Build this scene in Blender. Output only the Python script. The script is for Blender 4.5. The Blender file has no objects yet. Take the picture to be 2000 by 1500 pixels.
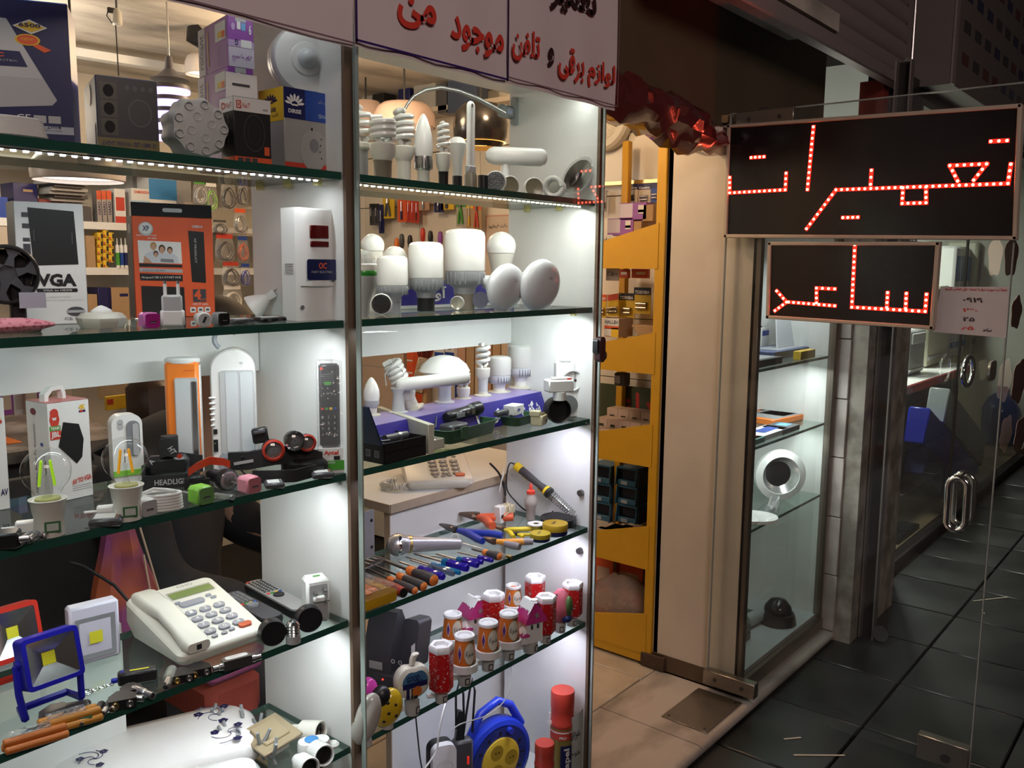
import bpy,math,random,unicodedata
from mathutils import Matrix,Vector
random.seed(7)
S=bpy.context.scene
COL=S.collection
PI=math.pi
rad=math.radians
# camera
R=Matrix(((0.63628055,0.09625952,-0.76542875),(-0.77139129,0.09240941,-0.62961574),(0.01012631,0.99105732,0.13305206)))
C=Vector((0.0,-1.22,1.51))
FPX=1720.0
cd=bpy.data.cameras.new('camera');cam=bpy.data.objects.new('camera',cd);COL.objects.link(cam)
cam.matrix_world=Matrix.Translation(C)@R.to_4x4()
cd.sensor_fit='HORIZONTAL';cd.sensor_width=36.0;cd.lens=FPX*36.0/2000.0;cd.clip_start=0.05;cd.clip_end=100
S.camera=cam
S.view_settings.view_transform='Standard';S.view_settings.look='None'
S.view_settings.gamma=1.0;S.view_settings.use_curve_mapping=False
S.view_settings.exposure=0.0
cy=S.cycles
cy.transparent_max_bounces=32;cy.max_bounces=7;cy.diffuse_bounces=3;cy.glossy_bounces=3;cy.transmission_bounces=4
cy.caustics_reflective=False;cy.caustics_refractive=False;cy.sample_clamp_indirect=4.0
# world: night sky
W=bpy.data.worlds.new('night');S.world=W;W.use_nodes=True
W.node_tree.nodes['Background'].inputs['Color'].default_value=(0.9,0.62,0.55,1)
W.node_tree.nodes['Background'].inputs['Strength'].default_value=0.012
def light(name,kind,loc,watts,col,size=0.1,size_y=None,aim=None,spread=None):
 l=bpy.data.lights.new(name,kind);l.energy=watts;l.color=col
 if kind=='AREA':
  l.size=size
  if size_y:l.shape='RECTANGLE';l.size_y=size_y
  if spread:l.spread=rad(spread)
 else:l.shadow_soft_size=size
 o=bpy.data.objects.new(name,l);o.location=loc
 if aim is not None:o.rotation_euler=(Vector(aim)-Vector(loc)).to_track_quat('-Z','Y').to_euler()
 COL.objects.link(o);return o
Z1,Z2,Z3,Z4,Z5,Z6=1.668,1.411,1.134,0.855,0.604,0.33
COOL=(0.93,0.98,1.0);WARM=(1.0,0.74,0.46);LAV=(0.86,0.84,1.0)
# LED strips glued under the front edge of each glass shelf (they light the compartments below)
def strip_light(x0,x1,z,w,col):
 light('strip_light','AREA',((x0+x1)/2,0.030,z-0.020),w,col,x1-x0,0.012,((x0+x1)/2,0.10,z-0.3))
strip_light(-0.2,0.98,Z1,1.1,COOL)
strip_light(1.08,1.78,Z1,1.5,(0.96,1.0,0.93))
strip_light(-0.2,0.98,1.96,0.45,COOL)
strip_light(1.08,1.78,1.94,0.9,(0.96,1.0,0.9))
for x1,z,w,c in((0.985,Z2,0.55,COOL),(0.985,Z3,0.6,COOL),(0.985,Z4,0.6,COOL),(1.77,Z2,0.8,COOL),(1.77,Z3,0.7,LAV),(1.77,Z4,0.6,LAV),(1.77,Z5,0.5,LAV)):
 light('strip_light','AREA',(x1-0.10,0.030,z-0.022),w,c,0.16,0.012,(x1-0.1,0.1,z-0.3))
 light('strip_light','AREA',(x1-0.48,0.030,z-0.022),w*0.7,c,0.5,0.012,(x1-0.5,0.1,z-0.3))
 # shop lamps: warm near the door, neutral in the back
light('shop_lamp','POINT',(2.0,1.3,2.15),15,(1.0,0.72,0.44),0.10)
light('shop_lamp','POINT',(2.30,0.62,2.2),14,(1.0,0.70,0.42),0.06)
light('shop_lamp','POINT',(1.2,1.9,2.0),12,(1.0,0.86,0.70),0.12)
light('shop_lamp','POINT',(0.1,2.2,1.9),7,(1.0,0.90,0.78),0.12)
# next shop, street
light('next_shop_lamp','AREA',(6.3,0.95,2.25),75,(0.97,1.0,0.92),0.9,0.12,(6.3,0.9,0))
light('next_shop_lamp','AREA',(4.9,0.7,2.2),26,(0.97,1.0,0.92),0.8,0.12,(4.9,0.6,0))  # second one added only to brighten the next shop
light('right_case_lamp','AREA',(3.15,0.06,1.125),2.6,COOL,0.5,0.012,(3.15,0.12,0.5))
light('right_case_lamp','AREA',(3.15,0.10,1.55),2.4,COOL,0.5,0.012,(3.15,0.12,0.5))
light('right_case_lamp','AREA',(3.15,0.06,0.87),1.6,COOL,0.5,0.012,(3.15,0.12,0.3))
light('street_lamp','AREA',(-0.5,-3.2,3.2),48,(1.0,0.80,0.72),1.5,1.0,(1.8,0,1.2))
# pixel <-> world (the photograph's own perspective)
def ray(px,py):return R@Vector((px-1000.0,750.0-py,-FPX))
def on(ax,px,py,v):
 r=ray(px,py);return C+r*((v-C[ax])/r[ax])
def at(px,py,z):return on(2,px,py,z)
def aty(px,py,y=0.0):return on(1,px,py,y)
def atx(px,py,x):return on(0,px,py,x)
RT=R.transposed()
def mpp(P):return-(RT@(P-C)).z/FPX
def hgt(P,py):
 a=RT@(P-C);b=RT@Vector((0,0,1));q=750.0-py
 return(q*-a.z-a.y*FPX)/(b.y*FPX+q*b.z)
def facing(P):return math.atan2(C.x-P.x,P.y-C.y)
def back(P,r):
 d=(P-C);d.z=0;d.normalize();return P+d*r
 # materials
MATS={}
def mat(name,col,rough=0.5,metal=0.0,emit=0.0,var=0.06,vs=30.0,coat=0.0,bump=0.0,alpha=1.0,trans=0.0,ecol=None,sss=0.0):
 if name in MATS:return MATS[name]
 m=bpy.data.materials.new(name);m.use_nodes=True;MATS[name]=m
 nt=m.node_tree;N=nt.nodes;L=nt.links;b=N['Principled BSDF']
 b.inputs['Roughness'].default_value=rough;b.inputs['Metallic'].default_value=metal
 b.inputs['Coat Weight'].default_value=coat;b.inputs['Alpha'].default_value=alpha
 b.inputs['Transmission Weight'].default_value=trans
 b.inputs['Base Color'].default_value=(*col,1)
 if sss:b.inputs['Subsurface Weight'].default_value=sss;b.inputs['Subsurface Scale'].default_value=0.01
 if emit:b.inputs['Emission Color'].default_value=(*(ecol or col),1);b.inputs['Emission Strength'].default_value=emit
 if var:
  tc=N.new('ShaderNodeTexCoord');no=N.new('ShaderNodeTexNoise');no.inputs['Scale'].default_value=vs;no.inputs['Detail'].default_value=3
  mx=N.new('ShaderNodeMix');mx.data_type='RGBA'
  mx.inputs[6].default_value=(*[c*(1-var)for c in col],1);mx.inputs[7].default_value=(*[min(1,c*(1+var))for c in col],1)
  L.new(tc.outputs['Object'],no.inputs['Vector']);L.new(no.outputs['Fac'],mx.inputs[0]);L.new(mx.outputs[2],b.inputs['Base Color'])
  if bump:
   bp=N.new('ShaderNodeBump');bp.inputs['Strength'].default_value=bump;bp.inputs['Distance'].default_value=0.01
   L.new(no.outputs['Fac'],bp.inputs['Height']);L.new(bp.outputs['Normal'],b.inputs['Normal'])
 return m
def two(name,c1,c2,scale,rough=0.5,lo=0.4,hi=0.6,kind='noise',stretch=(1,1,1),metal=0.0,detail=6,rough2=None,bump=0.0):
 if name in MATS:return MATS[name]
 m=bpy.data.materials.new(name);m.use_nodes=True;MATS[name]=m
 nt=m.node_tree;N=nt.nodes;L=nt.links;b=N['Principled BSDF'];b.inputs['Roughness'].default_value=rough;b.inputs['Metallic'].default_value=metal
 tc=N.new('ShaderNodeTexCoord');mp=N.new('ShaderNodeMapping');mp.inputs['Scale'].default_value=stretch
 L.new(tc.outputs['Object'],mp.inputs['Vector'])
 if kind=='noise':no=N.new('ShaderNodeTexNoise');no.inputs['Detail'].default_value=detail;out=no.outputs['Fac']
 elif kind=='vor':no=N.new('ShaderNodeTexVoronoi');out=no.outputs['Distance']
 else:no=N.new('ShaderNodeTexWave');no.inputs['Distortion'].default_value=6;no.inputs['Detail'].default_value=3;out=no.outputs['Fac']
 no.inputs['Scale'].default_value=scale;L.new(mp.outputs['Vector'],no.inputs['Vector'])
 r=N.new('ShaderNodeValToRGB');r.color_ramp.elements[0].position=lo;r.color_ramp.elements[1].position=hi
 r.color_ramp.elements[0].color=(*c1,1);r.color_ramp.elements[1].color=(*c2,1)
 L.new(out,r.inputs['Fac']);L.new(r.outputs['Color'],b.inputs['Base Color'])
 if rough2 is not None:
  rr=N.new('ShaderNodeMapRange');rr.inputs['To Min'].default_value=rough;rr.inputs['To Max'].default_value=rough2
  L.new(out,rr.inputs['Value']);L.new(rr.outputs['Result'],b.inputs['Roughness'])
 if bump:
  bp=N.new('ShaderNodeBump');bp.inputs['Strength'].default_value=bump;bp.inputs['Distance'].default_value=0.01
  L.new(out,bp.inputs['Height']);L.new(bp.outputs['Normal'],b.inputs['Normal'])
 return m
def glass(name,tint=(1,1,1),ior=1.5,rough=0.0,boost=1.0,wrinkle=0.0,milky=0.0,mcol=(0.9,0.9,0.9)):
 if name in MATS:return MATS[name]
 m=bpy.data.materials.new(name);m.use_nodes=True;MATS[name]=m
 nt=m.node_tree;N=nt.nodes;L=nt.links;N.remove(N['Principled BSDF'])
 t=N.new('ShaderNodeBsdfTransparent');t.inputs['Color'].default_value=(*tint,1)
 g=N.new('ShaderNodeBsdfGlossy');g.inputs['Roughness'].default_value=rough
 fr=N.new('ShaderNodeFresnel');fr.inputs['IOR'].default_value=ior
 mu=N.new('ShaderNodeMath');mu.operation='MULTIPLY';mu.inputs[1].default_value=boost;mu.use_clamp=True
 mx=N.new('ShaderNodeMixShader');L.new(fr.outputs[0],mu.inputs[0]);L.new(mu.outputs[0],mx.inputs[0]);L.new(t.outputs[0],mx.inputs[1]);L.new(g.outputs[0],mx.inputs[2])
 # inside faces of a thin pane would reflect totally: use the outside Fresnel from both sides
 ge=N.new('ShaderNodeNewGeometry');iv=N.new('ShaderNodeMath');iv.operation='SUBTRACT';iv.inputs[0].default_value=1.0
 L.new(ge.outputs['Backfacing'],iv.inputs[1]);m2=N.new('ShaderNodeMath');m2 .operation='MULTIPLY'
 L.new(mu.outputs[0],m2 .inputs[0]);L.new(iv.outputs[0],m2 .inputs[1]);L.new(m2 .outputs[0],mx.inputs[0])
 out=mx
 if wrinkle:
  tc=N.new('ShaderNodeTexCoord');no=N.new('ShaderNodeTexNoise');no.inputs['Scale'].default_value=40;bp=N.new('ShaderNodeBump')
  bp.inputs['Strength'].default_value=wrinkle;bp.inputs['Distance'].default_value=0.02
  L.new(tc.outputs['Object'],no.inputs['Vector']);L.new(no.outputs['Fac'],bp.inputs['Height']);L.new(bp.outputs['Normal'],g.inputs['Normal']);L.new(bp.outputs['Normal'],fr.inputs['Normal'])
 if milky:
  d=N.new('ShaderNodeBsdfDiffuse');d.inputs['Color'].default_value=(*mcol,1);m3=N.new('ShaderNodeMixShader');m3 .inputs[0].default_value=milky
  L.new(mx.outputs[0],m3 .inputs[1]);L.new(d.outputs[0],m3 .inputs[2]);out=m3
 L.new(out.outputs[0],N['Material Output'].inputs['Surface'])
 return m
def pl(name,col,rough=0.35):return mat(name,col,rough,var=0.04)
white=pl('white plastic',(0.80,0.81,0.80));offw=pl('offwhite plastic',(0.70,0.69,0.63));cream=pl('cream plastic',(0.62,0.56,0.38))
lgrey=pl('light grey plastic',(0.45,0.46,0.47));grey=pl('grey plastic',(0.22,0.23,0.25));dgrey=pl('dark grey plastic',(0.07,0.07,0.08))
black=pl('black plastic',(0.013,0.013,0.015));blackm=mat('black matte',(0.012,0.012,0.013),0.8,var=0.2)
chrome=mat('chrome',(0.85,0.85,0.86),0.12,1.0,var=0);steel=mat('steel',(0.55,0.55,0.56),0.3,1.0,var=0.05);brass=mat('brass',(0.75,0.58,0.25),0.3,1.0,var=0.03)
dsteel=mat('dark steel',(0.16,0.15,0.15),0.35,0.9,var=0.1)
red=pl('red plastic',(0.62,0.05,0.03));orange=pl('orange plastic',(0.85,0.22,0.03));yellow=pl('yellow plastic',(0.75,0.52,0.02));blue=pl('blue plastic',(0.01,0.025,0.45))
green=pl('green plastic',(0.25,0.62,0.06));pink=pl('pink plastic',(0.85,0.32,0.42));magenta=pl('magenta plastic',(0.42,0.02,0.24));purple=pl('purple print',(0.28,0.08,0.38))
navy=pl('navy print',(0.012,0.015,0.09));pblue=pl('blue print',(0.015,0.06,0.33));pwhite=mat('white card',(0.76,0.76,0.75),0.5);pgrey=mat('grey card',(0.33,0.33,0.32),0.5);pred=mat('red print',(0.55,0.05,0.03),0.5)
porange=mat('orange print',(0.75,0.11,0.03),0.5);pyel=mat('yellow print',(0.78,0.50,0.03),0.5);pgreen=mat('green print',(0.06,0.30,0.03),0.5);pblack=mat('black print',(0.012,0.012,0.013),0.45);kraft=mat('kraft card',(0.42,0.27,0.14),0.7,var=0.12)
cob=mat('COB phosphor',(0.80,0.78,0.04),0.5);frost=mat('frosted lamp glass',(0.88,0.88,0.86),0.25,var=0.02);clear=glass('clear plastic',(0.98,0.98,0.98));bulbglass=glass('bulb glass',(0.97,0.98,0.98),boost=1.3)
cello=glass('cellophane',(0.97,0.97,0.97),1.5,0.12,1.6,wrinkle=0.8,milky=0.10)
# mesh builder
I4=Matrix.Identity(4)
def T(x,y,z):return Matrix.Translation((x,y,z))
def RX(a):return Matrix.Rotation(rad(a),4,'X')
def RY(a):return Matrix.Rotation(rad(a),4,'Y')
def RZ(a):return Matrix.Rotation(rad(a),4,'Z')
def SC(x,y,z):return Matrix.Diagonal((x,y,z,1))
FRONT=Matrix(((1,0,0,0),(0,0,-1,0),(0,1,0,0),(0,0,0,1)))
LEFT=Matrix(((0,0,-1,0),(-1,0,0,0),(0,1,0,0),(0,0,0,1)))
TOP=I4
def arab_forms():
 F={}
 for c in range(0xFB50,0xFEFD):
  d=unicodedata.decomposition(chr(c)).split()
  if len(d)==2 and d[0][0]=='<':F[(int(d[1],16),d[0][1:4])]=chr(c)
 return F
AF=arab_forms()
def fa(s):
 con=lambda ch:(ord(ch),'ini')in AF
 ara=lambda ch:(ord(ch),'iso')in AF
 o=[]
 for i,ch in enumerate(s):
  if not ara(ch):o.append(ch);continue
  p=i>0 and con(s[i-1]);q=i+1<len(s)and con(ch)and ara(s[i+1])
  o.append(AF.get((ord(ch),'med' if p and q else 'fin' if p else 'ini' if q else 'iso'),ch))
 return ''.join(reversed(o))
TXT={}
def textmesh(s,bold):
 k=(s,bold)
 if k not in TXT:
  c=bpy.data.curves.new('lettering','FONT');c.body=s;c.resolution_u=1 if len(s)>12 else 2;c.offset=bold
  o=bpy.data.objects.new('lettering',c);COL.objects.link(o);bpy.context.view_layer.update()
  m=bpy.data.meshes.new_from_object(o.evaluated_get(bpy.context.evaluated_depsgraph_get()))
  vs=[tuple(v.co)for v in m.vertices];fs=[tuple(p.vertices)for p in m.polygons]
  bpy.data.objects.remove(o);bpy.data.curves.remove(c);bpy.data.meshes.remove(m)
  x0=min(v[0]for v in vs);x1=max(v[0]for v in vs);y0=min(v[1]for v in vs);y1=max(v[1]for v in vs)
  TXT[k]=([((v[0]-(x0+x1)/2)/(x1-x0 or 1),(v[1]-(y0+y1)/2)/(y1-y0 or 1),0)for v in vs],fs)
 return TXT[k]
class MB:
 def __init__(s):s.v=[];s.f=[];s.m=[];s.mats=[];s.sh=[]
 def add(s,vs,fs,m,M=None,smooth=True):
  if m not in s.mats:s.mats.append(m)
  k=s.mats.index(m);n=len(s.v)
  s.v+=[tuple(M@Vector(v))for v in vs]if M is not None else[tuple(v)for v in vs]
  fl=M is not None and M.determinant()<0
  for f in fs:
   s.f.append(tuple(n+i for i in(reversed(f)if fl else f)));s.m.append(k);s.sh.append(smooth)
  return s
 def box(s,c,d,m,b=0.0,M=None):
  hx,hy,hz=d[0]/2,d[1]/2,d[2]/2;b=min(b,hx*.95,hy*.95,hz*.95)
  if b<=0:
   vs=[(c[0]+x*hx,c[1]+y*hy,c[2]+z*hz)for z in(-1,1)for y in(-1,1)for x in(-1,1)]
   return s.add(vs,[(0,2,3,1),(4,5,7,6),(0,1,5,4),(2,6,7,3),(0,4,6,2),(1,3,7,5)],m,M)
  vs=[];ix={}
  for z in(-1,1):
   for y in(-1,1):
    for x in(-1,1):
     for a in range(3):
      ix[(x,y,z,a)]=len(vs)
      h=[hx-b,hy-b,hz-b];h[a]+=b
      vs.append((c[0]+x*h[0],c[1]+y*h[1],c[2]+z*h[2]))
  fs=[]
  for a in range(3):
   p,q=(a+1)%3,(a+2)%3
   for sg in(-1,1):
    def K(u,w,ax=a):
     t=[0,0,0];t[a]=sg;t[p]=u;t[q]=w;return ix[(t[0],t[1],t[2],ax)]
    f=[K(-1,-1),K(1,-1),K(1,1),K(-1,1)];fs.append(f if sg>0 else f[::-1])
   for u in(-1,1):
    for w in(-1,1):
     def K2(sa,ax):
      t=[0,0,0];t[a]=sa;t[p]=u;t[q]=w;return ix[(t[0],t[1],t[2],ax)]
     f=[K2(-1,p),K2(1,p),K2(1,q),K2(-1,q)];fs.append(f[::-1]if u*w>0 else f)
  for z in(-1,1):
   for y in(-1,1):
    for x in(-1,1):
     f=[ix[(x,y,z,0)],ix[(x,y,z,1)],ix[(x,y,z,2)]];fs.append(f if x*y*z>0 else f[::-1])
  return s.add(vs,fs,m,M)
 def lathe(s,pr,m,n=20,M=None,cap=True):
  vs=[(r*math.cos(2*PI*i/n),r*math.sin(2*PI*i/n),z)for r,z in pr for i in range(n)]
  fs=[(j*n+i,j*n+(i+1)%n,(j+1)*n+(i+1)%n,(j+1)*n+i)for j in range(len(pr)-1)for i in range(n)]
  if cap:
   if pr[0][0]>1e-5:fs.append(tuple(range(n-1,-1,-1)))
   if pr[-1][0]>1e-5:fs.append(tuple((len(pr)-1)*n+i for i in range(n)))
  return s.add(vs,fs,m,M)
 def cyl(s,r,z0,z1,m,n=16,M=None,b=0.0):
  return s.lathe([(r-b,z0),(r,z0+b),(r,z1-b),(r-b,z1)]if b else[(r,z0),(r,z1)],m,n,M)
 def ball(s,r,m,n=16,M=None,a0=-90,a1=90):
  k=max(4,n//2)
  return s.lathe([(max(1e-6,r*math.cos(rad(a0+(a1-a0)*i/k))),r*math.sin(rad(a0+(a1-a0)*i/k)))for i in range(k+1)],m,n,M,cap=False)
 def prism(s,poly,z0,z1,m,M=None):
  n=len(poly);ar=sum(poly[i][0]*poly[(i+1)%n][1]-poly[(i+1)%n][0]*poly[i][1]for i in range(n))
  if ar<0:poly=poly[::-1]
  vs=[(x,y,z0)for x,y in poly]+[(x,y,z1)for x,y in poly]
  return s.add(vs,[tuple(range(n-1,-1,-1)),tuple(range(n,2*n))]+[(i,(i+1)%n,n+(i+1)%n,n+i)for i in range(n)],m,M)
 def loft(s,rings,m,M=None,cap=True):
  n=len(rings[0]);vs=[p for r in rings for p in r]
  fs=[(j*n+i,j*n+(i+1)%n,(j+1)*n+(i+1)%n,(j+1)*n+i)for j in range(len(rings)-1)for i in range(n)]
  if cap:fs+=[tuple(range(n-1,-1,-1)),tuple((len(rings)-1)*n+i for i in range(n))]
  return s.add(vs,fs,m,M)
 def tube(s,pts,r,m,n=8,M=None,closed=False):
  P=[Vector(p)for p in pts];k=len(P);rs=r if isinstance(r,(list,tuple))else[r]*k
  up=None;rings=[]
  for i in range(k):
   d=(P[(i+1)%k]-P[i-1])if closed else(P[min(i+1,k-1)]-P[max(i-1,0)])
   d.normalize()
   if up is None:up=Vector((0,0,1))if abs(d.z)<0.9 else Vector((1,0,0))
   u=up-d*up.dot(d);u.normalize();w=d.cross(u);up=u
   rings.append([tuple(P[i]+(u*math.cos(2*PI*j/n)+w*math.sin(2*PI*j/n))*rs[i])for j in range(n)])
  if closed:return s.loft(rings+[rings[0]],m,M,cap=False)
  return s.loft(rings,m,M)
 def rect(s,cx,cy,w,h,m,M,o=0.0006):
  return s.add([(cx-w/2,cy-h/2,o),(cx+w/2,cy-h/2,o),(cx+w/2,cy+h/2,o),(cx-w/2,cy+h/2,o)],[(0,1,2,3)],m,M,False)
 def poly(s,pts,m,M,o=0.0006):
  return s.add([(x,y,o)for x,y in pts],[tuple(range(len(pts)))],m,M,False)
 def disc(s,cx,cy,r,m,M,o=0.0006,n=20,ry=None):
  return s.poly([(cx+r*math.cos(2*PI*i/n),cy+(ry or r)*math.sin(2*PI*i/n))for i in range(n)],m,M,o)
 def ring(s,cx,cy,r0,r1,m,M,o=0.0006,n=24):
  vs=[(cx+r*math.cos(2*PI*i/n),cy+r*math.sin(2*PI*i/n),o)for r in(r0,r1)for i in range(n)]
  return s.add(vs,[(i,n+i,n+(i+1)%n,(i+1)%n)[::1]for i in range(n)],m,M,False)
 def text(s,t,cx,cy,w,h,m,M,o=0.0012,bold=0.0,rot=0):
  vs,fs=textmesh(t,bold)
  return s.add(vs,fs,m,M@T(cx,cy,o)@RZ(rot)@SC(w,h,1),False)
 def build(s,name,parent=None,ang=38):
  me=bpy.data.meshes.new(name);me.from_pydata(s.v,[],s.f)
  for m in s.mats:me.materials.append(m)
  me.polygons.foreach_set('material_index',s.m);me.polygons.foreach_set('use_smooth',s.sh);me.update()
  me.set_sharp_from_angle(angle=rad(ang))
  o=bpy.data.objects.new(name,me);COL.objects.link(o)
  if parent is not None:o.parent=parent
  return o
def tag(o,label,cat,group=None):
 o['label']=label;o['category']=cat
 if group:o['group']=group
 return o
def thing(name,label,cat,loc=(0,0,0),rz=0.0,group=None,rot=None):
 o=bpy.data.objects.new(name,None);COL.objects.link(o);o.location=loc;o.rotation_euler=rot or(0,0,rz);o.empty_display_size=0.02
 return tag(o,label,cat,group)
def single(mb,name,label,cat,loc=(0,0,0),rz=0.0,group=None,rot=None):
 o=mb.build(name);o.location=loc;o.rotation_euler=rot or(0,0,rz);return tag(o,label,cat,group)
def struct(mb,name,parent=None):
 o=mb.build(name,parent);o['kind']='structure';return o
def part(mb,name,t,label=None):
 o=mb.build(name,t)
 if label:o['label']=label
 return o
def stuff(o):o['kind']='stuff';return o
def child(name,mesh_obj,parent,loc=None,rz=None):
 o=mesh_obj.copy();o.name=name;COL.objects.link(o);o.parent=parent
 if loc is not None:o.location=loc
 if rz is not None:o.rotation_euler=(0,0,rz)
 return o
def copy_thing(src,loc,rz=None,label=None,group=None):
 r=src.copy();COL.objects.link(r);r.location=loc
 if rz is not None:r.rotation_euler=(0,0,rz)
 if label:r['label']=label
 if group:r['group']=group
 for c in list(src.children):
  k=c.copy();COL.objects.link(k);k.parent=r
  for g in c.children:
   q=g.copy();COL.objects.link(q);q.parent=k
 return r
def rr(w,h,r,n=4,cx=0.0,cy=0.0):
 p=[]
 for sx,sy,a in((1,1,0),(-1,1,90),(-1,-1,180),(1,-1,270)):
  for i in range(n+1):
   t=rad(a+90*i/n);p.append((cx+sx*(w/2-r)+r*math.cos(t),cy+sy*(h/2-r)+r*math.sin(t)))
 return p
def PX(px,y,z):
 a=RT@(Vector((0,y,z))-C);b=RT@Vector((1,0,0));q=px-1000.0
 return Vector(((-q*a.z-FPX*a.x)/(FPX*b.x+q*b.z),y,z))
def span(P,ang,px):
 a=RT@(P-C);b=RT@Vector((math.cos(ang),math.sin(ang),0));q=px-1000.0
 return(-q*a.z-FPX*a.x)/(FPX*b.x+q*b.z)
class Bx:pass
def box2(name,label,cat,P,rz,pl,pr,ytop,m,group=None,b=0.0012,mleft=None,d=None,w=None,h=None,body='carton'):
 """carton whose near vertical edge stands at P; front spans to column pr, left side to column pl, top to row ytop"""
 a=rad(rz);o=Bx()
 o.w=w or span(P,a,pr);o.d=d or span(P,a+PI/2,pl);o.h=h or hgt(P,ytop)
 o.t=thing(name,label,cat,P,a,group)
 o.b=MB().box((o.w/2,o.d/2,o.h/2),(o.w,o.d,o.h),m,b)
 o.FR=FRONT@SC(o.w,o.h,1);o.LF=T(0,o.d,0)@LEFT@SC(o.d,o.h,1);o.TP=T(0,0,o.h)@SC(o.w,o.d,1)
 o.p=MB();o.body=body
 if mleft:o.p.rect(.5,.5,1,1,mleft,o.LF,0.0003)
 def done(pname='printed_label'):
  part(o.b,body,o.t)
  if o.p.v:part(o.p,pname,o.t)
  return o.t
 o.done=done
 return o
 # structure
stone=two('black stone',(0.010,0.011,0.011),(0.045,0.046,0.044),2.2,0.22,0.35,0.75,rough2=0.42,bump=0.06)
grout=mat('grout',(0.012,0.011,0.010),0.9)
marble=two('marble',(0.30,0.27,0.24),(0.62,0.56,0.52),4.0,0.3,0.30,0.55,stretch=(1,2.2,1),detail=9)
ftile=two('floor tile cream',(0.52,0.45,0.36),(0.66,0.58,0.48),5,0.25)
wtile=two('wall tile',(0.72,0.66,0.56),(0.80,0.74,0.64),3,0.3)
plaster=two('stained plaster',(0.16,0.14,0.12),(0.62,0.57,0.50),2.6,0.9,0.28,0.52,stretch=(0.6,1.6,1),detail=8)
pegm=two('pegboard',(0.62,0.54,0.46),(0.72,0.64,0.55),3,0.6)
lintelm=mat('dark lintel board',(0.10,0.075,0.045),0.55,var=0.25,vs=3)
melam=two('white melamine',(0.72,0.73,0.72),(0.82,0.83,0.82),5,0.35,0.3,0.7)
mdf=mat('brown edge band',(0.16,0.11,0.075),0.5,var=0.2)
chip=mat('chipboard edge',(0.42,0.33,0.24),0.8,var=0.15)
beige=two('beige laminate',(0.60,0.53,0.44),(0.66,0.58,0.49),4,0.45)
alu=mat('bronze aluminium',(0.20,0.17,0.145),0.35,0.8,var=0.1)
pane=glass('shop glass',(0.985,0.99,0.985),1.5,0.0,1.0)
dirtpane=glass('dusty glass',(0.93,0.94,0.92),1.5,0.0,1.2,milky=0.018)
shelfglass=glass('shelf glass',(0.86,0.93,0.90),1.5,0.02,1.0,milky=0.03,mcol=(0.7,0.8,0.76))
edgeg=mat('green glass edge',(0.018,0.085,0.064),0.25,var=0.2)
# alley floor of black stone slabs
f=struct(MB().box((4.5,-1.2,-0.03),(9.6,3.0,0.04),grout),'floor')
tm=MB().box((0,0,-0.006),(0.404,0.404,0.02),stone,0.004).build('tile');tm.parent=f
first=True
for i in range(15):
 for j in range(6):
  x=2.255+0.41*i;y=-0.175-0.41*j+(0.0 if j else 0.0)
  x+=0.10*(j%2)*(1 if j>1 else 0)
  if first:o=tm;first=False
  else:o=child('tile',tm,f)
  o.location=(x,y,random.uniform(-0.0012,0.0012));o.rotation_euler=(0,0,PI/2*random.randrange(4))
  # shop floor
f2=struct(MB().box((1.2,1.55,0.012),(4.2,2.6,0.036),grout),'floor_shop')
tm=MB().box((0,0,0.0),(0.396,0.396,0.02),ftile,0.003).build('tile');tm.parent=f2
for k,(i,j)in enumerate((i,j)for i in range(4)for j in range(3)):
 o=tm if k==0 else child('tile',tm,f2)
 o.location=(1.62+0.40*i,0.52+0.40*j,0.03)
 # marble threshold in slabs with rounded nosing
thr=bpy.data.objects.new('trim_1',None);COL.objects.link(thr);thr['kind']='structure'
def slab(x0,x1,y0,y1):
 b=MB();n=6
 prof=[(y1,0.0),(y1,0.04)]+[(y0+0.018+0.018*math.sin(rad(a))*-1,0.022+0.018*math.cos(rad(a)))for a in range(0,181,30)]+[(y0+0.02,0.0)]
 b.prism([(-p[0],p[1])for p in prof],x0,x1,marble,Matrix(((0,0,1,0),(-1,0,0,0),(0,1,0,0),(0,0,0,1))))
 o=b.build('marble_slab',thr);return o
slab(1.75,2.352,-0.063,0.315);slab(2.356,2.722,-0.063,0.315);slab(2.726,3.50,-0.063,-0.004);slab(0.6,1.746,-0.063,0.0)
# shop shell
b=MB().box((1.05,2.83,1.25),(4.3,0.06,2.6),wtile);struct(b,'wall_back')
b=MB().box((-1.08,1.4,1.25),(0.06,2.9,2.6),wtile);struct(b,'wall_left')
wr=struct(MB().box((3.16,1.58,1.25),(0.06,2.5,2.6),grout),'wall_right')
tl=MB().box((0,0,0),(0.014,0.397,0.247),wtile,0.002).build('tile');tl.parent=wr
k=0
for i in range(6):
 for j in range(10):
  o=tl if k==0 else child('tile',tl,wr)
  o.location=(3.124,0.55+0.40*i,0.05+0.1235+0.25*j);k+=1
b=MB().box((1.05,1.4,2.36),(4.3,2.9,0.06),plaster);struct(b,'ceiling')
# lintel board over the entrance and dark boards over the displays
b=MB().box((2.72,0.16,2.42),(1.74,0.05,0.9),lintelm).box((0.4,0.30,2.38),(2.9,0.03,0.36),lintelm);struct(b,'wall_front')
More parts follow.
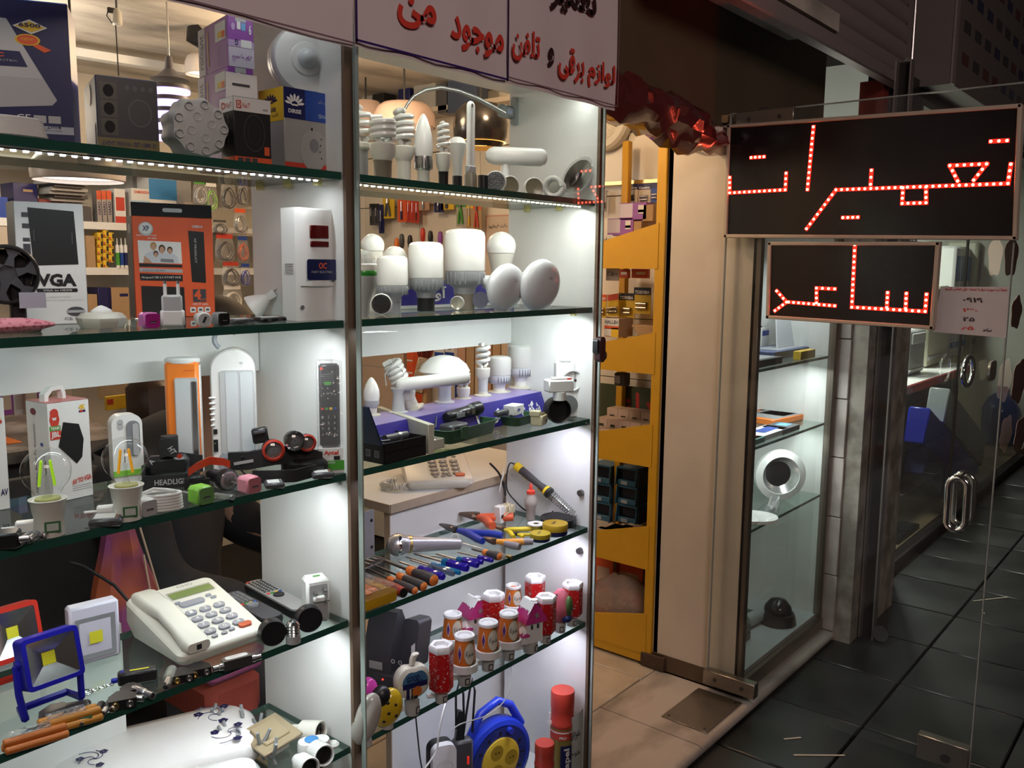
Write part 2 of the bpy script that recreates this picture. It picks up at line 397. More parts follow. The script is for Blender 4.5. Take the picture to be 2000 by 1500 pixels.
# display cabinet
dc=thing('display_cabinet','long white window display cabinet with glass shelves and brown edge bands','cabinet',(0,0,0))
def panel(x0,x1,z0=0.0,z1=2.2):
 o=part(MB().box(((x0+x1)/2,0.138,(z0+z1)/2),(x1-x0,0.274,z1-z0),melam),'side_panel',dc)
 part(MB().box(((x0+x1)/2,-0.004,(z0+z1)/2),(x1-x0+0.004,0.008,z1-z0),mdf),'edge_band',dc)
panel(1.018,1.038);panel(1.797,1.817)
part(MB().box((1.418,0.138,1.955),(0.755,0.274,0.018),melam),'top_board',dc)
part(MB().box((0.35,0.268,(aty(250,676,.27).z+aty(250,724,.27).z)/2),(1.33,0.014,0.085),melam),'back_rail',dc)
part(MB().box((1.418,0.268,1.345),(0.755,0.014,0.075),melam),'back_rail',dc)
part(MB().box((0.35,0.30,0.55),(0.76,0.014,0.62),melam),'back_board',dc)
part(MB().box((0.55,0.138,0.17),(2.5,0.274,0.02),melam),'base_board',dc)
part(MB().box((0.55,0.005,0.10),(2.5,0.01,0.12),melam),'plinth',dc)
# glass shelves
def shelf(x0,x1,z,label):
 t=MB();w=x1-x0;c=(x0+x1)/2
 y0,y1=0.004,0.262;zt=z;zb=z-0.013
 t.add([(x0,y0,zt),(x1,y0,zt),(x1,y1,zt),(x0,y1,zt)],[(0,1,2,3)],shelfglass,None,False)
 t.add([(x0,y0,zb),(x1,y0,zb),(x1,y1,zb),(x0,y1,zb)],[(3,2,1,0)],shelfglass,None,False)
 t.add([(x,y,q)for q in(zb,zt)for x,y in((x0,y0),(x1,y0),(x1,y1),(x0,y1))],[(0,1,5,4),(1,2,6,5),(2,3,7,6),(3,0,4,7)],edgeg,None,False)
 o=t.build('glass_shelf');tag(o,label,'shelf','glass shelves of the window display');return o
for(nm,x0,x1)in(('left',-0.28,1.016),('middle',1.040,1.795)):
 for z,lv in((Z1,'top'),(Z2,'second'),(Z3,'third'),(Z4,'fourth'),(Z5,'lowest')):
  what={('left','top'):'carrying boxes and a motion sensor',('left','second'):'carrying the VGA and orange hub boxes',('left','third'):'carrying lanterns and headlamps',('left','fourth'):'carrying a white telephone and COB lamps',('left','lowest'):'carrying a white floral lamp',('middle','top'):'carrying spiral lamps',('middle','second'):'carrying big white LED bulbs',('middle','third'):'carrying open torch cases',('middle','fourth'):'carrying pliers and screwdrivers',('middle','lowest'):'carrying red night lamps'}[(nm,lv)]
  shelf(x0,x1,z,'green-edged glass shelf '+what)
  # LED strips of the two top shelves: tiny chips on a clear tape
def led_strip(x0,x1,z,n,label,col,e):
 t=thing('led_strip',label,'light strip',((x0+x1)/2,0.02,z),0,'LED strips under the top shelves')
 part(MB().box((0,0,0),(x1-x0,0.010,0.002),pl('strip tape',(0.6,0.6,0.55))),'tape',t)
 m=mat('LED chip '+label[:5],col,0.4,emit=e,var=0);b=MB()
 for i in range(n):b.box((x0+(x1-x0)*(i+.5)/n-(x0+x1)/2,-0.001,-0.002),(0.0055,0.005,0.0025),m)
 stuff(part(b,'led_chip',t))
led_strip(0.45,0.98,Z1-0.015,34,'white LED strip under the top left shelf',(0.95,0.97,1),9)
led_strip(1.045,1.76,Z1-0.015,44,'warm-white LED strip under the spiral lamp shelf',(1.0,0.97,0.72),9)
bm=MB().cyl(0.008,-0.022,-0.0105,glass('rubber bumper',(0.9,0.88,0.6),milky=0.35,mcol=(0.6,0.55,0.25)),12)
first=None
for px,py,sx,ww in((492,352,'fur',0),(556,352,'mid',0),(626,344,'near',0),(1023,392,'fur',1),(1078,398,'mid',1)):
 pass
for k,(x,y,z,l)in enumerate(((1.00,0.22,Z1,'left top shelf, at the back'),(1.00,0.135,Z1,'left top shelf, halfway'),(1.00,0.05,Z1,'left top shelf, at the front'),(1.78,0.20,Z1,'spiral lamp shelf, at the back'),(1.78,0.10,Z1,'spiral lamp shelf, at the front'),(1.78,0.05,Z2,'shelf of big white LED bulbs'))):
 lb='small clear rubber bumper under the '+l
 if first is None:first=single(bm,'rubber_bumper',lb,'bumper',(x,y,z),0,'rubber bumpers under the shelves')
 else:copy_thing(first,(x,y,z),None,lb)
 # sliding glass panes
def gpane(name,label,x0,x1,z0,z1,y,m=pane,th=0.005):
 t=thing(name,label,'glass pane',((x0+x1)/2,y,z0))
 w=x1-x0;h=z1-z0
 part(MB().box((0,0,h/2),(w-0.004,th,h),m),'glass',t)
 b=MB();ed=mat('polished glass edge',(0.30,0.36,0.33),0.2,var=0.1)
 for s in(-1,1):b.box((s*(w/2-0.001),0,h/2),(0.003,th+0.001,h),ed)
 part(b,'polished_edge',t);return t
gp=gpane('sliding_glass','clear sliding glass pane in front of the lamp shelves, with a lock',aty(700,800,-.022).x,aty(1168,800,-.022).x,0.17,1.93,-0.022)
gpane('sliding_glass','clear sliding glass pane in front of the left shelves',-0.30,aty(706,800,-.036).x,0.17,1.95,-0.036)
# showcase lock clipped on the pane edge
P=aty(1168,682,-0.03);t=thing('showcase_lock','dark oval showcase lock clipped on the pane edge','lock',(P.x,-0.036,P.z))
b=MB().prism(rr(0.024,0.062,0.011,5),-0.008,0.008,pl('lock brown',(0.05,0.02,0.022),0.3),FRONT);part(b,'lock_body',t)
b=MB().prism(rr(0.010,0.034,0.005,4,-0.013,0.008),-0.010,0.004,black,FRONT);part(b,'lock_cap',t)
part(MB().cyl(0.011,-0.004,0.004,chrome,20,T(0.014,0,-0.016)@RX(90)),'keyhole',t)
part(MB().cyl(0.004,-0.0048,0.0048,brass,10,T(0.015,0,-0.016)@RX(90)),'key_slot',t)
for px,py,k in((1136,962,'upper'),(1134,1075,'lower')):
 P=atx(px,py,1.797);single(MB().cyl(0.008,0,0.010,dsteel,14,RY(-90)),'panel_bolt',k+' round dark bolt in the lavender side panel','bolt',P,0,'bolts in the side panel')
 # banners
bann=mat('banner vinyl',(0.66,0.58,0.60),0.45,var=0.05,vs=6)
def banner(label,x0,x1,z0,z1,lines,border):
 t=thing('banner',label,'banner',((x0+x1)/2,-0.058,z0));w=x1-x0;h=z1-z0
 n=12;vs=[];fs=[]
 for i in range(n+1):
  for j in range(5):
   x=-w/2+w*i/n;vs.append((x,0.004*math.sin(i*1.3+j)*(1-j/4),h*j/4))
 for i in range(n):
  for j in range(4):fs.append((i*5+j,(i+1)*5+j,(i+1)*5+j+1,i*5+j+1))
 part(MB().add(vs,fs,bann),'sheet',t)
 M=T(0,-0.0055,0)@FRONT;b=MB()
 for q in border:b.rect(*q,M)
 part(b,'border',t)
 b=MB()
 for s,cx,cz,ww,hh,m,rt in lines:b.text(s,cx,cz,ww,hh,m,M,bold=0.03,rot=rt)
 part(b,'lettering',t)
rp=mat('red lettering',(0.62,0.05,0.035),0.5,var=0);bp_=mat('black lettering',(0.03,0.012,0.014),0.5,var=0);vio=mat('violet border',(0.035,0.012,0.13),0.5,var=0);gb=mat('mauve border',(0.20,0.13,0.15),0.5,var=0)
banner('white shop banner with cut-off red lettering, left of the violet-bordered one',0.155,0.993,1.862,2.26,[(fa('نوری'),0.34,0.118,0.22,0.10,rp,0)],[(0,0.006,0.84,0.003,gb)])
banner('violet-bordered white banner reading in red over the lamp shelves',0.996,1.383,1.866,2.26,[(fa('موجود'),0.105,0.068,0.15,0.060,rp,0),(fa('می'),-0.055,0.075,0.095,0.050,rp,0),(fa('باشد'),-0.135,0.128,0.155,0.075,rp,0)],[(0,0.008,0.39,0.004,vio),(-0.193,0.19,0.004,0.37,vio),(0.193,0.19,0.004,0.37,vio)])
banner('white shop banner with red and black lettering, next to the entrance',1.386,1.778,1.869,2.28,[(fa('تلفن'),-0.142,0.079,0.090,0.066,rp,0),(fa('و'),-0.060,0.072,0.022,0.040,bp_,0),(fa('برقی'),0.014,0.070,0.095,0.070,rp,0),(fa('لوازم'),0.130,0.066,0.110,0.062,rp,0),(fa('تعمیر'),0.02,0.205,0.17,0.075,bp_,0)],[(0,0.010,0.40,0.003,gb),(-0.198,0.2,0.003,0.38,gb),(0.198,0.2,0.003,0.38,gb)])
# left display, top shelf
P=PX(146,0.03,Z1)
o=box2('detector_box','big blue carton printed with a white gas detector, leftmost on the top shelf','box',P+Vector((-.20*math.cos(rad(-30)),-.20*math.sin(rad(-30)),0)),-30,-60,146,-28,pblue,d=0.09,w=0.20)
p=o.p;FR=o.FR;u=lambda px:1-(147-px)*(0.62/147);v=lambda py:(266-py)/294
p.rect(.5,v(238),1,.055,pl('carton light band',(0.42,0.45,0.52)),FR,.0004);p.rect(.5,.5,1,.98,navy,FR,.0002)
dev=[(u(-40),v(12)),(u(60),v(14)),(u(125),v(175)),(u(118),v(186)),(u(20),v(199)),(u(-40),v(199))]
p.poly(dev,pl('carton device grey',(0.45,0.46,0.48)),FR,.0006);p.poly([(u(-40),v(12)),(u(60),v(14)),(u(106),v(132)),(u(-40),v(134))],pl('carton device pale',(0.53,0.54,0.56)),FR,.0007)
p.poly([(u(-10),v(25)),(u(35),v(26)),(u(38),v(41)),(u(-10),v(41))],pred,FR,.0009);p.poly([(u(2),v(46)),(u(42),v(47)),(u(43),v(53)),(u(3),v(53))],pred,FR,.0009)
p.poly([(u(5),v(79)),(u(76),v(79)),(u(86),v(110)),(u(17),v(112))],navy,FR,.0009);p.text('PART ELECTRIC',u(46),v(99),.22,.014,lgrey,FR,.0011);p.text('OC',u(43),v(88),.09,.03,porange,FR,.0011,.04)
p.poly([(u(68),v(27)),(u(92),v(12)),(u(117),v(27)),(u(94),v(42))],pwhite,FR,.0009);p.poly([(u(72),v(27)),(u(92),v(16)),(u(113),v(27)),(u(94),v(38))],pyel,FR,.001)
p.text('6500',u(92),v(24),.13,.028,navy,FR,.0013,.03);p.disc(u(88),v(54),.075,pyel,FR,.0009,24,.040);p.disc(u(88),v(54),.062,porange,FR,.0011,24,.033);p.text('NEW',u(88),v(53),.07,.018,pyel,FR,.0013)
p.poly([(u(98),v(58)),(u(121),v(72)),(u(111),v(78)),(u(95),v(66))],porange,FR,.0008)
p.text('CE',u(76),v(215),.085,.05,pwhite,FR,.0011);p.rect(u(99),v(216),.075,.052,lgrey,FR);p.rect(u(120),v(216),.075,.052,lgrey,FR)
p.text('ISO 9001:2008',u(98),v(231),.26,.026,navy,FR,.0013);p.text('www.partelectric.com',u(98),v(239),.26,.014,navy,FR,.0013)
o.done()
# coil of white cable lying at the edge
P=PX(28,0.012,Z1);b=MB()
for k in range(7):b.tube([(0.045*math.cos(i*PI/12)*(1-.02*k),0.020*math.sin(i*PI/12),0.004+0.0032*k)for i in range(24)],0.0030,white,6,None,True)
single(b,'cable_coil','small white coil of cable at the left end of the top shelf','cable',P+Vector((0,.02,0)),rad(-10))
# dark work light carton printed upside down
P=PX(192,0.03,Z1)
o=box2('work_light_box','dark blue carton of an LED work light, standing upside down','box',P,-18,170,312,145,navy);p=o.p;FR=o.FR;LF=o.LF
dk=pl('carton charcoal',(0.022,0.022,0.03));gl=pl('carton dull gold',(0.16,0.13,0.035))
p.rect(.5,.56,.98,.84,dk,FR,.0003);p.rect(.5,.075,1,.145,gl,FR,.0005);p.text('15 SMD LED WORK LIGHT',.5,.075,.88,.06,navy,FR,.0011,.02,180)
p.ring(.70,.52,.17,.20,dgrey,FR,.0006);p.disc(.70,.52,.165,pl('lens print',(0.03,0.03,0.035)),FR,.0006)
for k in range(3):p.rect(.20,.80-.25*k,.27,.23,pl('carton frame print',(0.06,0.055,0.04)),FR,.0005);p.disc(.2,.80-.25*k,.085,blackm,FR,.0008)
for k in range(4):p.disc(.50+.13*k,.86,.038,dgrey,FR,.0006)
p.disc(.45,.82,.16,gl,LF,.0006);p.rect(.5,.22,.7,.3,pblue,LF,.0005);o.done()
# white corrugated lamp body with holes, standing on edge
P=PX(393,0.05,Z1);hh=hgt(P,186);t=thing('lamp_housing','pale plastic lamp housing with a scalloped rim and round holes','lamp part',P,facing(P)+rad(18))
N_=72;sc=pl('housing plastic',(0.50,0.51,0.51),.5);rr_=hh/2
def scal(r,am):return[(r*(1+am*math.cos(9*2*PI*i/N_))*math.cos(2*PI*i/N_),r*(1+am*math.cos(9*2*PI*i/N_))*math.sin(2*PI*i/N_))for i in range(N_)]
b=MB();MM=T(0,0,rr_)@RX(90)
prof=[(.96,0.055,-.052),(1.0,0.06,-.045),(.97,0.05,-.034),(1.0,0.06,-.024),(.985,0.06,-.008),(.94,.045,0.0),(.90,.03,.004),(.4,.0,.007)]
b.loft([[(x,y,z+.0)for x,y in scal(rr_*r*.94,am)]for r,am,z in prof],sc,MM@T(0,0,0));part(b,'housing',t)
b=MB()
for r0,n0,a0 in((.76,9,0),(.36,4,20)):
 for k in range(n0):
  q=a0+360*k/n0;M2=MM@T(rr_*r0*.94*math.cos(rad(q)),rr_*r0*.94*math.sin(rad(q)),0.004)
  b.lathe([(rr_*.15,0),(rr_*.13,.004),(rr_*.105,.0035),(rr_*.09,-.002)],sc,14,M2,cap=False);b.disc(0,0,rr_*.092,grey,M2,-0.0005,14)
stuff(part(b,'hole_rim',t))
# black camera carton
P=PX(459,0.03,Z1)
o=box2('camera_box','black and white carton with a red logo and orange base on the top shelf','box',P,-8,433,531,186,pblack);p=o.p;FR=o.FR;LF=o.LF
for M in(FR,LF):p.rect(.5,.885,1,.21,pwhite,M,.0004);p.rect(.5,.05,1,.10,porange,M,.0004)
p.rect(.14,.88,.13,.12,pred,FR,.0006);p.text('D',.14,.88,.08,.09,pwhite,FR,.001,.03);p.text('NeT',.34,.872,.20,.075,pred,FR,.001);p.text('D',.3,.88,.3,.1,pred,LF,.001,.03);p.text('NeT',.7,.872,.42,.08,pred,LF,.001)
p.text('smart',.85,.84,.14,.03,dgrey,FR);p.text('SMOTOR',.62,.52,.42,.055,lgrey,LF,.001,0,90);p.ring(.54,.47,.27,.285,dgrey,FR,.0006);p.ring(.54,.47,.17,.175,dgrey,FR,.0006)
for k in range(3):p.rect(.15+.19*k,.05,.15,.07,dgrey,FR,.0008)
p.rect(.87,.21,.14,.13,porange,FR,.0006);o.done()
H0=P.z+o.h;t=o.t
b=MB().box((o.w*.42,o.d*.5,o.h+.020),(o.w*.84,.001,.040),pwhite);b.rect(.40*o.w,o.h+.022,.030,.004,dgrey,T(0,o.d*.5-.0006,0)@FRONT,.0004);part(b,'hang_tab',t)
# purple lamp cartons, a stack of three
hs=(155,102,45);z0=Z1
for k in range(3):
 P=PX(447,0.10,z0);h=0.0
 o=box2('lamp_box',('lowest','middle','topmost')[k]+' purple and white LED lamp carton of the stack beside the round sensor','box',P,-12,390,497,0,purple,'purple lamp cartons on the top shelf',h=0.0815)
 p=o.p;FR=o.FR;LF=o.LF;lil=pl('carton lilac',(0.50,0.36,0.60))
 p.rect(.5,.20,1,.40,pl('carton pale lilac',(0.62,0.56,0.68)),FR,.0004);p.rect(.5,.45,1,.14,lil,FR,.0004);p.text(fa('لامپ نور'),.52,.18,.75,.17,purple,FR,.001,0,180);p.rect(.70,.47,.42,.15,pwhite,FR,.0006)
 p.text('9',.86,.76,.10,.20,pwhite,FR,.001,.02,180);p.rect(.42,.82,.14,.16,pwhite,FR,.0006);p.rect(.60,.80,.16,.15,pl('carton sky',(.15,.4,.7)),FR,.0006);p.rect(.5,.94,.42,.10,lgrey,FR,.0006);p.text('G',.32,.48,.12,.12,navy,FR,.001,.02,180);p.disc(.2,.78,.07,lil,FR)
 p.rect(.12,.5,.24,.96,pl('carton white lilac',(0.66,0.63,0.70)),LF,.0004);p.text('romant',.12,.5,.7,.12,navy,LF,.001,0,90);p.rect(.76,.74,.34,.36,pwhite,LF,.0005);p.rect(.78,.68,.2,.12,pyel,LF,.0008);p.rect(.86,.66,.1,.12,porange,LF,.0009);p.rect(.34,.5,.03,.7,pyel,LF,.0006)
 for q in range(7):p.rect(.62+.05*q,.27,.012,.42,lil,LF,.0006)
 o.done();z0+=0.0818
 # dimmer carton and round motion sensor standing on it
P=PX(557,0.05,Z1)
o=box2('dimmer_box','yellow, navy and grey dimmer carton at the right end of the top shelf','box',P,-2,509,657,168,pgrey);p=o.p;FR=o.FR;LF=o.LF
p.rect(.20,.815,.40,.37,navy,FR,.0004);p.rect(.70,.815,.60,.37,pblue,FR,.0005);p.rect(.5,.80,1,.40,pyel,LF,.0004)
def crown(M,cx,cy,w,h,m):
 for k in range(-3,4):
  a=k*26;p.poly([(cx+(x*math.cos(rad(a))+y*math.sin(rad(a)))*w,cy+(-x*math.sin(rad(a))+y*math.cos(rad(a)))*h)for x,y in((-.06,.25),(-.10,.62),(0,.8),(.10,.62),(.06,.25))],m,M,.001)
 p.rect(cx,cy-.02*h,.5*w,.12*h,m,M,.001)
crown(FR,.20,.80,.24,.17,pwhite);p.text('DIRISE',.20,.72,.24,.05,pwhite,FR,.001,.03);crown(LF,.5,.83,.36,.13,navy);p.text('DIRISE',.5,.74,.42,.05,navy,LF,.001,.02);p.text(fa('کلید دیمر'),.5,.67,.6,.05,navy,LF)
p.text('timeiran',.80,.71,.30,.06,pl('carton steel blue',(.3,.42,.6)),FR,.001,.02);p.text(fa('فروش دیمر و تایمر'),.80,.88,.3,.05,lgrey,FR,.001)
p.disc(.55,.27,.26,pl('carton dial grey',(.38,.38,.37)),FR,.0006,28,.26);p.disc(.56,.33,.09,grey,FR,.0009,20,.085);p.disc(.52,.53,.02,black,FR,.0009)
for k in range(4):p.disc(.70-.015*(k%3),.42-.08*k,.012,black,FR,.0009)
p.text(fa('کاهش دهنده مصرف'),.6,.04,.5,.05,dgrey,FR);p.rect(.5,.05,1,.10,pred,FR,.0003);o.done()
zt=P.z+o.h;P2=PX(596,0.085,zt);r=hgt(P2,50)/2;t=thing('motion_sensor','round white ceiling motion sensor standing on edge on the dimmer carton','sensor',P2,facing(P2)+rad(17))
M=T(0,0,r)@RX(90)
part(MB().lathe([(r*.96,-.030),(r,-.026),(r,-.013),(r*.985,-.012)],white,44,M),'base_ring',t)
part(MB().lathe([(r*.99,-.0115),(r,-.009),(r,.004),(r*.93,.011),(r*.55,.016),(r*.50,.0150)],white,44,M),'cover',t)
part(MB().lathe([(r*.49,.0145),(r*.47,.0175),(r*.40,.018)],white,36,M),'lens_ring',t)
part(MB().lathe([(r*.30,.018),(r*.26,.026),(r*.16,.032),(.0001,.034)],pl('sensor lens',(.62,.66,.68),.12),28,M),'lens',t)
part(MB().cyl(.0025,.010,.0145,black,8,M@T(r*.25,r*.72,0)),'pin_hole',t)
# left display, second shelf
P=at(22,648,Z2);k=mpp(P);t=thing('desk_fan','small black fan with a spoked round grille and a price tag','fan',P,facing(P)+rad(12))
zc=104*k+.005;rF=58*k;part(MB().box((.0,.01,.003),(.07,.06,.006),black,.002).box((.012,.008,zc/2),(.020,.014,zc),black,.003),'stand',t)
part(MB().lathe([(rF*.97,-.014),(rF,-.010),(rF,.008),(rF*.95,.012),(rF*.88,.012),(rF*.86,-.004),(rF*.86,-.012)],black,36,T(-.002,0,zc)@RX(90),cap=False),'rim',t)
for q in range(6):
 M=T(-.002,-.006,zc)@RY(60*q+15);part(MB().prism([(-.006,.012),(.006,.012),(.0035,rF*.6),(.012,rF*.9),(-.012,rF*.9),(-.0035,rF*.6)],-.003,.003,dgrey,M@RX(90)),'spoke',t)
part(MB().cyl(.014,-.010,.002,dgrey,18,T(-.002,-.004,zc)@RX(90)),'hub',t);part(MB().cyl(.003,-.014,.004,steel,8,T(-.002,-.0,zc)@RX(90)),'screw',t)
part(MB().cyl(rF*.85,.0,.003,blackm,30,T(-.002,.012,zc)@RX(90)),'back_plate',t)
part(MB().box((.026,-.016,zc-rF*.85),(.034,.001,.022),pl('price tag lilac',(.42,.42,.50)),0,T(0,0,0)),'price_tag',t)
P=at(41,636,Z2)
o=box2('converter_box','white carton printed VGA with a black device, standing behind the small fan','box',P,-10,18,174,392,pwhite,d=0.05);p=o.p;FR=o.FR
p.rect(.5,.5,1,1,dgrey,o.LF,.0003);U=lambda px,py:((px-38)/132.,(628-py)/236.)
p.poly([U(63,403),U(151,407),U(155,510),U(68,513)],pblack,FR,.0008);p.text('Output',*U(145,459),.10,.012,lgrey,FR,.0012,0,-90);p.text('Input',*U(72,456),.09,.012,lgrey,FR,.0012,0,-90)
for y,h in((417,9),(438,9),(464,7),(482,20),(499,6)):a_,c_=U(58,y);p.rect(a_,c_,.10,h/236.,dgrey,FR,.0006)
p.text('VGA',*U(111,541),.58,.105,pblack,FR,.001,.05);p.poly(rr(.60,.030,.012,4,*U(111,561)),pblack,FR,.0007);p.text('VGA to HDMI',*U(111,561),.42,.016,pwhite,FR,.0012)
p.text('LOVING IT IS EASY',*U(112,574),.38,.015,lgrey,FR);p.text("THAT'S WHY SO MANY PEOPLE DO",*U(112,580),.72,.013,lgrey,FR);p.disc(*U(145,603),.14,dgrey,FR,.0007,12,.04);p.rect(*U(145,603),.26,.022,lgrey,FR,.0009);p.text('CE FC',*U(140,617),.28,.022,dgrey,FR);o.done()
# pink mesh pouch
P=at(30,655,Z2)+Vector((0,.03,0));b=MB();n=16;rings=[]
for i in range(7):
 s_=-1+i/3.;w=max(.05,1-s_*s_)**.5
 rings.append([(s_*.062,.024*w*math.cos(2*PI*j/n)+.006*math.sin(3*s_),.011+.011*w*math.sin(2*PI*j/n))for j in range(n)])
single(b.loft(rings,two('pink mesh',(.42,.08,.13),(.68,.25,.30),160,.7,kind='vor',lo=.2,hi=.5)),'mesh_pouch','flat pink mesh pouch on the shelf edge in front of the VGA carton','pouch',P,rad(-4))
# octagonal alarm
P=back(at(200,641,Z2),.02);k=mpp(P);r=45*k;t=thing('alarm_sensor','ivory octagonal alarm sensor lying on the second shelf','sensor',P,rad(15));iv=pl('ivory plastic',(.60,.60,.52))
part(MB().lathe([(r*.86,0),(r,r*.25),(r,r*.42),(r*.82,r*.62),(r*.46,r*.66)],iv,8),'body',t);part(MB().lathe([(r*.44,r*.66),(r*.42,r*.74),(r*.2,r*.88),(.001,r*.95)],white,20),'dome',t)
# hub carton
P=at(266,621,Z2)
o=box2('hub_box','orange-red carton of a USB hub with a black hanging header','box',P,-16,247,421,421,porange,d=0.045);p=o.p;FR=o.FR;LF=o.LF
p.rect(.5,.5,1,1,pl('carton umber',(.06,.04,.045)),LF,.0003);p.disc(.5,.88,.22,lgrey,LF,.0006,18,.05);p.text('XP',.6,.68,.5,.03,porange,LF)
U=lambda px,py:((px-266)/155.,(612-py)/186.)
p.disc(*U(291,449),.09,lgrey,FR,.0006,24,.068);p.disc(*U(291,448),.075,pwhite,FR,.0008,24,.056);p.text('XP',*U(291,448),.08,.05,navy,FR,.0012,.02);p.text('ENJOY YOUR TOOLS',*U(292,461),.24,.016,pwhite,FR,.001,.03);p.text('XP-9835',*U(302,466),.11,.014,pwhite,FR,.001,.02)
sk=pl('print skin',(.55,.33,.22));hair=pl('print hair',(.07,.04,.025));sh=pl('print shirt',(.60,.64,.70));fair=pl('print fair hair',(.40,.26,.10))
p.poly([U(275,470),U(357,472),U(358,512),U(276,511)],pwhite,FR,.0006);p.poly([U(283,511),U(288,494),U(305,488),U(325,492),U(338,490),U(350,500),U(352,511)],sh,FR,.0008)
for(x,y,q,hm)in((304,482,.034,fair),(320,487,.036,hair),(335,489,.030,hair),(308,496,.026,hair)):
 c_=U(x,y);p.disc(c_[0],c_[1]+.012,q*1.15,hm,FR,.0010,14,q*1.15);p.disc(*c_,q*.82,sk,FR,.0012,14,q*.95)
p.poly([U(284,511),U(286,498),U(296,505),U(300,511)],sk,FR,.0011);p.poly([U(316,509),U(317,503),U(341,504),U(342,510)],grey,FR,.0013)
p.poly([U(276,512),U(358,514),U(358,519),U(276,518)],pblack,FR,.0006);p.poly([U(276,520),U(358,523),U(358,529),U(276,527)],lgrey,FR,.0006);p.text('SUPPORT 2TB HDD',*U(303,525),.27,.016,dgrey,FR)
p.poly([U(276,530),U(358,533),U(358,545),U(277,543)],pblack,FR,.0006);p.text('Hi-speed USB 2.0 4 PORT HUB',*U(317,538),.48,.026,pwhite,FR,.001,.01);p.poly([U(278,553),U(360,556),U(361,612),U(278,612)],pblack,FR,.0006)
p.poly([U(372,450),U(403,452),U(404,548),U(376,546)],pblack,FR,.0006);p.text('XP PRODUCT',*U(385,487),.25,.028,lgrey,FR,.001,.01,-90);p.text('USB2.0',*U(390,442),.13,.026,pwhite,FR,.001,.03)
p.rect(*U(390,572),.17,.13,dgrey,FR,.0006);p.text('4',*U(386,570),.09,.10,porange,FR,.001,.06);p.text('port',*U(398,580),.08,.03,porange,FR,.001);p.text('100CM cable',*U(391,588),.20,.024,pwhite,FR)
for x in(376,391,405):p.poly(rr(.075,.055,.012,3,*U(x,599)),pwhite,FR,.0006);p.rect(*U(x,599),.04,.02,dgrey,FR,.0009)
o.done();b=MB();hm=blackm;w=o.w
b.prism([(0,o.h),(w,o.h),(w,o.h+.024),(w*.86,o.h+.024),(0.0,o.h+.024)],-.0005,.0005,hm,T(0,.003,0)@FRONT);b.poly(rr(.034,.007,.003,4,w*.5,o.h+.012),lgrey,T(0,.002,0)@FRONT,.0004);part(b,'hang_header',o.t)
# chargers and small things along the front edge of the second shelf
def cube(name,label,px,py,z,rz,s,m,mf,port=True,group=None):
 P=at(px,py,z);t=thing(name,label,'charger',P,rad(rz),group);h=s
 part(MB().box((0,s*.55,h/2),(s,s*1.1,h),m,s*.16),'case',t)
 b=MB().prism(rr(s*.90,h*.9,s*.15,4,0,h/2),-.0012,.0012,mf,FRONT);part(b,'face_plate',t)
 b=MB().rect(0,h*.42,s*.42,h*.11,black,T(0,-.0014,0)@FRONT);b.rect(0,h*.40,s*.36,h*.03,lgrey,T(0,-.0016,0)@FRONT);part(b,'usb_port',t)
 part(MB().cyl(.002,0,.018,steel,8,T(-s*.25,s*1.1,h/2)@RX(-90)).cyl(.002,0,.018,steel,8,T(s*.25,s*1.1,h/2)@RX(-90)),'prong',t);return t
k=mpp(at(300,642,Z2))
cube('usb_charger','magenta USB charger cube on the second shelf',299,642,Z2,-4,31*k,pl('magenta light',(.62,.16,.48)),magenta)
cube('usb_charger','black and grey USB charger cube beside the white car charger',438,636,Z2,-2,27*k,grey,black)
P=back(at(338,639,Z2),.012);t=thing('travel_plug','white two-pin mains charger standing with pins up in front of the orange-red carton','charger',P,rad(-30));w=46*k
part(MB().box((0,0,32*k/1),(w*.86,w*.6,64*k),lgrey,.003).box((0,0,18*k),(w,w*.66,36*k),white,.004),'case',t)
for s_ in(-1,1):q=part(MB().cyl(.0026,60*k,86*k,white,10,T(s_*.0095,0,0)).cyl(.0024,80*k,92*k,steel,10,T(s_*.0095,0,0)),'pin',t)
P=at(398,638,Z2);r=15*k;t=thing('car_charger','white round car charger lying with its USB end forward','charger',P,rad(-22));M=T(0,0,r)@RX(90)
part(MB().lathe([(r*.7,-.045),(r*.86,-.02),(r*.9,0),(r,.002),(r,.008),(r*.85,.010)],white,24,M),'body',t);part(MB().disc(0,0,r*.78,lgrey,M,.0106).rect(0,0,r*.3,r*.9,black,M@RZ(-25),.0112),'face_plate',t)
def battery(label,px,py,z,rz,w,d,h,m1,m2,m3):
 P=at(px,py,z);t=thing('battery_pack',label,'battery',P,rad(rz),'flat battery packs')
 part(MB().box((0,d/2,h/2),(w,d,h),m1,h*.3),'case',t);part(MB().box((-.05*w,d*.52,h/2),(w*.8,d*.80,h*1.03),m2,h*.3),'wrap',t);part(MB().box((w*.34,d*.52,h/2),(w*.10,d*.82,h*1.05),m3,h*.3),'stripe',t)
 part(MB().rect(-w*.2,h/2,w*.16,h*.5,steel,FRONT,.0004).rect(w*.2,h/2,w*.16,h*.5,steel,FRONT,.0004),'contact',t);return t
battery('white flat battery pack at the edge of the second shelf',479,632,Z2,-2,50*k,.030,.008,dgrey,white,white)
battery('black, orange and white battery pack at the foot of the gas detector',537,630,Z2,-2,66*k,.032,.009,black,pwhite,orange)
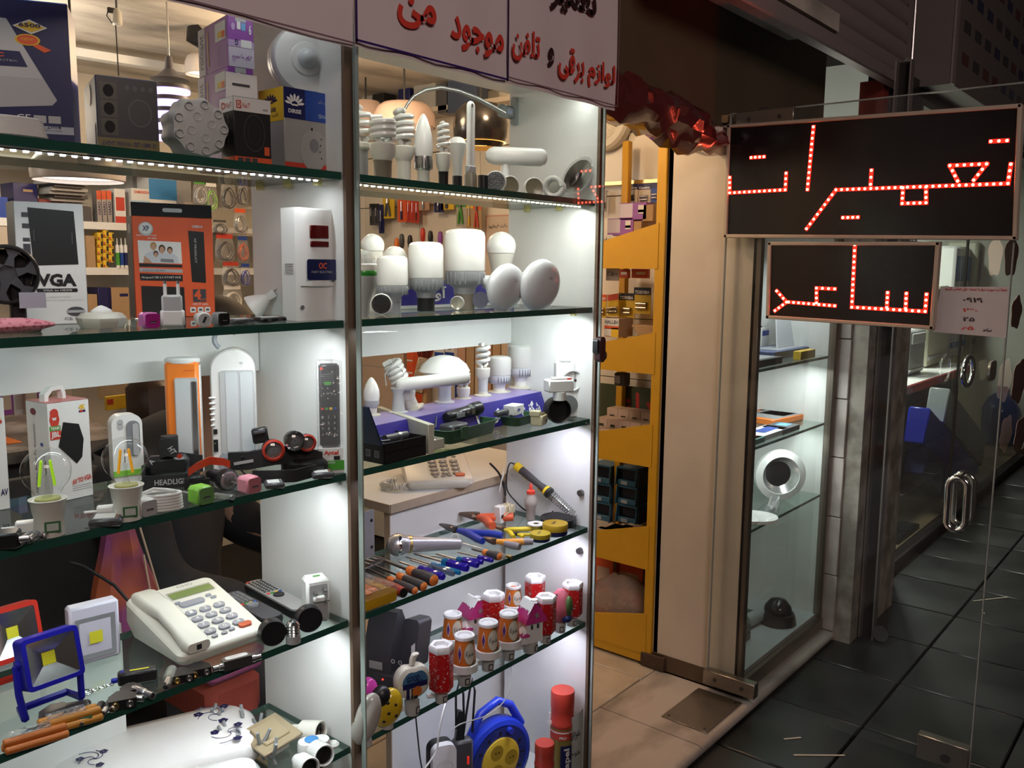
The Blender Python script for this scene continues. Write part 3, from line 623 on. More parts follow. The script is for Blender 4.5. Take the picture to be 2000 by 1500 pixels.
# halogen-shaped lamp lying on its side
P=back(at(512,618,Z2),.03);k=mpp(P);t=thing('reflector_lamp','white dish-shaped reflector lamp lying beside the gas detector','lamp',P,rad(-62),rot=(0,rad(-14),rad(-40)));r=25*k
M=T(0,0,r*.95)@RY(70);part(MB().lathe([(r*.98,-.016),(r,-.013),(r*.86,-.004),(r*.55,.012),(r*.34,.020)],white,28,M),'reflector',t);part(MB().box((0,0,.028),(r*.62,r*.5,.018),white,.002,M),'base',t)
part(MB().cyl(.0012,.036,.046,steel,6,M@T(.004,0,0)).cyl(.0012,.036,.046,steel,6,M@T(-.004,0,0)),'pin',t)
# wall gas detector
P=at(583,627,Z2);a=-4;w=span(P,rad(a),660);d=span(P,rad(a)+PI/2,553);h=hgt(P,404)
t=thing('gas_detector','large white gas detector with two dark red windows and a blue badge','detector',P,rad(a));b=MB()
cr=[(0,0),(w*.5,-.010),(w,0),(w,d),(0,d)]
b.loft([[(0,.006,z),(.006,0,z),(w*.3,-q,z),(w*.7,-q,z),(w-.006,0,z),(w,.006,z),(w,d,z),(0,d,z)]for z,q in((0,.002),(h*.30,.004),(h*.31,.010),(h*.9,.010),(h*.985,.004),(h,-.004))],white);part(b,'case',t)
M=T(0,-.0105,0)@FRONT;wm=mat('dark red window',(.12,.008,.008),.15,var=0)
part(MB().box((w*.47,-.0105,h*.79),(w*.46,.004,h*.115),wm,.001),'indicator_window',t);part(MB().box((w*.475,-.0105,h*.682),(w*.45,.004,h*.05),wm,.001),'indicator_window',t)
b=MB().poly(rr(w*.74,h*.185,.004,4,w*.52,h*.455),navy,M,.0006);b.text('OC',w*.54,h*.49,w*.20,h*.055,porange,M,.001,.03);b.text('PART ELECTRIC',w*.52,h*.435,w*.52,h*.02,lgrey,M,.001,.01);part(b,'badge',t)
b=MB()
for s_ in(.08,.92):b.cyl(.004,0,.001,grey,12,T(w*s_,-.0028,h*.12)@RX(90))
part(b,'screw',t)
b=MB()
for k in range(6):b.box((-.0005,d*.5,h*(.42+.017*k)),(.002,d*.5,.0016),lgrey)
stuff(part(b,'vent_rib',t))
# left display, third shelf
P=at(-20,1000,Z3)
o=box2('converter_box','white carton with purple lid, cut by the left edge of the photo','box',P,-8,-60,21,780,pwhite);p=o.p;FR=o.FR
p.rect(.5,.5,1,1,purple,o.TP,.0004);p.text('4K',.68,.84,.3,.05,pyel,FR);p.rect(.72,.79,.26,.03,pred,FR);p.text('AV',.75,.16,.35,.06,navy,FR,.001,.03);o.done()
P=at(104,984,Z3)
o=box2('converter_box','white carton reading AV TO VGA with a plastic carrying handle','box',P,6,61,183,789,pwhite);p=o.p;FR=o.FR;LF=o.LF
p.rect(.5,.5,1,1,pl('carton rose',(.62,.18,.16)),o.TP,.0004);U=lambda px,py:((px-104)/79.,(984-12*(px-104)/79.*0-py-(px-104)*.18*0)/195.)
dv=[(.20,.56),(.34,.80),(.72,.76),(.82,.60),(.76,.42),(.62,.36)]
p.poly(dv,pblack,FR,.0008);p.text('AV TO VGA',.72,.19,.48,.055,pred,FR,.001,.04,4)
for q in range(3):p.rect(.72,.135-.022*q,.48,.006,lgrey,FR,.0006)
p.text('4K',.82,.93,.16,.05,pyel,FR,.001,.04);p.rect(.82,.885,.16,.022,navy,FR);p.rect(.80,.887,.08,.022,pred,FR,.0008)
p.disc(.14,.90,.10,pred,FR,.0007,12,.045);p.poly([(.02,.83),(.06,.92),(.10,.83),(.18,.83),(.22,.92),(.26,.83),(.22,.77),(.06,.77)],pred,FR,.0008);p.rect(.14,.75,.26,.045,pgreen,FR,.0009);p.text('TEAM',.14,.75,.2,.03,pwhite,FR,.0012,.02)
p.rect(.15,.68,.26,.085,pred,FR,.0008);p.text('JBL',.15,.68,.22,.07,pwhite,FR,.0012,.03)
p.disc(.35,.90,.13,pl('carton plum',(.16,.02,.05)),LF,.0006,16,.035);p.text('AV Video Audio To Converter',.35,.42,.72,.10,dgrey,LF,.001,.01,90);p.disc(.66,.58,.06,pblue,LF,.0007,12,.02);p.text('Design',.74,.42,.16,.06,pblue,LF,.001,0,90);o.done()
b=MB();wv=o.w*.34;b.prism([(-wv,0),(-wv,.012),(-wv*.35,.022),(wv*.75,.022),(wv,.010),(wv,0),(wv*.7,0),(wv*.68,.008),(wv*.55,.0155),(-wv*.25,.0155),(-wv*.65,.007),(-wv*.65,0)],-.005,.005,white,T(o.w*.40,o.d*.5,o.h)@RZ(20)@FRONT);part(b,'carry_handle',o.t)
# filament bulbs in E27 plug sockets
def filament(label,px,pyb,ptop,z,dcol,dglow,wpx):
 P=back(at(px,pyb,z),.016);H=hgt(P,ptop);t=thing('filament_bulb',label,'bulb',P,facing(P),'filament bulbs in plug sockets');k=mpp(P);r=wpx*k/2
 hs=H*.43
 part(MB().lathe([(r*.60,0),(r*.60,hs*.55),(r*.64,hs*.62),(r*.70,hs*.9),(r*.78,hs),(r*.70,hs*1.01),(r*.62,hs*.97)],offw,24),'socket',t)
 b=MB().rect(r*.0,hs*.30,r*.62,hs*.30,pl('sticker green edge',(.05,.16,.07)),T(r*.12,-r*.605,0)@FRONT,.0006).rect(0,hs*.30,r*.46,hs*.20,pl('sticker pale',(.5,.53,.48)),T(r*.12,-r*.605,0)@FRONT,.0010);part(b,'price_sticker',t)
 part(MB().box((-r*.9,.012,hs*.24),(r*.8,.016,hs*.3),white,.002),'plug',t);part(MB().cyl(.0022,-.020,0,white,8,T(-r*1.2,.012,hs*.24)@RY(-90)@T(0,0,.020)),'pin',t)
 zc=hs+(H-hs)*.58;rg=r
 pr=[(r*.46,hs*.985),(r*.47,hs*1.05),(r*.52,hs*1.13)]+[(rg*math.cos(rad(q)),zc+rg*math.sin(rad(q)))for q in range(-48,90,12)]+[(.0005,zc+rg)]
 part(MB().lathe(pr,bulbglass,32,cap=False),'glass_globe',t)
 part(MB().lathe([(r*.52,hs*.99),(r*.5,hs*1.03),(r*.3,hs*1.04)],pl('lamp cement',(.42,.42,.14)),20),'collar',t)
 part(MB().lathe([(r*.20,hs*1.02),(r*.10,hs*1.2),(r*.07,zc-rg*.35),(r*.10,zc-rg*.2),(.001,zc-rg*.1)],glass('stem glass',(.95,.96,.95),boost=2.0),12,cap=False),'stem',t)
 fm=mat('filament %.2f'%dcol[0],dcol,.45,var=0,emit=dglow)
 for q in range(4):
  a=45+90*q;x,y=r*.34*math.cos(rad(a)),r*.34*math.sin(rad(a))
  part(MB().tube([(x*1.25,y*1.25,zc-rg*.62),(x*.72,y*.72,zc+rg*.40)],r*.06,fm,8),'filament',t)
 part(MB().tube([(0,0,zc-rg*.2),(0,0,zc+rg*.42)],r*.02,steel,6),'support_wire',t);return t
filament('clear bulb with lime green filaments, in a white plug socket at the left',98,1050,879,Z3,(.45,.80,.03),.35,90)
filament('clear bulb with amber filaments, in a white plug socket',250,1019,858,Z3,(.85,.38,.02),.35,84)
# white torch-lamp behind the amber bulb
P=back(at(252,950,Z3),.02);k=mpp(P);H=hgt(P,809);w=56*k;t=thing('torch_lamp','white rounded torch lamp with a loop handle behind the amber bulb','torch',P,facing(P)+rad(14))
pts=rr(w,H,w*.35,6,0,H/2);part(MB().prism(pts,-w*.12,w*.42,white,FRONT@T(0,0,-w*.3)),'body',t)
part(MB().prism(rr(w*.44,H*.5,w*.2,5,w*.18,H*.66),0,.002,grey,T(0,-w*.125,0)@FRONT),'handle_recess',t);part(MB().prism(rr(w*.20,H*.46,w*.08,4,w*.26,H*.64),0,.003,lgrey,T(0,-w*.128,0)@FRONT),'light_panel',t)
part(MB().box((0,-w*.12,H*.17),(w*1.01,.004,H*.08),green),'band',t)
for q in(0,1):part(MB().disc(-w*.22,H*(.90-.06*q),w*.10,lgrey,T(0,-w*.125,0)@FRONT,.0008),'button',t)
# orange lantern
P=PX(362,0.185,Z3);k=mpp(P);H=hgt(P,700);w=62*k;t=thing('lantern','orange and white rechargeable lantern with a tall light panel','lantern',P,facing(P)-rad(8));dd=w*.6
part(MB().box((0,dd/2,H*.49),(w,dd,H*.97),orange,w*.10),'body',t)
part(MB().box((0,dd/2+.004,H*.48),(w*1.05,dd*.9,H*.95),white,w*.1),'back_shell',t)
part(MB().lathe([(w*.50,H*.955),(w*.54,H*.97),(w*.53,H*.99),(w*.46,H)],white,28,T(0,dd/2,0)@SC(1,.62,1)),'cap',t)
part(MB().prism(rr(w*.68,H*.80,w*.07,4,w*.13,H*.44),0,.0035,lgrey,T(0,.0005,0)@FRONT),'light_frame',t)
part(MB().prism(rr(w*.44,H*.77,w*.04,4,w*.04,H*.44),0,.002,mat('diffuser grey',(.55,.58,.60),.2,var=.02),T(0,-.003,0)@FRONT),'diffuser',t);part(MB().prism(rr(w*.14,H*.74,w*.03,3,w*.37,H*.44),0,.002,steel,T(0,-.003,0)@FRONT),'reflector',t)
part(MB().prism(rr(w*.13,H*.13,w*.06,4,-w*.40,H*.16),0,.004,white,T(0,.0,0)@FRONT),'switch',t)
part(MB().text('rechargeable',w*.22,H*.90,w*.28,H*.012,pred,T(0,.0,0)@FRONT,.0012),'lettering',t)
# white lantern with grey hook
P=PX(460,0.165,Z3);k=mpp(P);H=hgt(P,682);w=84*k;t=thing('lantern','tall white emergency lantern with a grey hook on top','lantern',P,facing(P)-rad(4));dd=w*.75
arch=[(-w/2,0),(w/2,0),(w/2,H*.84)]+[(w/2*math.cos(rad(q)),H*.84+H*.16*math.sin(rad(q)))for q in range(15,180,15)]+[(-w/2,H*.84)]
b=MB();rings=[]
for off,sc_ in((0.0,.92),(.05,.985),(.12,1),(.8,1),(1.0,.9)):
 rings.append([((x)*sc_,off*dd,H*.5+(z-H*.5)*(1-(1-sc_)*.35))for x,z in arch])
b.loft([r[::-1]for r in rings],pl('lantern white',(.72,.71,.70)));part(b,'body',t);tf=T(0,-.0005,0)@FRONT
part(MB().prism(rr(w*.76,H*.68,w*.06,4,w*.10,H*.49),-.002,.003,lgrey,tf),'light_frame',t)
for q in(0,1):part(MB().prism(rr(w*.27,H*.65,w*.06,4,w*(-.02+.32*q),H*.49),0,.004,mat('diffuser grey',(.55,.58,.60),.2),tf),'tube_light',t)
b=MB().prism(rr(w*.84,H*.13,w*.12,4,w*.06,H*.085),-.003,.0035,pl('lantern grey',(.30,.33,.37)),tf);part(b,'base_panel',t)
b=MB()
for q in range(3):b.box((-w*.12,-.004,H*(.055+.03*q)),(w*.2,.002,.0022),grey)
stuff(part(b,'speaker_slot',t));part(MB().cyl(w*.12,0,.006,lgrey,20,T(w*.26,-.004,H*.06)@RX(90)),'dial',t)
for q in range(6):part(MB().box((-w*.46,-.002,H*(.385+.045*q)),(w*(.10+.012*q),.006,H*.016),white,.002),'vent_rib',t)
part(MB().rect(-w*.41,H*.335,w*.09,H*.04,black,tf,.0026),'rocker',t);part(MB().rect(-w*.41,H*.22,w*.10,H*.10,black,tf,.0026).disc(-w*.42,H*.24,.0015,chrome,tf,.004,6),'mains_inlet',t);part(MB().text('dp',w*.2,H*.89,w*.08,H*.016,grey,tf,.002),'lettering',t)
part(MB().tube([(-w*.14+(w*.26)*math.cos(rad(q)),dd*.45,H*1.07+H*.085*math.sin(rad(q)))for q in range(235,30,-12)],w*.055,pl('lantern grey',(.30,.33,.37)),8),'hook',t)
part(MB().lathe([(w*.10,.0),(w*.26,.012),(w*.30,.022)],glass('torch lens',(.9,.9,.9),boost=2,milky=.25),20,T(w*.52,dd*.4,H*.15)@RY(65)),'side_torch',t)
# headlamps, a dark tangle of straps
strap=mat('black strap',(.016,.016,.018),.75,var=.3,vs=200);lensm=glass('lamp lens',(.75,.78,.8),boost=2.5,milky=.12);redp=pl('headlamp red',(.42,.035,.02))
def band(b,pts,hgt_,th,m):
 n=len(pts);rs=[]
 for i in range(n):
  a_=Vector(pts[min(i+1,n-1)])-Vector(pts[max(i-1,0)]);a_.z=0;a_.normalize();nn=Vector((-a_.y,a_.x,0))*th/2;p_=Vector(pts[i])
  rs.append([tuple(p_+nn),tuple(p_-nn),tuple(p_-nn+Vector((0,0,hgt_))),tuple(p_+nn+Vector((0,0,hgt_)))])
 return b.loft(rs,m)
P=back(at(335,954,Z3),.02);k=mpp(P);t=thing('headlamp','black strap headlamp lettered HEADLIGHT beside the cable coil','headlamp',P,facing(P))
b=MB();band(b,[(-50*k,-.012,.0),(-20*k,-.016,0),(15*k,-.016,0),(45*k,-.010,0),(52*k,.004,0)],26*k,.003,strap);part(b,'strap',t)
b=MB();band(b,[(-48*k,.0,2*k),(-52*k,.020,4*k),(-20*k,.030,20*k),(20*k,.03,24*k),(60*k,.02,18*k)],34*k,.003,strap);part(b,'strap',t)
part(MB().box((-4*k,.014,38*k),(78*k,.026,40*k),black,8*k),'battery_case',t)
b=MB();band(b,[(-18*k,.002,56*k),(-4*k,-.004,60*k),(14*k,-.002,56*k)],36*k,.004,strap);b.cyl(16*k,60*k,96*k,strap,16,T(0,.014,0));part(b,'strap_loop',t)
M=T(0,-.018,0)@FRONT;b=MB().text('HEADLIGHT',4*k,13*k,68*k,11*k,lgrey,M,.001,.02).text('HT',4*k,72*k,15*k,11*k,lgrey,T(0,-.008,0)@FRONT,.002,.02,-60).text('A',-34*k,52*k,9*k,10*k,lgrey,T(0,-.006,0)@FRONT,.002,.02,50);part(b,'lettering',t)
part(MB().disc(17*k,60*k,5*k,redp,T(0,-.010,0)@FRONT),'red_tab',t)
P=back(at(425,958,Z3),.014);k=mpp(P);t=thing('headlamp','black torch headlamp with a red strap, lying between the green and pink chargers','headlamp',P,facing(P))
M=T(12*k,0,19*k)@RZ(28)@RX(90);part(MB().lathe([(9*k,-.045),(13*k,-.030),(13*k,-.005),(20*k,.002),(22*k,.012),(20*k,.020)],black,22,M@T(0,0,-.002)),'torch_body',t)
part(MB().lathe([(19*k,.0182),(17*k,.0195),(.001,.0197)],lensm,20,M,cap=False),'lens',t);part(MB().ring(0,0,12*k,17*k,chrome,M,.0185),'bezel',t)
b=MB();band(b,[(-52*k,.0,28*k),(-36*k,-.004,40*k),(-12*k,-.004,50*k),(12*k,.004,44*k),(24*k,.012,36*k)],15*k,.004,pl('strap red',(.50,.045,.015)));part(b,'red_strap',t)
b=MB();band(b,[(-58*k,.012,0),(-40*k,-.006,2*k),(-14*k,-.008,4*k)],20*k,.008,black);b.box((-38*k,.0,20*k),(34*k,.014,18*k),black,4*k);part(b,'tilt_bracket',t);part(MB().disc(-28*k,8*k,4*k,redp,T(0,-.012,0)@FRONT),'red_button',t)
P=back(at(560,940,Z3),.03);k=mpp(P);t=thing('headlamp','large three-beam headlamp with red and silver bezels','headlamp',P,facing(P))
b=MB();band(b,[(-105*k,.0,20*k),(-70*k,-.018,24*k),(-20*k,-.012,30*k),(20*k,.02,22*k),(70*k,.02,10*k)],34*k,.010,strap);part(b,'strap',t)
b=MB();band(b,[(-62*k,-.03,0),(-20*k,-.045,2*k),(16*k,-.038,0),(60*k,.0,0)],24*k,.004,strap);b.box((35*k,.012,16*k),(90*k,.03,32*k),black,8*k);part(b,'strap',t)
for dx,dz,rs,mz,y in((-24,58,21,redp,-.012),(16,74,19,chrome,-.008),(40,66,17,redp,.006)):
 M=T(dx*k,y,dz*k)@RZ(8)@RX(84);part(MB().lathe([(rs*.8*k,-.034),(rs*k,-.012),(rs*k,.004)],black,20,M),'lamp_barrel',t)
 part(MB().lathe([(rs*k,.003),(rs*1.02*k,.008),(rs*.80*k,.010),(rs*.72*k,.004)],mz,22,M,cap=False),'bezel',t);part(MB().lathe([(rs*.78*k,.004),(rs*.5*k,.006),(.001,.0065)],lensm,18,M,cap=False),'lens',t)
part(MB().box((-36*k,.016,88*k),(30*k,.016,30*k),black,.003,RY(-8)).box((-36*k,.006,96*k),(22*k,.004,6*k),dgrey,.001,RY(-8)),'battery_holder',t)
part(MB().tube([(-60*k,-.015,50*k),(-82*k,-.02,48*k),(-88*k,-.022,30*k),(-70*k,-.03,10*k)],.0016,black,6),'cable',t)
part(MB().rect(-72*k,50*k,36*k,6*k,lgrey,T(0,-.020,0)@FRONT@RZ(8),.004),'label_strip',t)
# white cable coil and its adapter
P=back(at(318,1003,Z3),.024);k=mpp(P);b=MB();r=36*k
for q in range(6):b.tube([(r*(1-.01*q)*math.cos(i*PI/14),r*.55*math.sin(i*PI/14),.0024+.0045*q)for i in range(28)],.0024,white,7,None,True)
b.tube([(-r*.95,-.002,.028),(-r*.4,-r*.42,.036),(r*.2,-r*.2,.032),(r*.7,-r*.4,.030)],.0026,white,7)
single(b,'cable_coil','neat white coil of charging cable behind the white USB adapter','cable',P,facing(P))
k=mpp(at(292,1008,Z3));cube('usb_charger','white USB charger cube between the amber bulb and the cable coil',293,1009,Z3,4,34*k,white,lgrey)
k=mpp(at(400,985,Z3));cube('usb_charger','lime green USB charger cube at the shelf edge',404,986,Z3,4,36*k,green,pl('green dull',(.14,.30,.10)))
k=mpp(at(497,963,Z3));cube('usb_charger','pale pink USB charger cube at the shelf edge',498,964,Z3,6,33*k,pink,pl('pink dull',(.50,.18,.22)))
P=at(440,975,Z3);single(MB().cyl(.0045,-.015,.012,glass('fuse glass',(.9,.9,.9),boost=2,milky=.15),14,T(0,0,.0045)@RZ(60)@RX(90)).cyl(.0047,.012,.016,steel,14,T(0,0,.0045)@RZ(60)@RX(90)).cyl(.0047,-.019,-.015,steel,14,T(0,0,.0045)@RZ(60)@RX(90)),'glass_fuse','clear glass fuse lying beside the lime green charger','fuse',P,rad(-40))
battery('black and white flat battery between the bulbs, at the shelf edge',205,1031,Z3,-34,52*k,.042,.012,dgrey,pwhite,orange)
battery('white flat battery lying just behind the pale pink charger',538,956,Z3,-30,38*k,.036,.010,dgrey,pwhite,pwhite)
battery('white and orange battery pack in front of the boxed remote control',632,936,Z3,-30,46*k,.034,.011,dgrey,pwhite,orange)
def coax(name,label,px,py,z,rz,m,s=1.0,group='small plugs on the left shelves'):
 P=at(px,py,z);t=thing(name,label,'plug',P,rad(rz),group);r=.0052*s;M=T(0,0,r)@RX(90)
 part(MB().lathe([(r*.7,-.030*s),(r,-.026*s),(r,-.008*s),(r*.85,-.006*s)],m,14,M),'sleeve',t);part(MB().lathe([(r*.8,-.007*s),(r*.8,.006*s),(r*.6,.0065*s),(r*.55,-.002*s)],steel,14,M),'metal_tip',t);return t
for i,(px,py,l)in enumerate(((40,1068,'leftmost of three'),(62,1060,'middle one of three'),(87,1053,'rightmost of three'))):coax('coax_plug','grey coax plug, '+l+' in front of the lime-filament bulb',px,py,Z3,-42,grey,1.15)
P=at(2,1078,Z3);single(MB().box((0,.02,.011),(.040,.03,.022),black,.003).cyl(.004,0,.012,steel,10,T(.02,.01,.012)@RY(90)),'wall_adapter','small black adapter block at the left end of the third shelf','adapter',P,rad(-30))
# remote control in a clear pack
P=at(624,925,Z3);k=mpp(P)
H=hgt(P,705);w=36*k;t=thing('boxed_remote','black television remote standing in a clear pack with a green and white foot','remote control',P,facing(P)+rad(4));w=40*k;d2=24*k
part(MB().box((w*.62,d2/2,H/2),(w*1.3,d2,H),cello,.002),'clear_pack',t)
part(MB().box((w*.55,d2*.5,H*.60),(w*.96,d2*.6,H*.74),black,.004),'remote_body',t);M=T(w*.07,d2*.195,0)@FRONT
b=MB();cw=w*.96
b.disc(cw*.12,H*.93,.003,red,M,.001,10);b.poly(rr(cw*.36,H*.030,.002,3,cw*.42,H*.80),pgreen,M,.001)
for j,c_ in enumerate((red,pgreen,pyel,pblue)):b.rect(cw*(.14+.21*j),H*.575,cw*.15,H*.022,c_,M,.001)
for j in range(12):b.text('123456789*0#'[j],cw*(.14+.3*(j%3)),H*(.50-.052*(j//3)),cw*.08,H*.024,lgrey,M,.001)
for(x,y)in((.42,.755),(.42,.665),(.22,.71),(.62,.71)):b.disc(cw*x,H*y,.0012,lgrey,M,.001,6)
b.text('OK',cw*.42,H*.71,cw*.16,H*.016,lgrey,M,.001)
for j in range(5):b.rect(cw*.45,H*(.88-.018*j),cw*.6,H*.003,grey,M,.001)
part(b,'keypad',t)
M=T(0,-.0006,0)@FRONT;b=MB().box((w*.62,d2/2,H*.11),(w*1.28,d2*.98,H*.22),pwhite);b.rect(w*.62,H*.07,w*1.28,H*.085,pgreen,M).text('Antel',w*.58,H*.185,w*.7,H*.04,pred,M,.001,.04).rect(w*.85,H*.135,w*.3,H*.035,pblack,M);b.text('RM-D920',w*.45,H*.095,w*.6,H*.018,pwhite,M,.001);part(b,'card_foot',t)
part(MB().prism(rr(w*.9,H*.10,.008,4,w*.75,H*1.04),-.0004,.0004,clear,T(0,d2,0)@FRONT),'hang_tab',t)
# left display, fourth shelf
def flood(label,px,py,z,rz,m,wpx,hpx):
 P=at(px,py,z);k=mpp(P);w=wpx*k;h=hpx*k;t=thing('work_lamp',label,'lamp',P,rad(rz),'square COB work lamps');zc=h*.66;hd=h*.60;M=T(0,0,zc)@RX(-14)@FRONT
 th=.016
 b=MB();q=rr(w,hd,w*.08,3);inn=rr(w*.84,hd*.82,.003,3);n=len(q)
 vs=[(x,y,.012)for x,y in q]+[(x,y,.012)for x,y in inn]+[(x,y,-th)for x,y in q]+[(x,y,-.006)for x,y in inn]
 fs=[]
 for i in range(n):j=(i+1)%n;fs+=[(i,j,n+j,n+i),(2*n+i,2*n+j,j,i),(n+i,n+j,3*n+j,3*n+i)]
 fs.append(tuple(2*n+i for i in range(n-1,-1,-1)));b.add(vs,fs,m,M);part(b,'frame',t)
 b=MB();a=w*.42;c=hd*.41;e=w*.115;zz=-.004
 o_=[(-a,-c,.010),(a,-c,.010),(a,c,.010),(-a,c,.010)];i_=[(-e,-e,zz),(e,-e,zz),(e,e,zz),(-e,e,zz)]
 b.add(o_+i_,[(0,1,5,4),(1,2,6,5),(2,3,7,6),(3,0,4,7)],mat('mirror reflector',(.78,.79,.80),.22,1,var=0),M,False);part(b,'reflector',t);part(MB().rect(0,0,2*e,2*e,cob,M,zz+.0004),'cob_chip',t)
 bw=w*.13
 for s_ in(-1,1):part(MB().tube([(s_*w*.53,.010,zc),(s_*w*.54,.004,zc*.5),(s_*w*.50,-.004,.006)],bw*.5,m,6),'stand_arm',t);part(MB().cyl(bw*.7,-.003,.006,m,14,T(s_*w*.5,.010,zc)@RY(90)),'knob',t)
 part(MB().tube([(-w*.50,-.004,.006),(-w*.42,.03,.006),(w*.42,.03,.006),(w*.50,-.004,.006)],.006,m,6),'stand_foot',t);return t
flood('red square COB lamp on a folding stand at the left edge',34,1345,Z4,2,pl('lamp red',(.60,.035,.02)),92,175)
flood('blue square COB lamp on a folding stand',104,1388,Z4,2,pl('lamp blue',(.012,.012,.36)),108,165)
P=at(190,1292,Z4);k=mpp(P);w=92*k;h=hgt(P,1180);t=thing('wall_light','white square COB panel light standing behind the blue work lamp','lamp',P,rad(-8));lav=pl('lamp lavender white',(.66,.66,.80))
part(MB().box((0,.013,h/2),(w,.026,h),lav,.004),'case',t);M=T(0,-.0005,h*.44)@FRONT;a=w*.40;c=h*.36;e=w*.13
b=MB().add([(-a,-c,.0012),(a,-c,.0012),(a,c,.0012),(-a,c,.0012),(-e,-e,-.004),(e,-e,-.004),(e,e,-.004),(-e,e,-.004)],[(0,1,5,4),(1,2,6,5),(2,3,7,6),(3,0,4,7)],mat('satin reflector',(.50,.53,.58),.35,.5,var=0),M,False);part(b,'reflector',t)
part(MB().rect(0,0,2*e,2*e,cob,M,.0014),'cob_chip',t)
# telephone
def telephone(label,P,rz,s,body,key,hs=True,cable=True):
 t=thing('telephone',label,'telephone',P,rz);w,d=.165*s,.195*s
 def top(x,y):return.022*s+(y/d)*.045*s
 M=Matrix(((1,0,0,0),(0,1,0,0),(0,.045*s/d,1,.022*s),(0,0,0,1)))
 b=MB();q=rr(w,d,.014*s,4,w/2,d/2);n=len(q)
 b.loft([[(w/2+(x-w/2)*.9,d/2+(y-d/2)*.93,0)for x,y in q],[(x,y,top(x,y)*.45)for x,y in q],[(x,y,top(x,y)-.004)for x,y in q],[(w/2+(x-w/2)*.96,d/2+(y-d/2)*.97,top(x,y))for x,y in q]],body);part(b,'base',t)
 k0=.074*s
 part(MB().rect(w*.66,d*.83,w*.52,d*.13,pl('lcd bezel',(.45,.44,.40)),M,.0008).rect(w*.66,d*.82,w*.49,d*.10,pl('lcd green',(.20,.27,.09),.2),M,.0016),'display',t)
 for j in range(12):
  x=k0+.027*s*(j%3);y=d*.50-.021*s*(j//3)
  o_=part(MB().prism(rr(.021*s,.013*s,.0062*s,4),0,.004*s,key,M@T(x,y,0)),'key',t);part(MB().text('123456789*0#'[j],0,0,.006*s,.008*s,white,M@T(x,y,.0042*s),.0006),'key_mark',o_)
 part(MB().prism(rr(.046*s,.014*s,.006*s,4),0,.004*s,key,M@T(k0+.018*s,d*.645,0)),'key',t,'wide function key');part(MB().prism(rr(.024*s,.012*s,.006*s,4),0,.004*s,pl('key coral',(.55,.12,.06)),M@T(k0+.060*s,d*.12,0)),'key',t,'coral red key')
 for j,(x,y)in enumerate(((0,.70),(.005,.65),(.058,.69),(.063,.64),(.004,.10),(.022,.10),(.038,.115))):part(MB().prism(rr(.011*s,.006*s,.003*s,3),0,.003*s,key,M@T(k0+(x-.004)*s,d*y,0)),'small_key',t)
 part(MB().text('OHO',w*.66,d*.945,.030*s,.008*s,grey,M,.0008),'maker_mark',t)
 if hs:
  b=MB();rs=[]
  for y,zz,ww,hh in((-.004,.030,.040,.016),(.012,.032,.046,.026),(.05,.046,.040,.018),(.10,.060,.038,.018),(.15,.062,.044,.026),(.178,.062,.048,.030),(.192,.064,.040,.020)):
   rs.append([(.032*s+x,y*s,zz*s+z_)for x,z_ in rr(ww*s,hh*s,min(ww,hh)*s*.42,4)])
  b.loft([r_[::-1]for r_ in rs],body);part(b,'handset',t);part(MB().rect(.032*s,.030*s,.009*s,.009*s,black,T(0,-.004*s,0)@FRONT,.0008),'cord_socket',t)
 return t
P=at(352,1308,Z4);telephone('white desk telephone with grey keys and a green display',P,rad(-2),1.0,pl('phone ivory',(.74,.73,.66)),pl('key grey',(.28,.30,.36)))
P0=at(262,1205,Z4);b=MB().tube([(0,0,.02),(-.02,.03,.06),(-.06,.06,.10),(-.08,.07,.11)],.003,black,7);single(b,'phone_cable','black cord running over the white back board behind the telephone','cord',P0)
# remotes
def remote(label,P,rz,l,w,bodym,topm,keys):
 t=thing('remote_control',label,'remote control',P,rz);h=.020
 b=MB().loft([[(x*q,y,z)for x,y in rr(w,l,w*.3,4,0,l/2)]for q,z in((.85,0),(1,h*.5),(.97,h*.85))],bodym);part(b,'body',t)
 part(MB().prism(rr(w*.90,l*.97,w*.25,4,0,l/2),h*.80,h,topm),'faceplate',t)
 b=MB()
 for i in range(8):
  for j in range(4):b.box((w*(-.30+.2*j),l*(.93-.045*i),h),(w*.13,l*.024,.003),keys,.0008)
 stuff(part(b,'button',t));b=MB()
 for j,c_ in enumerate((red,pgreen,pyel,pblue)):b.box((w*(-.3+.2*j),l*.545,h),(w*.15,l*.03,.004),c_,.001)
 stuff(part(b,'colour_button',t));part(MB().lathe([(w*.26,h),(w*.25,h+.003),(w*.12,h+.002)],keys,20,T(0,l*.46,0)),'ring_button',t);part(MB().box((-w*.3,l*.955,h),(w*.2,l*.02,.004),red,.001),'power_button',t);return t
for lb,n,f_,w_,bm_,tm_,km_ in(('dark remote control lying beside the telephone',(538,1226),(446,1176),.044,black,dgrey,grey),('silver-grey remote control with black keys, near the side panel',(594,1208),(492,1152),.042,black,mat('silver plastic',(.40,.40,.40),.3,.2,var=.03),black)):
 A_=at(*n,Z4);B_=at(*f_,Z4);D_=B_-A_;remote(lb,A_,math.atan2(-D_.x,D_.y),D_.length,w_,bm_,tm_,km_)
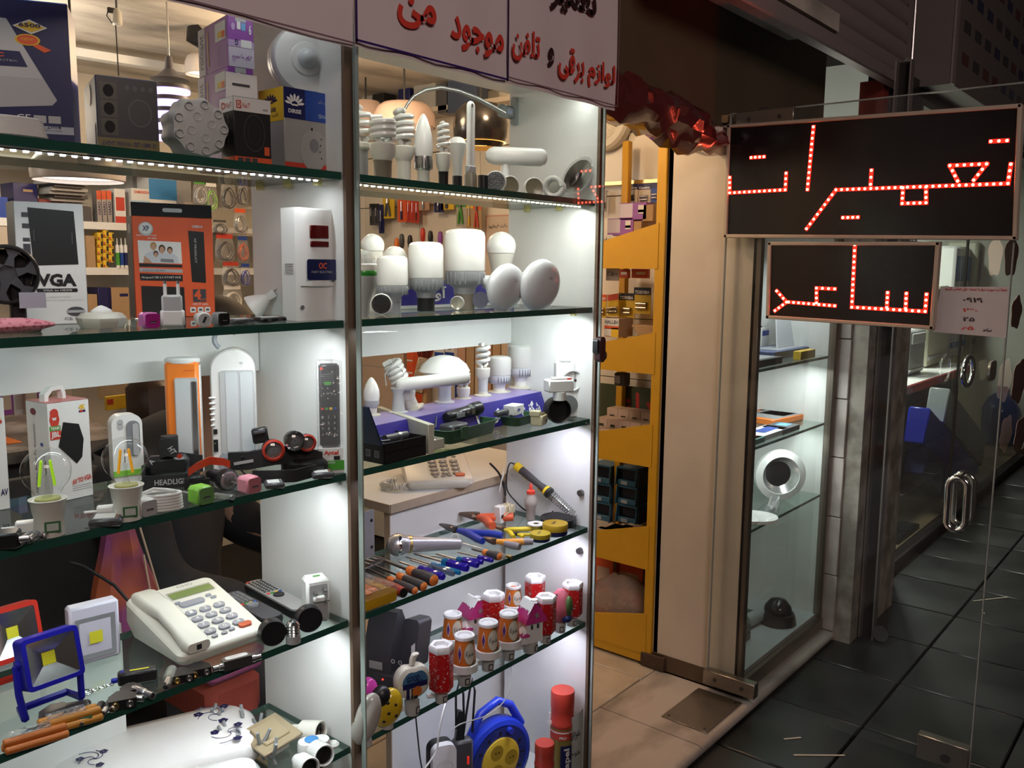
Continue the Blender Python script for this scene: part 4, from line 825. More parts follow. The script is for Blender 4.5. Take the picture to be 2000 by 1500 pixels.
 # round socket adapters
def radapter(label,px,py,z):
 P=back(at(px,py,z),.004);k=mpp(P);r=26*k;t=thing('socket_adapter',label,'adapter',P,facing(P)+rad(14),'round black socket adapters');M=T(0,0,r)@RX(86)
 part(MB().lathe([(r*.8,-.022),(r,-.018),(r,-.002),(r*.93,.002),(r*.90,.0005)],black,28,M),'case',t);b=MB()
 for x,y,w_,h_,a in((-.38,.28,.26,.16,-35),(.38,.28,.26,.16,35),(0,.0,.10,.42,20),(-.28,-.45,.08,.22,0),(.28,-.45,.08,.22,0),(0,-.5,.3,.2,0)):b.rect(0,0,w_*r,h_*r,mat('slot black',(.002,.002,.002),.9,var=0),M@T(x*r,y*r,0)@RZ(a),.0008)
 part(b,'socket_slot',t);part(MB().cyl(.003,-.04,-.02,brass,8,M@T(r*.4,0,0)).cyl(.003,-.04,-.02,brass,8,M@T(-r*.4,0,0)),'pin',t);return t
radapter('round black socket adapter, left of the screw lamp base',535,1264,Z4);radapter('round black socket adapter, right of the screw lamp base',606,1237,Z4)
P=back(at(573,1260,Z4),.012);k=mpp(P);H=hgt(P,1210);r=14*k;t=thing('lamp_base_adapter','chrome screw lamp base standing between the round black adapters','adapter',P)
part(MB().cyl(r,0,H*.34,lgrey,20),'foot',t);part(MB().lathe([(r*.9,H*.34)]+[(r*(.98 if i%2 else.86),H*(.36+.06*i))for i in range(9)]+[(r*.6,H*.93)],chrome,20),'screw_thread',t);part(MB().lathe([(r*.6,H*.93),(r*.4,H*.97),(r*.25,H)],black,14),'contact',t)
# white travel adapter with fold-out pins
P=at(640,1216,Z4)+Vector((-.012,.01,0));k=mpp(P);H=hgt(P,1132);t=thing('travel_adapter','white travel adapter cube with fold-out pins by the side panel','adapter',P,rad(-22));w=46*k;b=MB()
part(MB().box((0,w*.45,H/2),(w,w*.9,H),white,w*.12),'case',t);part(MB().prism(rr(w*.78,H*.84,w*.1,4,0,H*.47),0,.0012,lgrey,T(0,-.0004,0)@FRONT),'pin_bay',t)
for x,z_ in((-.2,.75),(.2,.80)):part(MB().box((w*x,-.010,H*z_),(.004,.022,.0022),steel),'pin',t)
part(MB().box((w*.0,-.005,H*.58),(w*.5,.010,H*.12),white,.002).box((w*.26,-.012,H*.60),(.004,.026,.002),steel),'folding_arm',t)
for s_ in(-.2,.2):part(MB().box((w*s_,-.006,H*.10),(.004,.014,.002),steel),'pin',t)
part(MB().rect(w*.05,w*.45,w*.3,w*.16,pgreen,T(0,0,H),.0006),'label',t)
# satellite switch
P=at(466,1308,Z4);k=mpp(P);t=thing('antenna_switch','silver satellite antenna switch with screw terminals','antenna switch',P,rad(-14));w=56*k
part(MB().prism([(-w*.5,0),(w*.5,0),(w*.5,w*.26),(w*.40,w*.40),(-w*.40,w*.40),(-w*.5,w*.26)],0,.017,steel,T(0,0,.002)),'case',t);part(MB().prism(rr(w*.8,w*.26,.006,4,0,w*.2),.019,.0198,pwhite).text('SWITCH',0,w*.2,w*.4,w*.05,pred,T(0,0,.0198)),'label',t)
for s_ in(-1,1):part(MB().lathe([(.006,0),(.006,.006),(.0048,.007),(.0048,.016)],steel,12,T(s_*w*.5,w*.12,.010)@RY(90*s_)),'terminal',t)
# key-chain light
P=at(262,1338,Z4);k=mpp(P);t=thing('keychain_light','black key-chain light with a yellow strip and a chain','torch',P,rad(-26));w=72*k
part(MB().box((w*.1,.010,.010),(w,.020,.020),black,.003),'case',t);part(MB().rect(w*.15,.010,w*.48,.0035,cob,T(0,0,.020),.0006),'light_strip',t);part(MB().disc(-w*.28,.010,.003,blue,T(0,0,.020)),'button',t)
part(MB().box((-w*.46,.01,.008),(.012,.008,.006),blue,.001),'strap_eye',t);b=MB()
for i in range(9):b.tube([(-w*.55-.005*i+.0032*math.cos(q*PI/4),.010-.002*i+.0022*math.sin(q*PI/4)*(i%2),.003+.0022*math.sin(q*PI/4)*(1-i%2))for q in range(8)],.0007,chrome,5,None,True)
stuff(part(b,'chain',t));part(MB().tube([(-w*1.2+.012*math.cos(q*PI/8),.0+.010*math.sin(q*PI/8),.0015)for q in range(16)],.0010,chrome,6,None,True),'key_ring',t)
# plugs and splitters along the edge of the fourth shelf
def splitter(label,px,py,rz,sc_=1.0):
 P=at(px,py,Z4);t=thing('jack_splitter',label,'adapter',P,rad(rz),'black jack splitters');s_=sc_
 part(MB().prism([(-.017*s_,0),(.017*s_,0),(.017*s_,.016*s_),(.006*s_,.030*s_),(-.006*s_,.030*s_),(-.017*s_,.016*s_)],0,.013*s_,black),'case',t)
 for q in(-1,1):part(MB().lathe([(.0046*s_,0),(.0046*s_,.005*s_),(.003*s_,.0052*s_),(.0026*s_,.002*s_)],brass if q<0 else steel,12,T(q*.009*s_,0,.0068*s_)@RX(90)),'jack',t)
 part(MB().cyl(.003*s_,0,.010*s_,steel,10,T(0,.029*s_,.0065*s_)@RX(-90)),'plug',t);return t
splitter('black jack splitter under the front corner of the telephone',392,1322,-22);splitter('black jack splitter beside the clear coax plug',358,1334,-24)
splitter('black jack splitter at the end of the row of phono plugs',240,1385,-24,1.1);splitter('black jack splitter lying on the ochre fuse tubes',112,1420,-24,1.35)
coax('coax_plug','large clear-sleeved coax plug in front of the telephone',327,1345,Z4,-38,glass('grey clear sleeve',(.75,.78,.74),boost=1.5,milky=.45,mcol=(.5,.52,.48)),1.7)
for i,(px,py,l)in enumerate(((184,1404,'left'),(204,1397,'middle'),(222,1390,'right'))):coax('phono_plug','black phono coupler with silver tip, '+l+' one of the short row',px,py,Z4,-44,black,1.15)
coax('jack_plug','silver jack plug lying near the key-chain light',270,1372,Z4,40,steel,1.25);coax('jack_plug','thin silver jack adapter standing out beside the splitter row',292,1365,Z4,10,steel,1.3)
splitter('black flat splitter behind the silver jack plug',258,1362,-20,.9)
b=MB().box((0,.01,.006),(.02,.018,.012),pl('board green',(.02,.10,.04)),.001).cyl(.003,0,.006,steel,8,T(-.004,0,.006)@RX(90));single(b,'terminal_plug','tiny green screw-terminal plug at the end of the ochre tubes','plug',at(166,1418,Z4),rad(-25))
P=at(152,1404,Z4);single(MB().box((0,.012,.009),(.036,.024,.018),black,.004),'wall_adapter','small black block between the tubes and the phono couplers','adapter',P,rad(-25))
och=pl('fuse ochre',(.55,.24,.035));fo=None;n_=0
for row,(pxa,pya,lo_)in enumerate(((84,1440,'ochre'),(10,1476,'rust orange'))):
 m_=och if row==0 else pl('fuse rust',(.58,.17,.03));Pa=at(pxa,pya,Z4)
 for q in range(4 if row==0 else 3):
  l=.078;b=MB().lathe([(.0035,0),(.0055,.002),(.0055,l-.002),(.0035,l)],m_,12,RY(90));zz=.0056 if q<2 else.0145;yy=(q%2)*.0115+(0.0055 if q>=2 else 0)
  single(b,'battery_stick','%s stick in the bundle, %s'%(lo_,('lower front one','lower back one','upper front one','upper back one')[q]),'battery',Pa+Vector((math.sin(rad(12))*-yy*0,yy,zz)),rad(-12),'stick batteries on the fourth shelf')
 Pb=Pa+Vector((0.035,.006,.0205));b=MB().box((0,0,0),(.05,.020,.0016),cello);single(b,'film_scrap','scrap of clear film lying on the %s sticks'%lo_,'film',Pb,rad(-12))
 # left display, bottom shelf
P=at(330,1500,Z5)+Vector((0,.03,0));t=thing('ceiling_lamp','white rounded lamp cover printed with dark flowers on the lowest shelf','lamp',P,rad(-20));w,d=.36,.19
wl=pl('lamp cover white',(.80,.80,.81),.2);q=rr(w,d,.06,7);b=MB()
b.loft([[(x*s_,y*s_,z)for x,y in q]for s_,z in((.96,0),(1,.008),(1,.020),(.98,.030),(.90,.040),(.6,.048),(.1,.050))],wl);part(b,'cover',t)
M=T(.02,0,.0485);b=MB();dk_=navy
def vine(cx,cy,s_,fl):
 for a0,l in((0,1.0),(60,.7),(-50,.8),(140,.6)):
  pts=[(cx+s_*l*(i/8.)*math.cos(rad(a0+fl*i*16)),cy+s_*l*(i/8.)*math.sin(rad(a0+fl*i*16)),.0)for i in range(9)]
  b.tube([(x,y,.0004-(abs(x)*.0+.0))for x,y,_ in pts],.0007,dk_,4,M)
 for dx,dy in((.5,.5),(-.6,.3),(.2,-.7)):
  for a in range(5):b.disc(0,0,s_*.10,dk_,M@T(cx+dx*s_+s_*.12*math.cos(a*1.257),cy+dy*s_+s_*.12*math.sin(a*1.257),0),.0006,6)
vine(.085,.035,.045,1);vine(.095,-.045,.040,-1);vine(-.13,-.02,.035,1);b.text('Noorjs',-.01,-.015,.045,.014,dk_,M,.001,.01);part(b,'flower_print',t)
P=at(400,1560,Z5);t=thing('ceiling_lamp','second white lamp cover lying in front of the printed one','lamp',P+Vector((.0,.012,.0)),rad(-25));b=MB()
b.loft([[(x*s_,y*s_,z)for x,y in rr(.20,.07,.03,6)]for s_,z in((1,0),(1,.025),(.92,.036),(.5,.042),(.05,.043))],wl);part(b,'cover',t)
# clear plastic coral branch with hooks
def branch(label,px,py,rz,s_):
 P=at(px-12,py,Z5);b=MB();random.seed(px);m_=mat('clear branch plastic',(.42,.45,.48),.15,var=.05,trans=.35);pt=[(-.05*s_,.0,.012),(-.02*s_,.004,.022),(.01*s_,-.002,.018),(.04*s_,.003,.026),(.065*s_,0,.014)]
 b.tube(pt,.005,m_,8)
 for x,y,z in pt:
  for q in range(2):
   a=random.uniform(-1,1);b.tube([(x,y,z),(x+.012*a,y+.012*(q-.5),z+.018),(x+.020*a,y+.02*(q-.5),z+.034)],[.004,.0035,.003],m_,7)
  b.tube([(x,y,z),(x+.006,y,.002)],.003,m_,6)
 single(b,'plastic_branch',label,'ornament',P,rad(rz),'clear plastic branches')
branch('clear plastic branch with upturned tips, behind the white lamp',446,1436,-60,1.15);branch('clear plastic branch with upturned tips, nearest the light switch',478,1478,-70,1.15)
# gold light switch leaning on a stack
P=at(556,1482,Z5);k=mpp(P);gold=mat('champagne plastic',(.42,.34,.22),.35,.25,var=.03);t=thing('light_switch','champagne-coloured rocker light switch lying tilted beside the sockets','switch',P,rot=(rad(8),rad(-6),rad(0)))
w=.086;part(MB().box((0,.043,.030),(w,w,.007),gold,.002),'frame',t);part(MB().box((0,.043,.0355),(w*.62,w*.62,.008),gold,.002,T(0,.043,.0355)@RX(4)@T(0,-.043,-.0355)),'rocker',t);part(MB().box((0,.043,.014),(w*.6,w*.6,.028),white,.003),'back_box',t)
# lamp sockets
def lsock(label,px,py,rz,s_,tilt,m_):
 P=at(px,py,Z5);t=thing('lamp_socket',label,'socket',P,rad(rz),'white lamp sockets on the lowest shelf');r=.019*s_;M=T(0,.0,r*1.02)@RX(tilt)
 part(MB().lathe([(r*.55,-.055*s_),(r*.6,-.040*s_),(r*.95,-.034*s_),(r,0),(r*.92,.002),(r*.80,0),(r*.78,-.020)],m_,26,M,cap=False),'shell',t);b=MB()
 part(MB().lathe([(r*(.78 if i%2 else.70),-.022+.0035*i)for i in range(6)],dsteel,22,M,cap=False),'screw_thread',t);part(MB().cyl(r*.76,-.024,-.022,black,18,M),'socket_floor',t);return t
lsock('cream lamp socket lying against the side panel',626,1452,20,1.15,82,offw);lsock('white lamp socket with threaded mouth, nearest the shelf end',634,1496,-14,1.05,80,white);lsock('white lamp socket at the bottom edge of the photo',606,1520,-12,1.0,80,white)
P=at(650,1474,Z5)+Vector((-.02,.03,0));k=mpp(P);t=thing('ceiling_rose','white oval junction cap with a round blue sticker','junction cap',P,rad(-30));part(MB().loft([[(x*s_,y*s_,z)for x,y in rr(.060,.034,.016,5)]for s_,z in((1,0),(1,.022),(.94,.027),(.4,.029))],white),'cap',t);part(MB().disc(-.004,0,.013,pl('sticker blue',(.05,.25,.60)),T(0,0,.0292),.0004,18),'sticker',t);part(MB().cyl(.004,-.001,.001,black,12,T(.012,-.017,.012)@RX(90)),'cable_hole',t);part(MB().lathe([(.010,0),(.012,.006),(.008,.010)],white,16,T(.036,.004,.004)),'end_cap',t)
# middle display: lamp builders (origin at the foot)
hold_b=pl('holder brown',(.20,.17,.13));cfl=mat('CFL tube white',(.78,.78,.76),.2,var=.02)
def wrap(src,b,rf,o=0.0006):
 for q in range(len(src.mats)):
  pass
 vs=[((rf(y)+z)*math.sin(x/rf(y)),-(rf(y)+z)*math.cos(x/rf(y)),y)for x,y,z in src.v]
 for m in src.mats:
  k=src.mats.index(m);b.add(vs,[f for f,mm in zip(src.f,src.m)if mm==k],m,None,False)
def oval(b,cx,cy,rx,ry,m,o=.0006,n=18,rings=3):
 vs=[(cx,cy,o)]+[(cx+rx*j/rings*math.cos(2*PI*i/n),cy+ry*j/rings*math.sin(2*PI*i/n),o)for j in range(1,rings+1)for i in range(n)]
 fs=[(0,1+i,1+(i+1)%n)for i in range(n)]+[(1+(j-1)*n+i,1+j*n+i,1+j*n+(i+1)%n,1+(j-1)*n+(i+1)%n)for j in range(1,rings)for i in range(n)]
 b.add(vs,fs,m,None,False)
def helix(r0,r1,z0,z1,turns,up=True):
 n=int(turns*14);return[((r0+(r1-r0)*i/n)*math.cos(2*PI*turns*i/n),(r0+(r1-r0)*i/n)*math.sin(2*PI*turns*i/n),z0+(z1-z0)*i/n)for i in range(n+1)]
def spiral(label,P,H,r,turns,hold=hold_b,hf=.28,bf=.27,group='spiral energy-saving lamps',rz=0.0,flange=None,rot=None,r1=None):
 t=thing('spiral_lamp',label,'lamp',P,rz,group,rot);z1=H*hf;z2=H*(hf+bf)
 if hold:part(MB().lathe([(r*.62,0),(r*.66,z1*.9),(r*.70,z1)],hold,20),'holder',t)
 if flange:part(MB().lathe([(r*1.15,0),(r*1.15,H*.03),(r*.7,H*.05),(r*.66,H*.09)],flange,22),'flange',t)
 part(MB().lathe([(r*.62,z1),(r*.92,z1+(z2-z1)*.35),(r*.95,z2-.002),(r*.85,z2)],offw,22),'ballast',t)
 tr=min(r*.26,(H-z2)/turns*.40);b=MB()
 zs=z2+(H-z2)*.14
 b.tube([(r*.3,0,z2)]+[(r*.35,0,zs-tr)]+helix(r-tr,(r1 or r)-tr,zs,H-tr,turns)+[(0.0,0,H-tr*.8)],tr,cfl,8)
 part(b,'spiral_tube',t);part(MB().tube([(-r*.3,0,z2),(-r*.5,0,zs),(-r*.85,.0,zs+tr)],tr,cfl,8),'tube_leg',t);return t
def tbulb(label,P,H,r,hold,rz,hf=.19,group='big LED bulbs with grey heat sinks',dif=frost,sink=None,flange=None):
 sink=sink or pl('heat sink grey',(.36,.37,.39),.4);t=thing('led_bulb',label,'bulb',P,rz,group);z1=H*hf;z2=H*.475
 part(MB().lathe([(r*.50,0),(r*.50,z1)],hold,24),'holder',t)
 if flange:part(MB().lathe([(r*1.0,0),(r*1.0,H*.025),(r*.62,H*.04),(r*.58,H*.07)],flange,24),'flange',t)
 part(MB().lathe([(r*.50,z1),(r*.56,z1+(z2-z1)*.28),(r*.86,z1+(z2-z1)*.5),(r*.94,z1+(z2-z1)*.62),(r*.98,z2)],sink,40),'heat_sink',t);b=MB()
 for i in range(24):
  if i%8<2:continue
  a=2*PI*i/24;b.box((r*.935,0,z1+(z2-z1)*.68),(r*.16,r*.10,(z2-z1)*.52),grey,.001,RZ(math.degrees(a)))
 stuff(part(b,'cooling_slot',t))
 part(MB().lathe([(r*.97,z2+.0005),(r,z2+.004),(r,H*.90),(r*.95,H*.955),(r*.80,H*.985),(r*.5,H*.998),(.0005,H)],dif,40,cap=False),'diffuser',t);return t
def candle(label,P,H,r,base,rz=0,ribs=False,flange=None):
 t=thing('candle_lamp',label,'lamp',P,rz);z1=H*.32;z2=H*.42
 part(MB().lathe([(r*.62,0),(r*.66,z1*.8),(r*.8,z1*.9)],offw,22),'holder',t)
 if flange:part(MB().lathe([(r*1.1,-.004),(r*1.1,.004),(r*.7,.006)],flange,20),'flange',t)
 part(MB().lathe([(r*.72,z1*.72),(r*.95,z1),(r*.92,z2)],base,24),'body',t)
 if ribs:
  b=MB()
  for i in range(22):b.box((r*.93,0,z1*.98),(r*.10,r*.10,z1*.40),steel,0,RZ(360*i/22))
  stuff(part(b,'cooling_rib',t))
 part(MB().lathe([(r*.92,z2),(r,z2+(H-z2)*.22),(r*.93,z2+(H-z2)*.45),(r*.70,z2+(H-z2)*.70),(r*.38,z2+(H-z2)*.90),(r*.14,H*.995),(.0005,H)],frost,26,cap=False),'candle_glass',t);return t
def spot(name,label,C0,r,M,face,body=white,dots=None,grp=None):
 t=thing(name,label,'lamp',C0,0,grp)
 part(MB().lathe([(r*.30,-r*2.0),(r*.36,-r*1.5),(r*.45,-r*1.3),(r*.92,-r*.45),(r,-r*.30),(r,0),(r*.90,.0015)],body,26,M,cap=False),'body',t);part(MB().lathe([(r*.90,.001),(r*.5,-.001),(.0005,-.0015)],face,24,M,cap=False),'front_lens',t)
 if dots:
  b=MB();n=0
  for i in range(-5,6):
   for j in range(-5,6):
    x,y=(i+.5*(j%2))*r*.18,j*r*.16
    if x*x+y*y<(r*.84)**2:b.ball(r*.085,dots,6,M@T(x,y,.002))
  stuff(part(b,'led_bead',t))
 return t
def aim(P,dr=0,up=0):
 return RZ(math.degrees(facing(P))+dr)@RX(90-up)
 # top shelf
def A(px,y,top):P=PX(px,y,Z1);return P,hgt(P,top),mpp(P)
P,H,k=A(706,.13,206);spiral('wide spiral lamp in a grey holder, partly behind the divider edge',P,H,21*k,3.6,pl('holder grey',(.30,.31,.31)),.42,.1)
P,H,k=A(748,.06,224);spiral('widest spiral lamp in a brown holder, on the top shelf',P,H,27*k,3.4,hold_b,.30,.27)
P,H,k=A(789,.12,212);spiral('tall spiral lamp with a green band, between the widest spiral and the candle lamp',P,H,21*k,4.6,offw,.32,.20)
P,H,k=A(827,.10,222);candle('frosted candle lamp with a ribbed silver collar on the top shelf',P,H,19*k,steel,0,True)
P,H,k=A(866,.07,236);spiral('slim tapering spiral lamp in a black holder',P,H,15*k,4.2,black,.24,.28,r1=12*k)
P,H,k=A(893,.13,268);r=18*k;t=thing('reflector_bulb','white reflector bulb in a black holder behind the U-shaped tube','bulb',P)
part(MB().cyl(r*.55,0,H*.30,black,20),'holder',t);part(MB().lathe([(r*.5,H*.30),(r*.56,H*.55),(r*.96,H*.82),(r,H*.88)],pl('bulb grey white',(.55,.54,.52)),26),'bulb',t);part(MB().lathe([(r,H*.88),(r*.85,H*.95),(r*.4,H),(.0005,H)],frost,26,cap=False),'dome',t)
P,H,k=A(919,.06,196);r=10*k;t=thing('u_tube_lamp','U-shaped white fluorescent tube in a brown holder','lamp',P,facing(P)+rad(50))
part(MB().lathe([(r*1.25,0),(r*1.3,H*.16),(r,H*.20)],hold_b,20),'holder',t);part(MB().box((0,0,H*.235),(r*2.2,r*1.2,H*.08),lgrey,.002),'cap',t)
part(MB().tube([(-r*.55,0,H*.27),(-r*.55,0,H*.93)]+[(r*.55*math.cos(rad(q)),0,H*.93+r*.6*math.sin(rad(q)))for q in range(165,0,-15)]+[(r*.55,0,H*.93),(r*.55,0,H*.27)],r*.48,cfl,10),'tube',t)
P=PX(943,.07,Z1);k=mpp(P);single(MB().cyl(10*k,0,32*k,black,20,None,.001),'lamp_holder','empty black lamp holder beside the U-shaped tube','lamp holder',P)
# LED bar lamp on a swivel
P=PX(986,.12,Z1);k=mpp(P);Hc=hgt(P,305);t=thing('bar_lamp','white rounded LED bar lamp lying across its socket on the top shelf','lamp',P,facing(P)+rad(12));w=122*k
part(MB().lathe([(11*k,0),(11*k,26*k),(8*k,Hc-12*k)],white,18),'base',t);M=T(22*k,0,Hc)
b=MB();rs=[[(w*x,y*s_,z*s_)for y,z in rr(30*k,34*k,12*k,4)]for x,s_ in((-.5,.35),(-.44,.8),(-.36,1),(.40,1),(.47,.8),(.5,.45))];b.loft([r_[::-1]for r_ in rs],cfl,M);part(b,'bar',t)
P=PX(966,.035,Z1+.0);k=mpp(P);r=21*k;Q=PX(968,.05,Z1+r);spot('led_spot','spot lamp with a beaded clear face on the top shelf',Q,r,aim(Q,-8),grey,white,glass('clear bead',(.8,.8,.82),boost=3,milky=.25,mcol=(.45,.45,.45)),'small spot lamps')
hon=two('honeycomb lens',(.10,.085,.06),(.22,.19,.13),260,.2,kind='vor',lo=.1,hi=.35)
Q=PX(997,.09,Z1+r);spot('led_spot','oval spot lamp with a honeycomb face, second from the beaded one',Q,r,aim(Q,30),hon,white,None,'small spot lamps')
Q=PX(1043,.07,Z1+r);spot('led_spot','white spot lamp with a honeycomb face next to the lying spiral',Q,r,aim(Q,16),hon,white,None,'small spot lamps')
P=PX(1082,.06,Z1);k=mpp(P);r=22*k;b=MB();t=thing('spiral_lamp','spiral lamp lying on its side at the right of the top shelf','lamp',P+Vector((0,0,r)),rad(-60),'spiral energy-saving lamps')
part(MB().tube([(x,z_,y)for x,y,z_ in helix(r*.78,r*.78,-.03,.03,3.2)],r*.22,cfl,8),'spiral_tube',t);part(MB().cyl(r*.7,.032,.06,offw,18,RX(-90)),'ballast',t)
P=PX(1118,.02,Z1);k=mpp(P);Q=PX(1128,.035,Z1+46*k);r=46*k;t=thing('reflector_lamp','large oval clear reflector lamp leaning by the side panel','lamp',Q,facing(Q)+rad(6));M=RY(36)@RX(72)@SC(.55,1,1)
part(MB().lathe([(r,0),(r*1.05,.003),(r*.98,.006),(r*.86,.002)],glass('clear rim',(.9,.9,.9),boost=2,milky=.2),30,M,cap=False),'glass_rim',t);part(MB().lathe([(r*.88,.002),(r*.7,-.010),(r*.3,-.028),(.0005,-.03)],mat('mirror green grey',(.50,.52,.46),.3,.5,var=0),28,M,cap=False),'mirror_bowl',t);part(MB().lathe([(r*.30,-.026),(r*.26,.004),(r*.20,.010),(.0005,.012)],dsteel,16,M,cap=False),'lamp_core',t);part(MB().cyl(.010,-.075,-.028,chrome,16,M),'stem',t)
# clip lamp clamped on the side panel
P=atx(1008,218,1.797);k=mpp(P);t=thing('clip_lamp','grey clip lamp clamped on the side panel with a long gooseneck','lamp',P,0);cg=pl('clip grey',(.30,.33,.33))
Yb=P.y;part(MB().prism(rr(.016,.070,.006,4),-.006,.006,cg,T(-.006,.0,0)@RY(0)@LEFT),'clamp_pad',t);part(MB().box((-.035,.006,-.004),(.056,.018,.032),cg,.006),'clamp_body',t);part(MB().rect(0,0,.020,.014,pl('clip sticker',(.40,.46,.60)),T(-.030,-.0035,-.004)@FRONT,.0008),'sticker',t)
A0=P+Vector((-.05,0,0));pts=[]
for px,py,x in((985,222,1.745),(960,208,1.70),(930,192,1.65),(895,178,1.60),(860,171,1.56),(830,176,1.53),(808,188,1.505),(796,203,1.49),(790,214,1.48)):pts.append(tuple(PX(px,.14-.02,hgt(PX(px,.12,Z1),py)+Z1)-P))
part(MB().tube(pts,[.0055]*3+[.0045]*3+[.003]*3,mat('gooseneck',(.30,.30,.29),.35,.7,var=.1,vs=300),10),'gooseneck',t)
# second shelf
def B(px,py,top,z=Z2,back_=.0):P=at(px,py,z);P=back(P,back_);return P,hgt(P,top),mpp(P)
P,H,k=B(767,611,499,back_=.03);tbulb('smallest of the three big LED bulbs, in a grey holder',P,H,30*k,grey,0)
P,H,k=B(832,608,472,back_=.02);tbulb('middle-sized big LED bulb in a black holder',P,H,34*k,black,30)
P,H,k=B(907,604,447,back_=.02);tbulb('tallest big LED bulb in a brown holder',P,H,40*k,hold_b,0)
P=PX(708,.075,Z2);k=mpp(P);H=hgt(P,470);r=29*k;t=thing('disco_lamp','disco lamp with a faceted crystal dome and a green ring, behind the pane edge','lamp',P)
part(MB().lathe([(r*.46,0),(r*.50,H*.18),(r*.70,H*.30),(r*.96,H*.42),(r,H*.54)],pl('lamp body grey',(.34,.35,.34)),26),'body',t);part(MB().lathe([(r*1.0,H*.54),(r*1.02,H*.56),(r*1.02,H*.60),(r,H*.61)],pl('ring green',(.03,.20,.03),.2),26),'ring',t);part(MB().lathe([(r,H*.61),(r*1.02,H*.63),(r*1.02,H*.69),(r*.97,H*.70)],offw,26),'collar',t)
M=T(0,0,H*.70);b=MB()
b.lathe([(r*.95,0),(r*.90,r*.30),(r*.72,r*.62),(r*.40,r*.86),(.001,r*.95)],glass('crystal facets',(.88,.88,.86),boost=5,milky=.30,mcol=(.62,.62,.60)),9,M,cap=False);o=part(b,'crystal_dome',t);o.data.polygons.foreach_set('use_smooth',[False]*len(o.data.polygons))
def globe(label,px,cy_,rp,y,H0,flange=None):
 P=PX(px,y,H0);k=mpp(P);r=rp*k;zc=hgt(P,cy_);t=thing('globe_lamp',label,'bulb',P,0,'white globe lamps')
 part(MB().lathe([(r*.45,0),(r*.5,zc*.4),(r*.9,zc-r*.45)],offw,22),'body',t);part(MB().lathe([(r*.92,zc-r*.42)]+[(r*math.cos(rad(q)),zc+r*math.sin(rad(q)))for q in range(-20,86,15)]+[(.0005,zc+r)],frost,26,cap=False),'globe',t)
globe('white globe lamp behind the disco lamp',729,480,23,.21,Z2);globe('white globe lamp peeping out behind the smallest big bulb',772,506,25,.22,Z2);globe('white globe lamp behind the left dish lamp',978,482,29,.19,Z2)
def dish(label,cx,cy_,rx,ry,py,dr,up):
 P=at(cx,py,Z2);k=mpp(P);r=ry*k;Q=PX(cx,P.y+.02,Z2+r*.93);t=thing('dish_lamp',label,'lamp',Q,0,'white dish lamps');M=aim(Q,dr,up)
 part(MB().lathe([(r*.28,-r*1.15),(r*.34,-r*.75),(r*.62,-r*.5),(r*.95,-r*.12),(r,0)],pl('dish body white',(.66,.67,.70)),40,M),'body',t)
 part(MB().lathe([(r,0),(r*.985,r*.035)]+[(r*math.cos(rad(q)),r*.04+r*.40*math.sin(rad(q)))for q in(15,30,45,60,75)]+[(.0005,r*.44)],mat('dish diffuser',(.74,.75,.79),.12,var=.02),40,M,cap=False),'diffuser',t);b=MB();b.text('LED',0,0,r*.30,r*.10,grey,M@T(r*.2,r*.35,r*.37)@RX(-18)@RY(10),.002);part(b,'lettering',t)
dish('left one of the two large white dish lamps',987,553,44,48,607,46,-10);dish('right one of the two large white dish lamps',1054,546,46,52,606,46,-10)
def S2(name,label,px,cy_,rp,dr,face,body=white,dots=None,y=.02):
 Q=at(px,cy_+rp,Z2);Q=Q+Vector((0,max(0,y-Q.y),0));k=mpp(Q);r=rp*k;Q=Q+Vector((0,0,r));return spot(name,label,Q,r,aim(Q,dr,4),face,body,dots,'small spot lamps')
S2('led_spot','spot lamp with dark beads in front of the smallest big bulb',745,594,21,-6,dgrey,white,pl('bead black',(.03,.028,.025),.1))
S2('led_spot','small silver spot lamp leaning in front of the tallest big bulb',893,592,14,-10,mat('lens pale gold',(.45,.42,.34),.15,.4,var=.1),lgrey)
halo=mat('halogen mirror',(.50,.46,.60),.15,.9,var=.2,vs=400)
S2('halogen_lamp','halogen lamp with a ribbed violet mirror, before the left dish lamp',938,586,18,20,halo,clear);S2('halogen_lamp','halogen lamp with a bluish mirror, right behind the right dish lamp',1110,577,17,30,halo,lgrey,None,.03);S2('halogen_lamp','white spot lamp with dark face nearest the side panel, on the second shelf',1136,573,17,32,mat('lens mauve',(.20,.14,.14),.2,var=0),white,None,.0)
# long blue sign with white lettering behind the bulbs, standing on the second shelf
sb=mat('sign blue',(.030,.022,.24),.4,var=.03);t=thing('shop_sign','blue strip sign with white lettering behind the big LED bulbs','sign',(1.42,.246,Z2));part(MB().box((-.0,0,.032),(.72,.012,.064),sb),'board',t);part(MB().box((0,-.01,.004),(.72,.03,.006),white),'foot',t)
b=MB();M=T(0,-.0062,0)@FRONT
for s_,cx,w_,h_ in((fa('شرکت'),-.16,.10,.038),(fa('آوا'),.08,.05,.036),(fa('نور'),.27,.07,.034)):b.text(s_,cx,.032,w_,h_,pwhite,M,.001,.03)
part(b,'lettering',t)
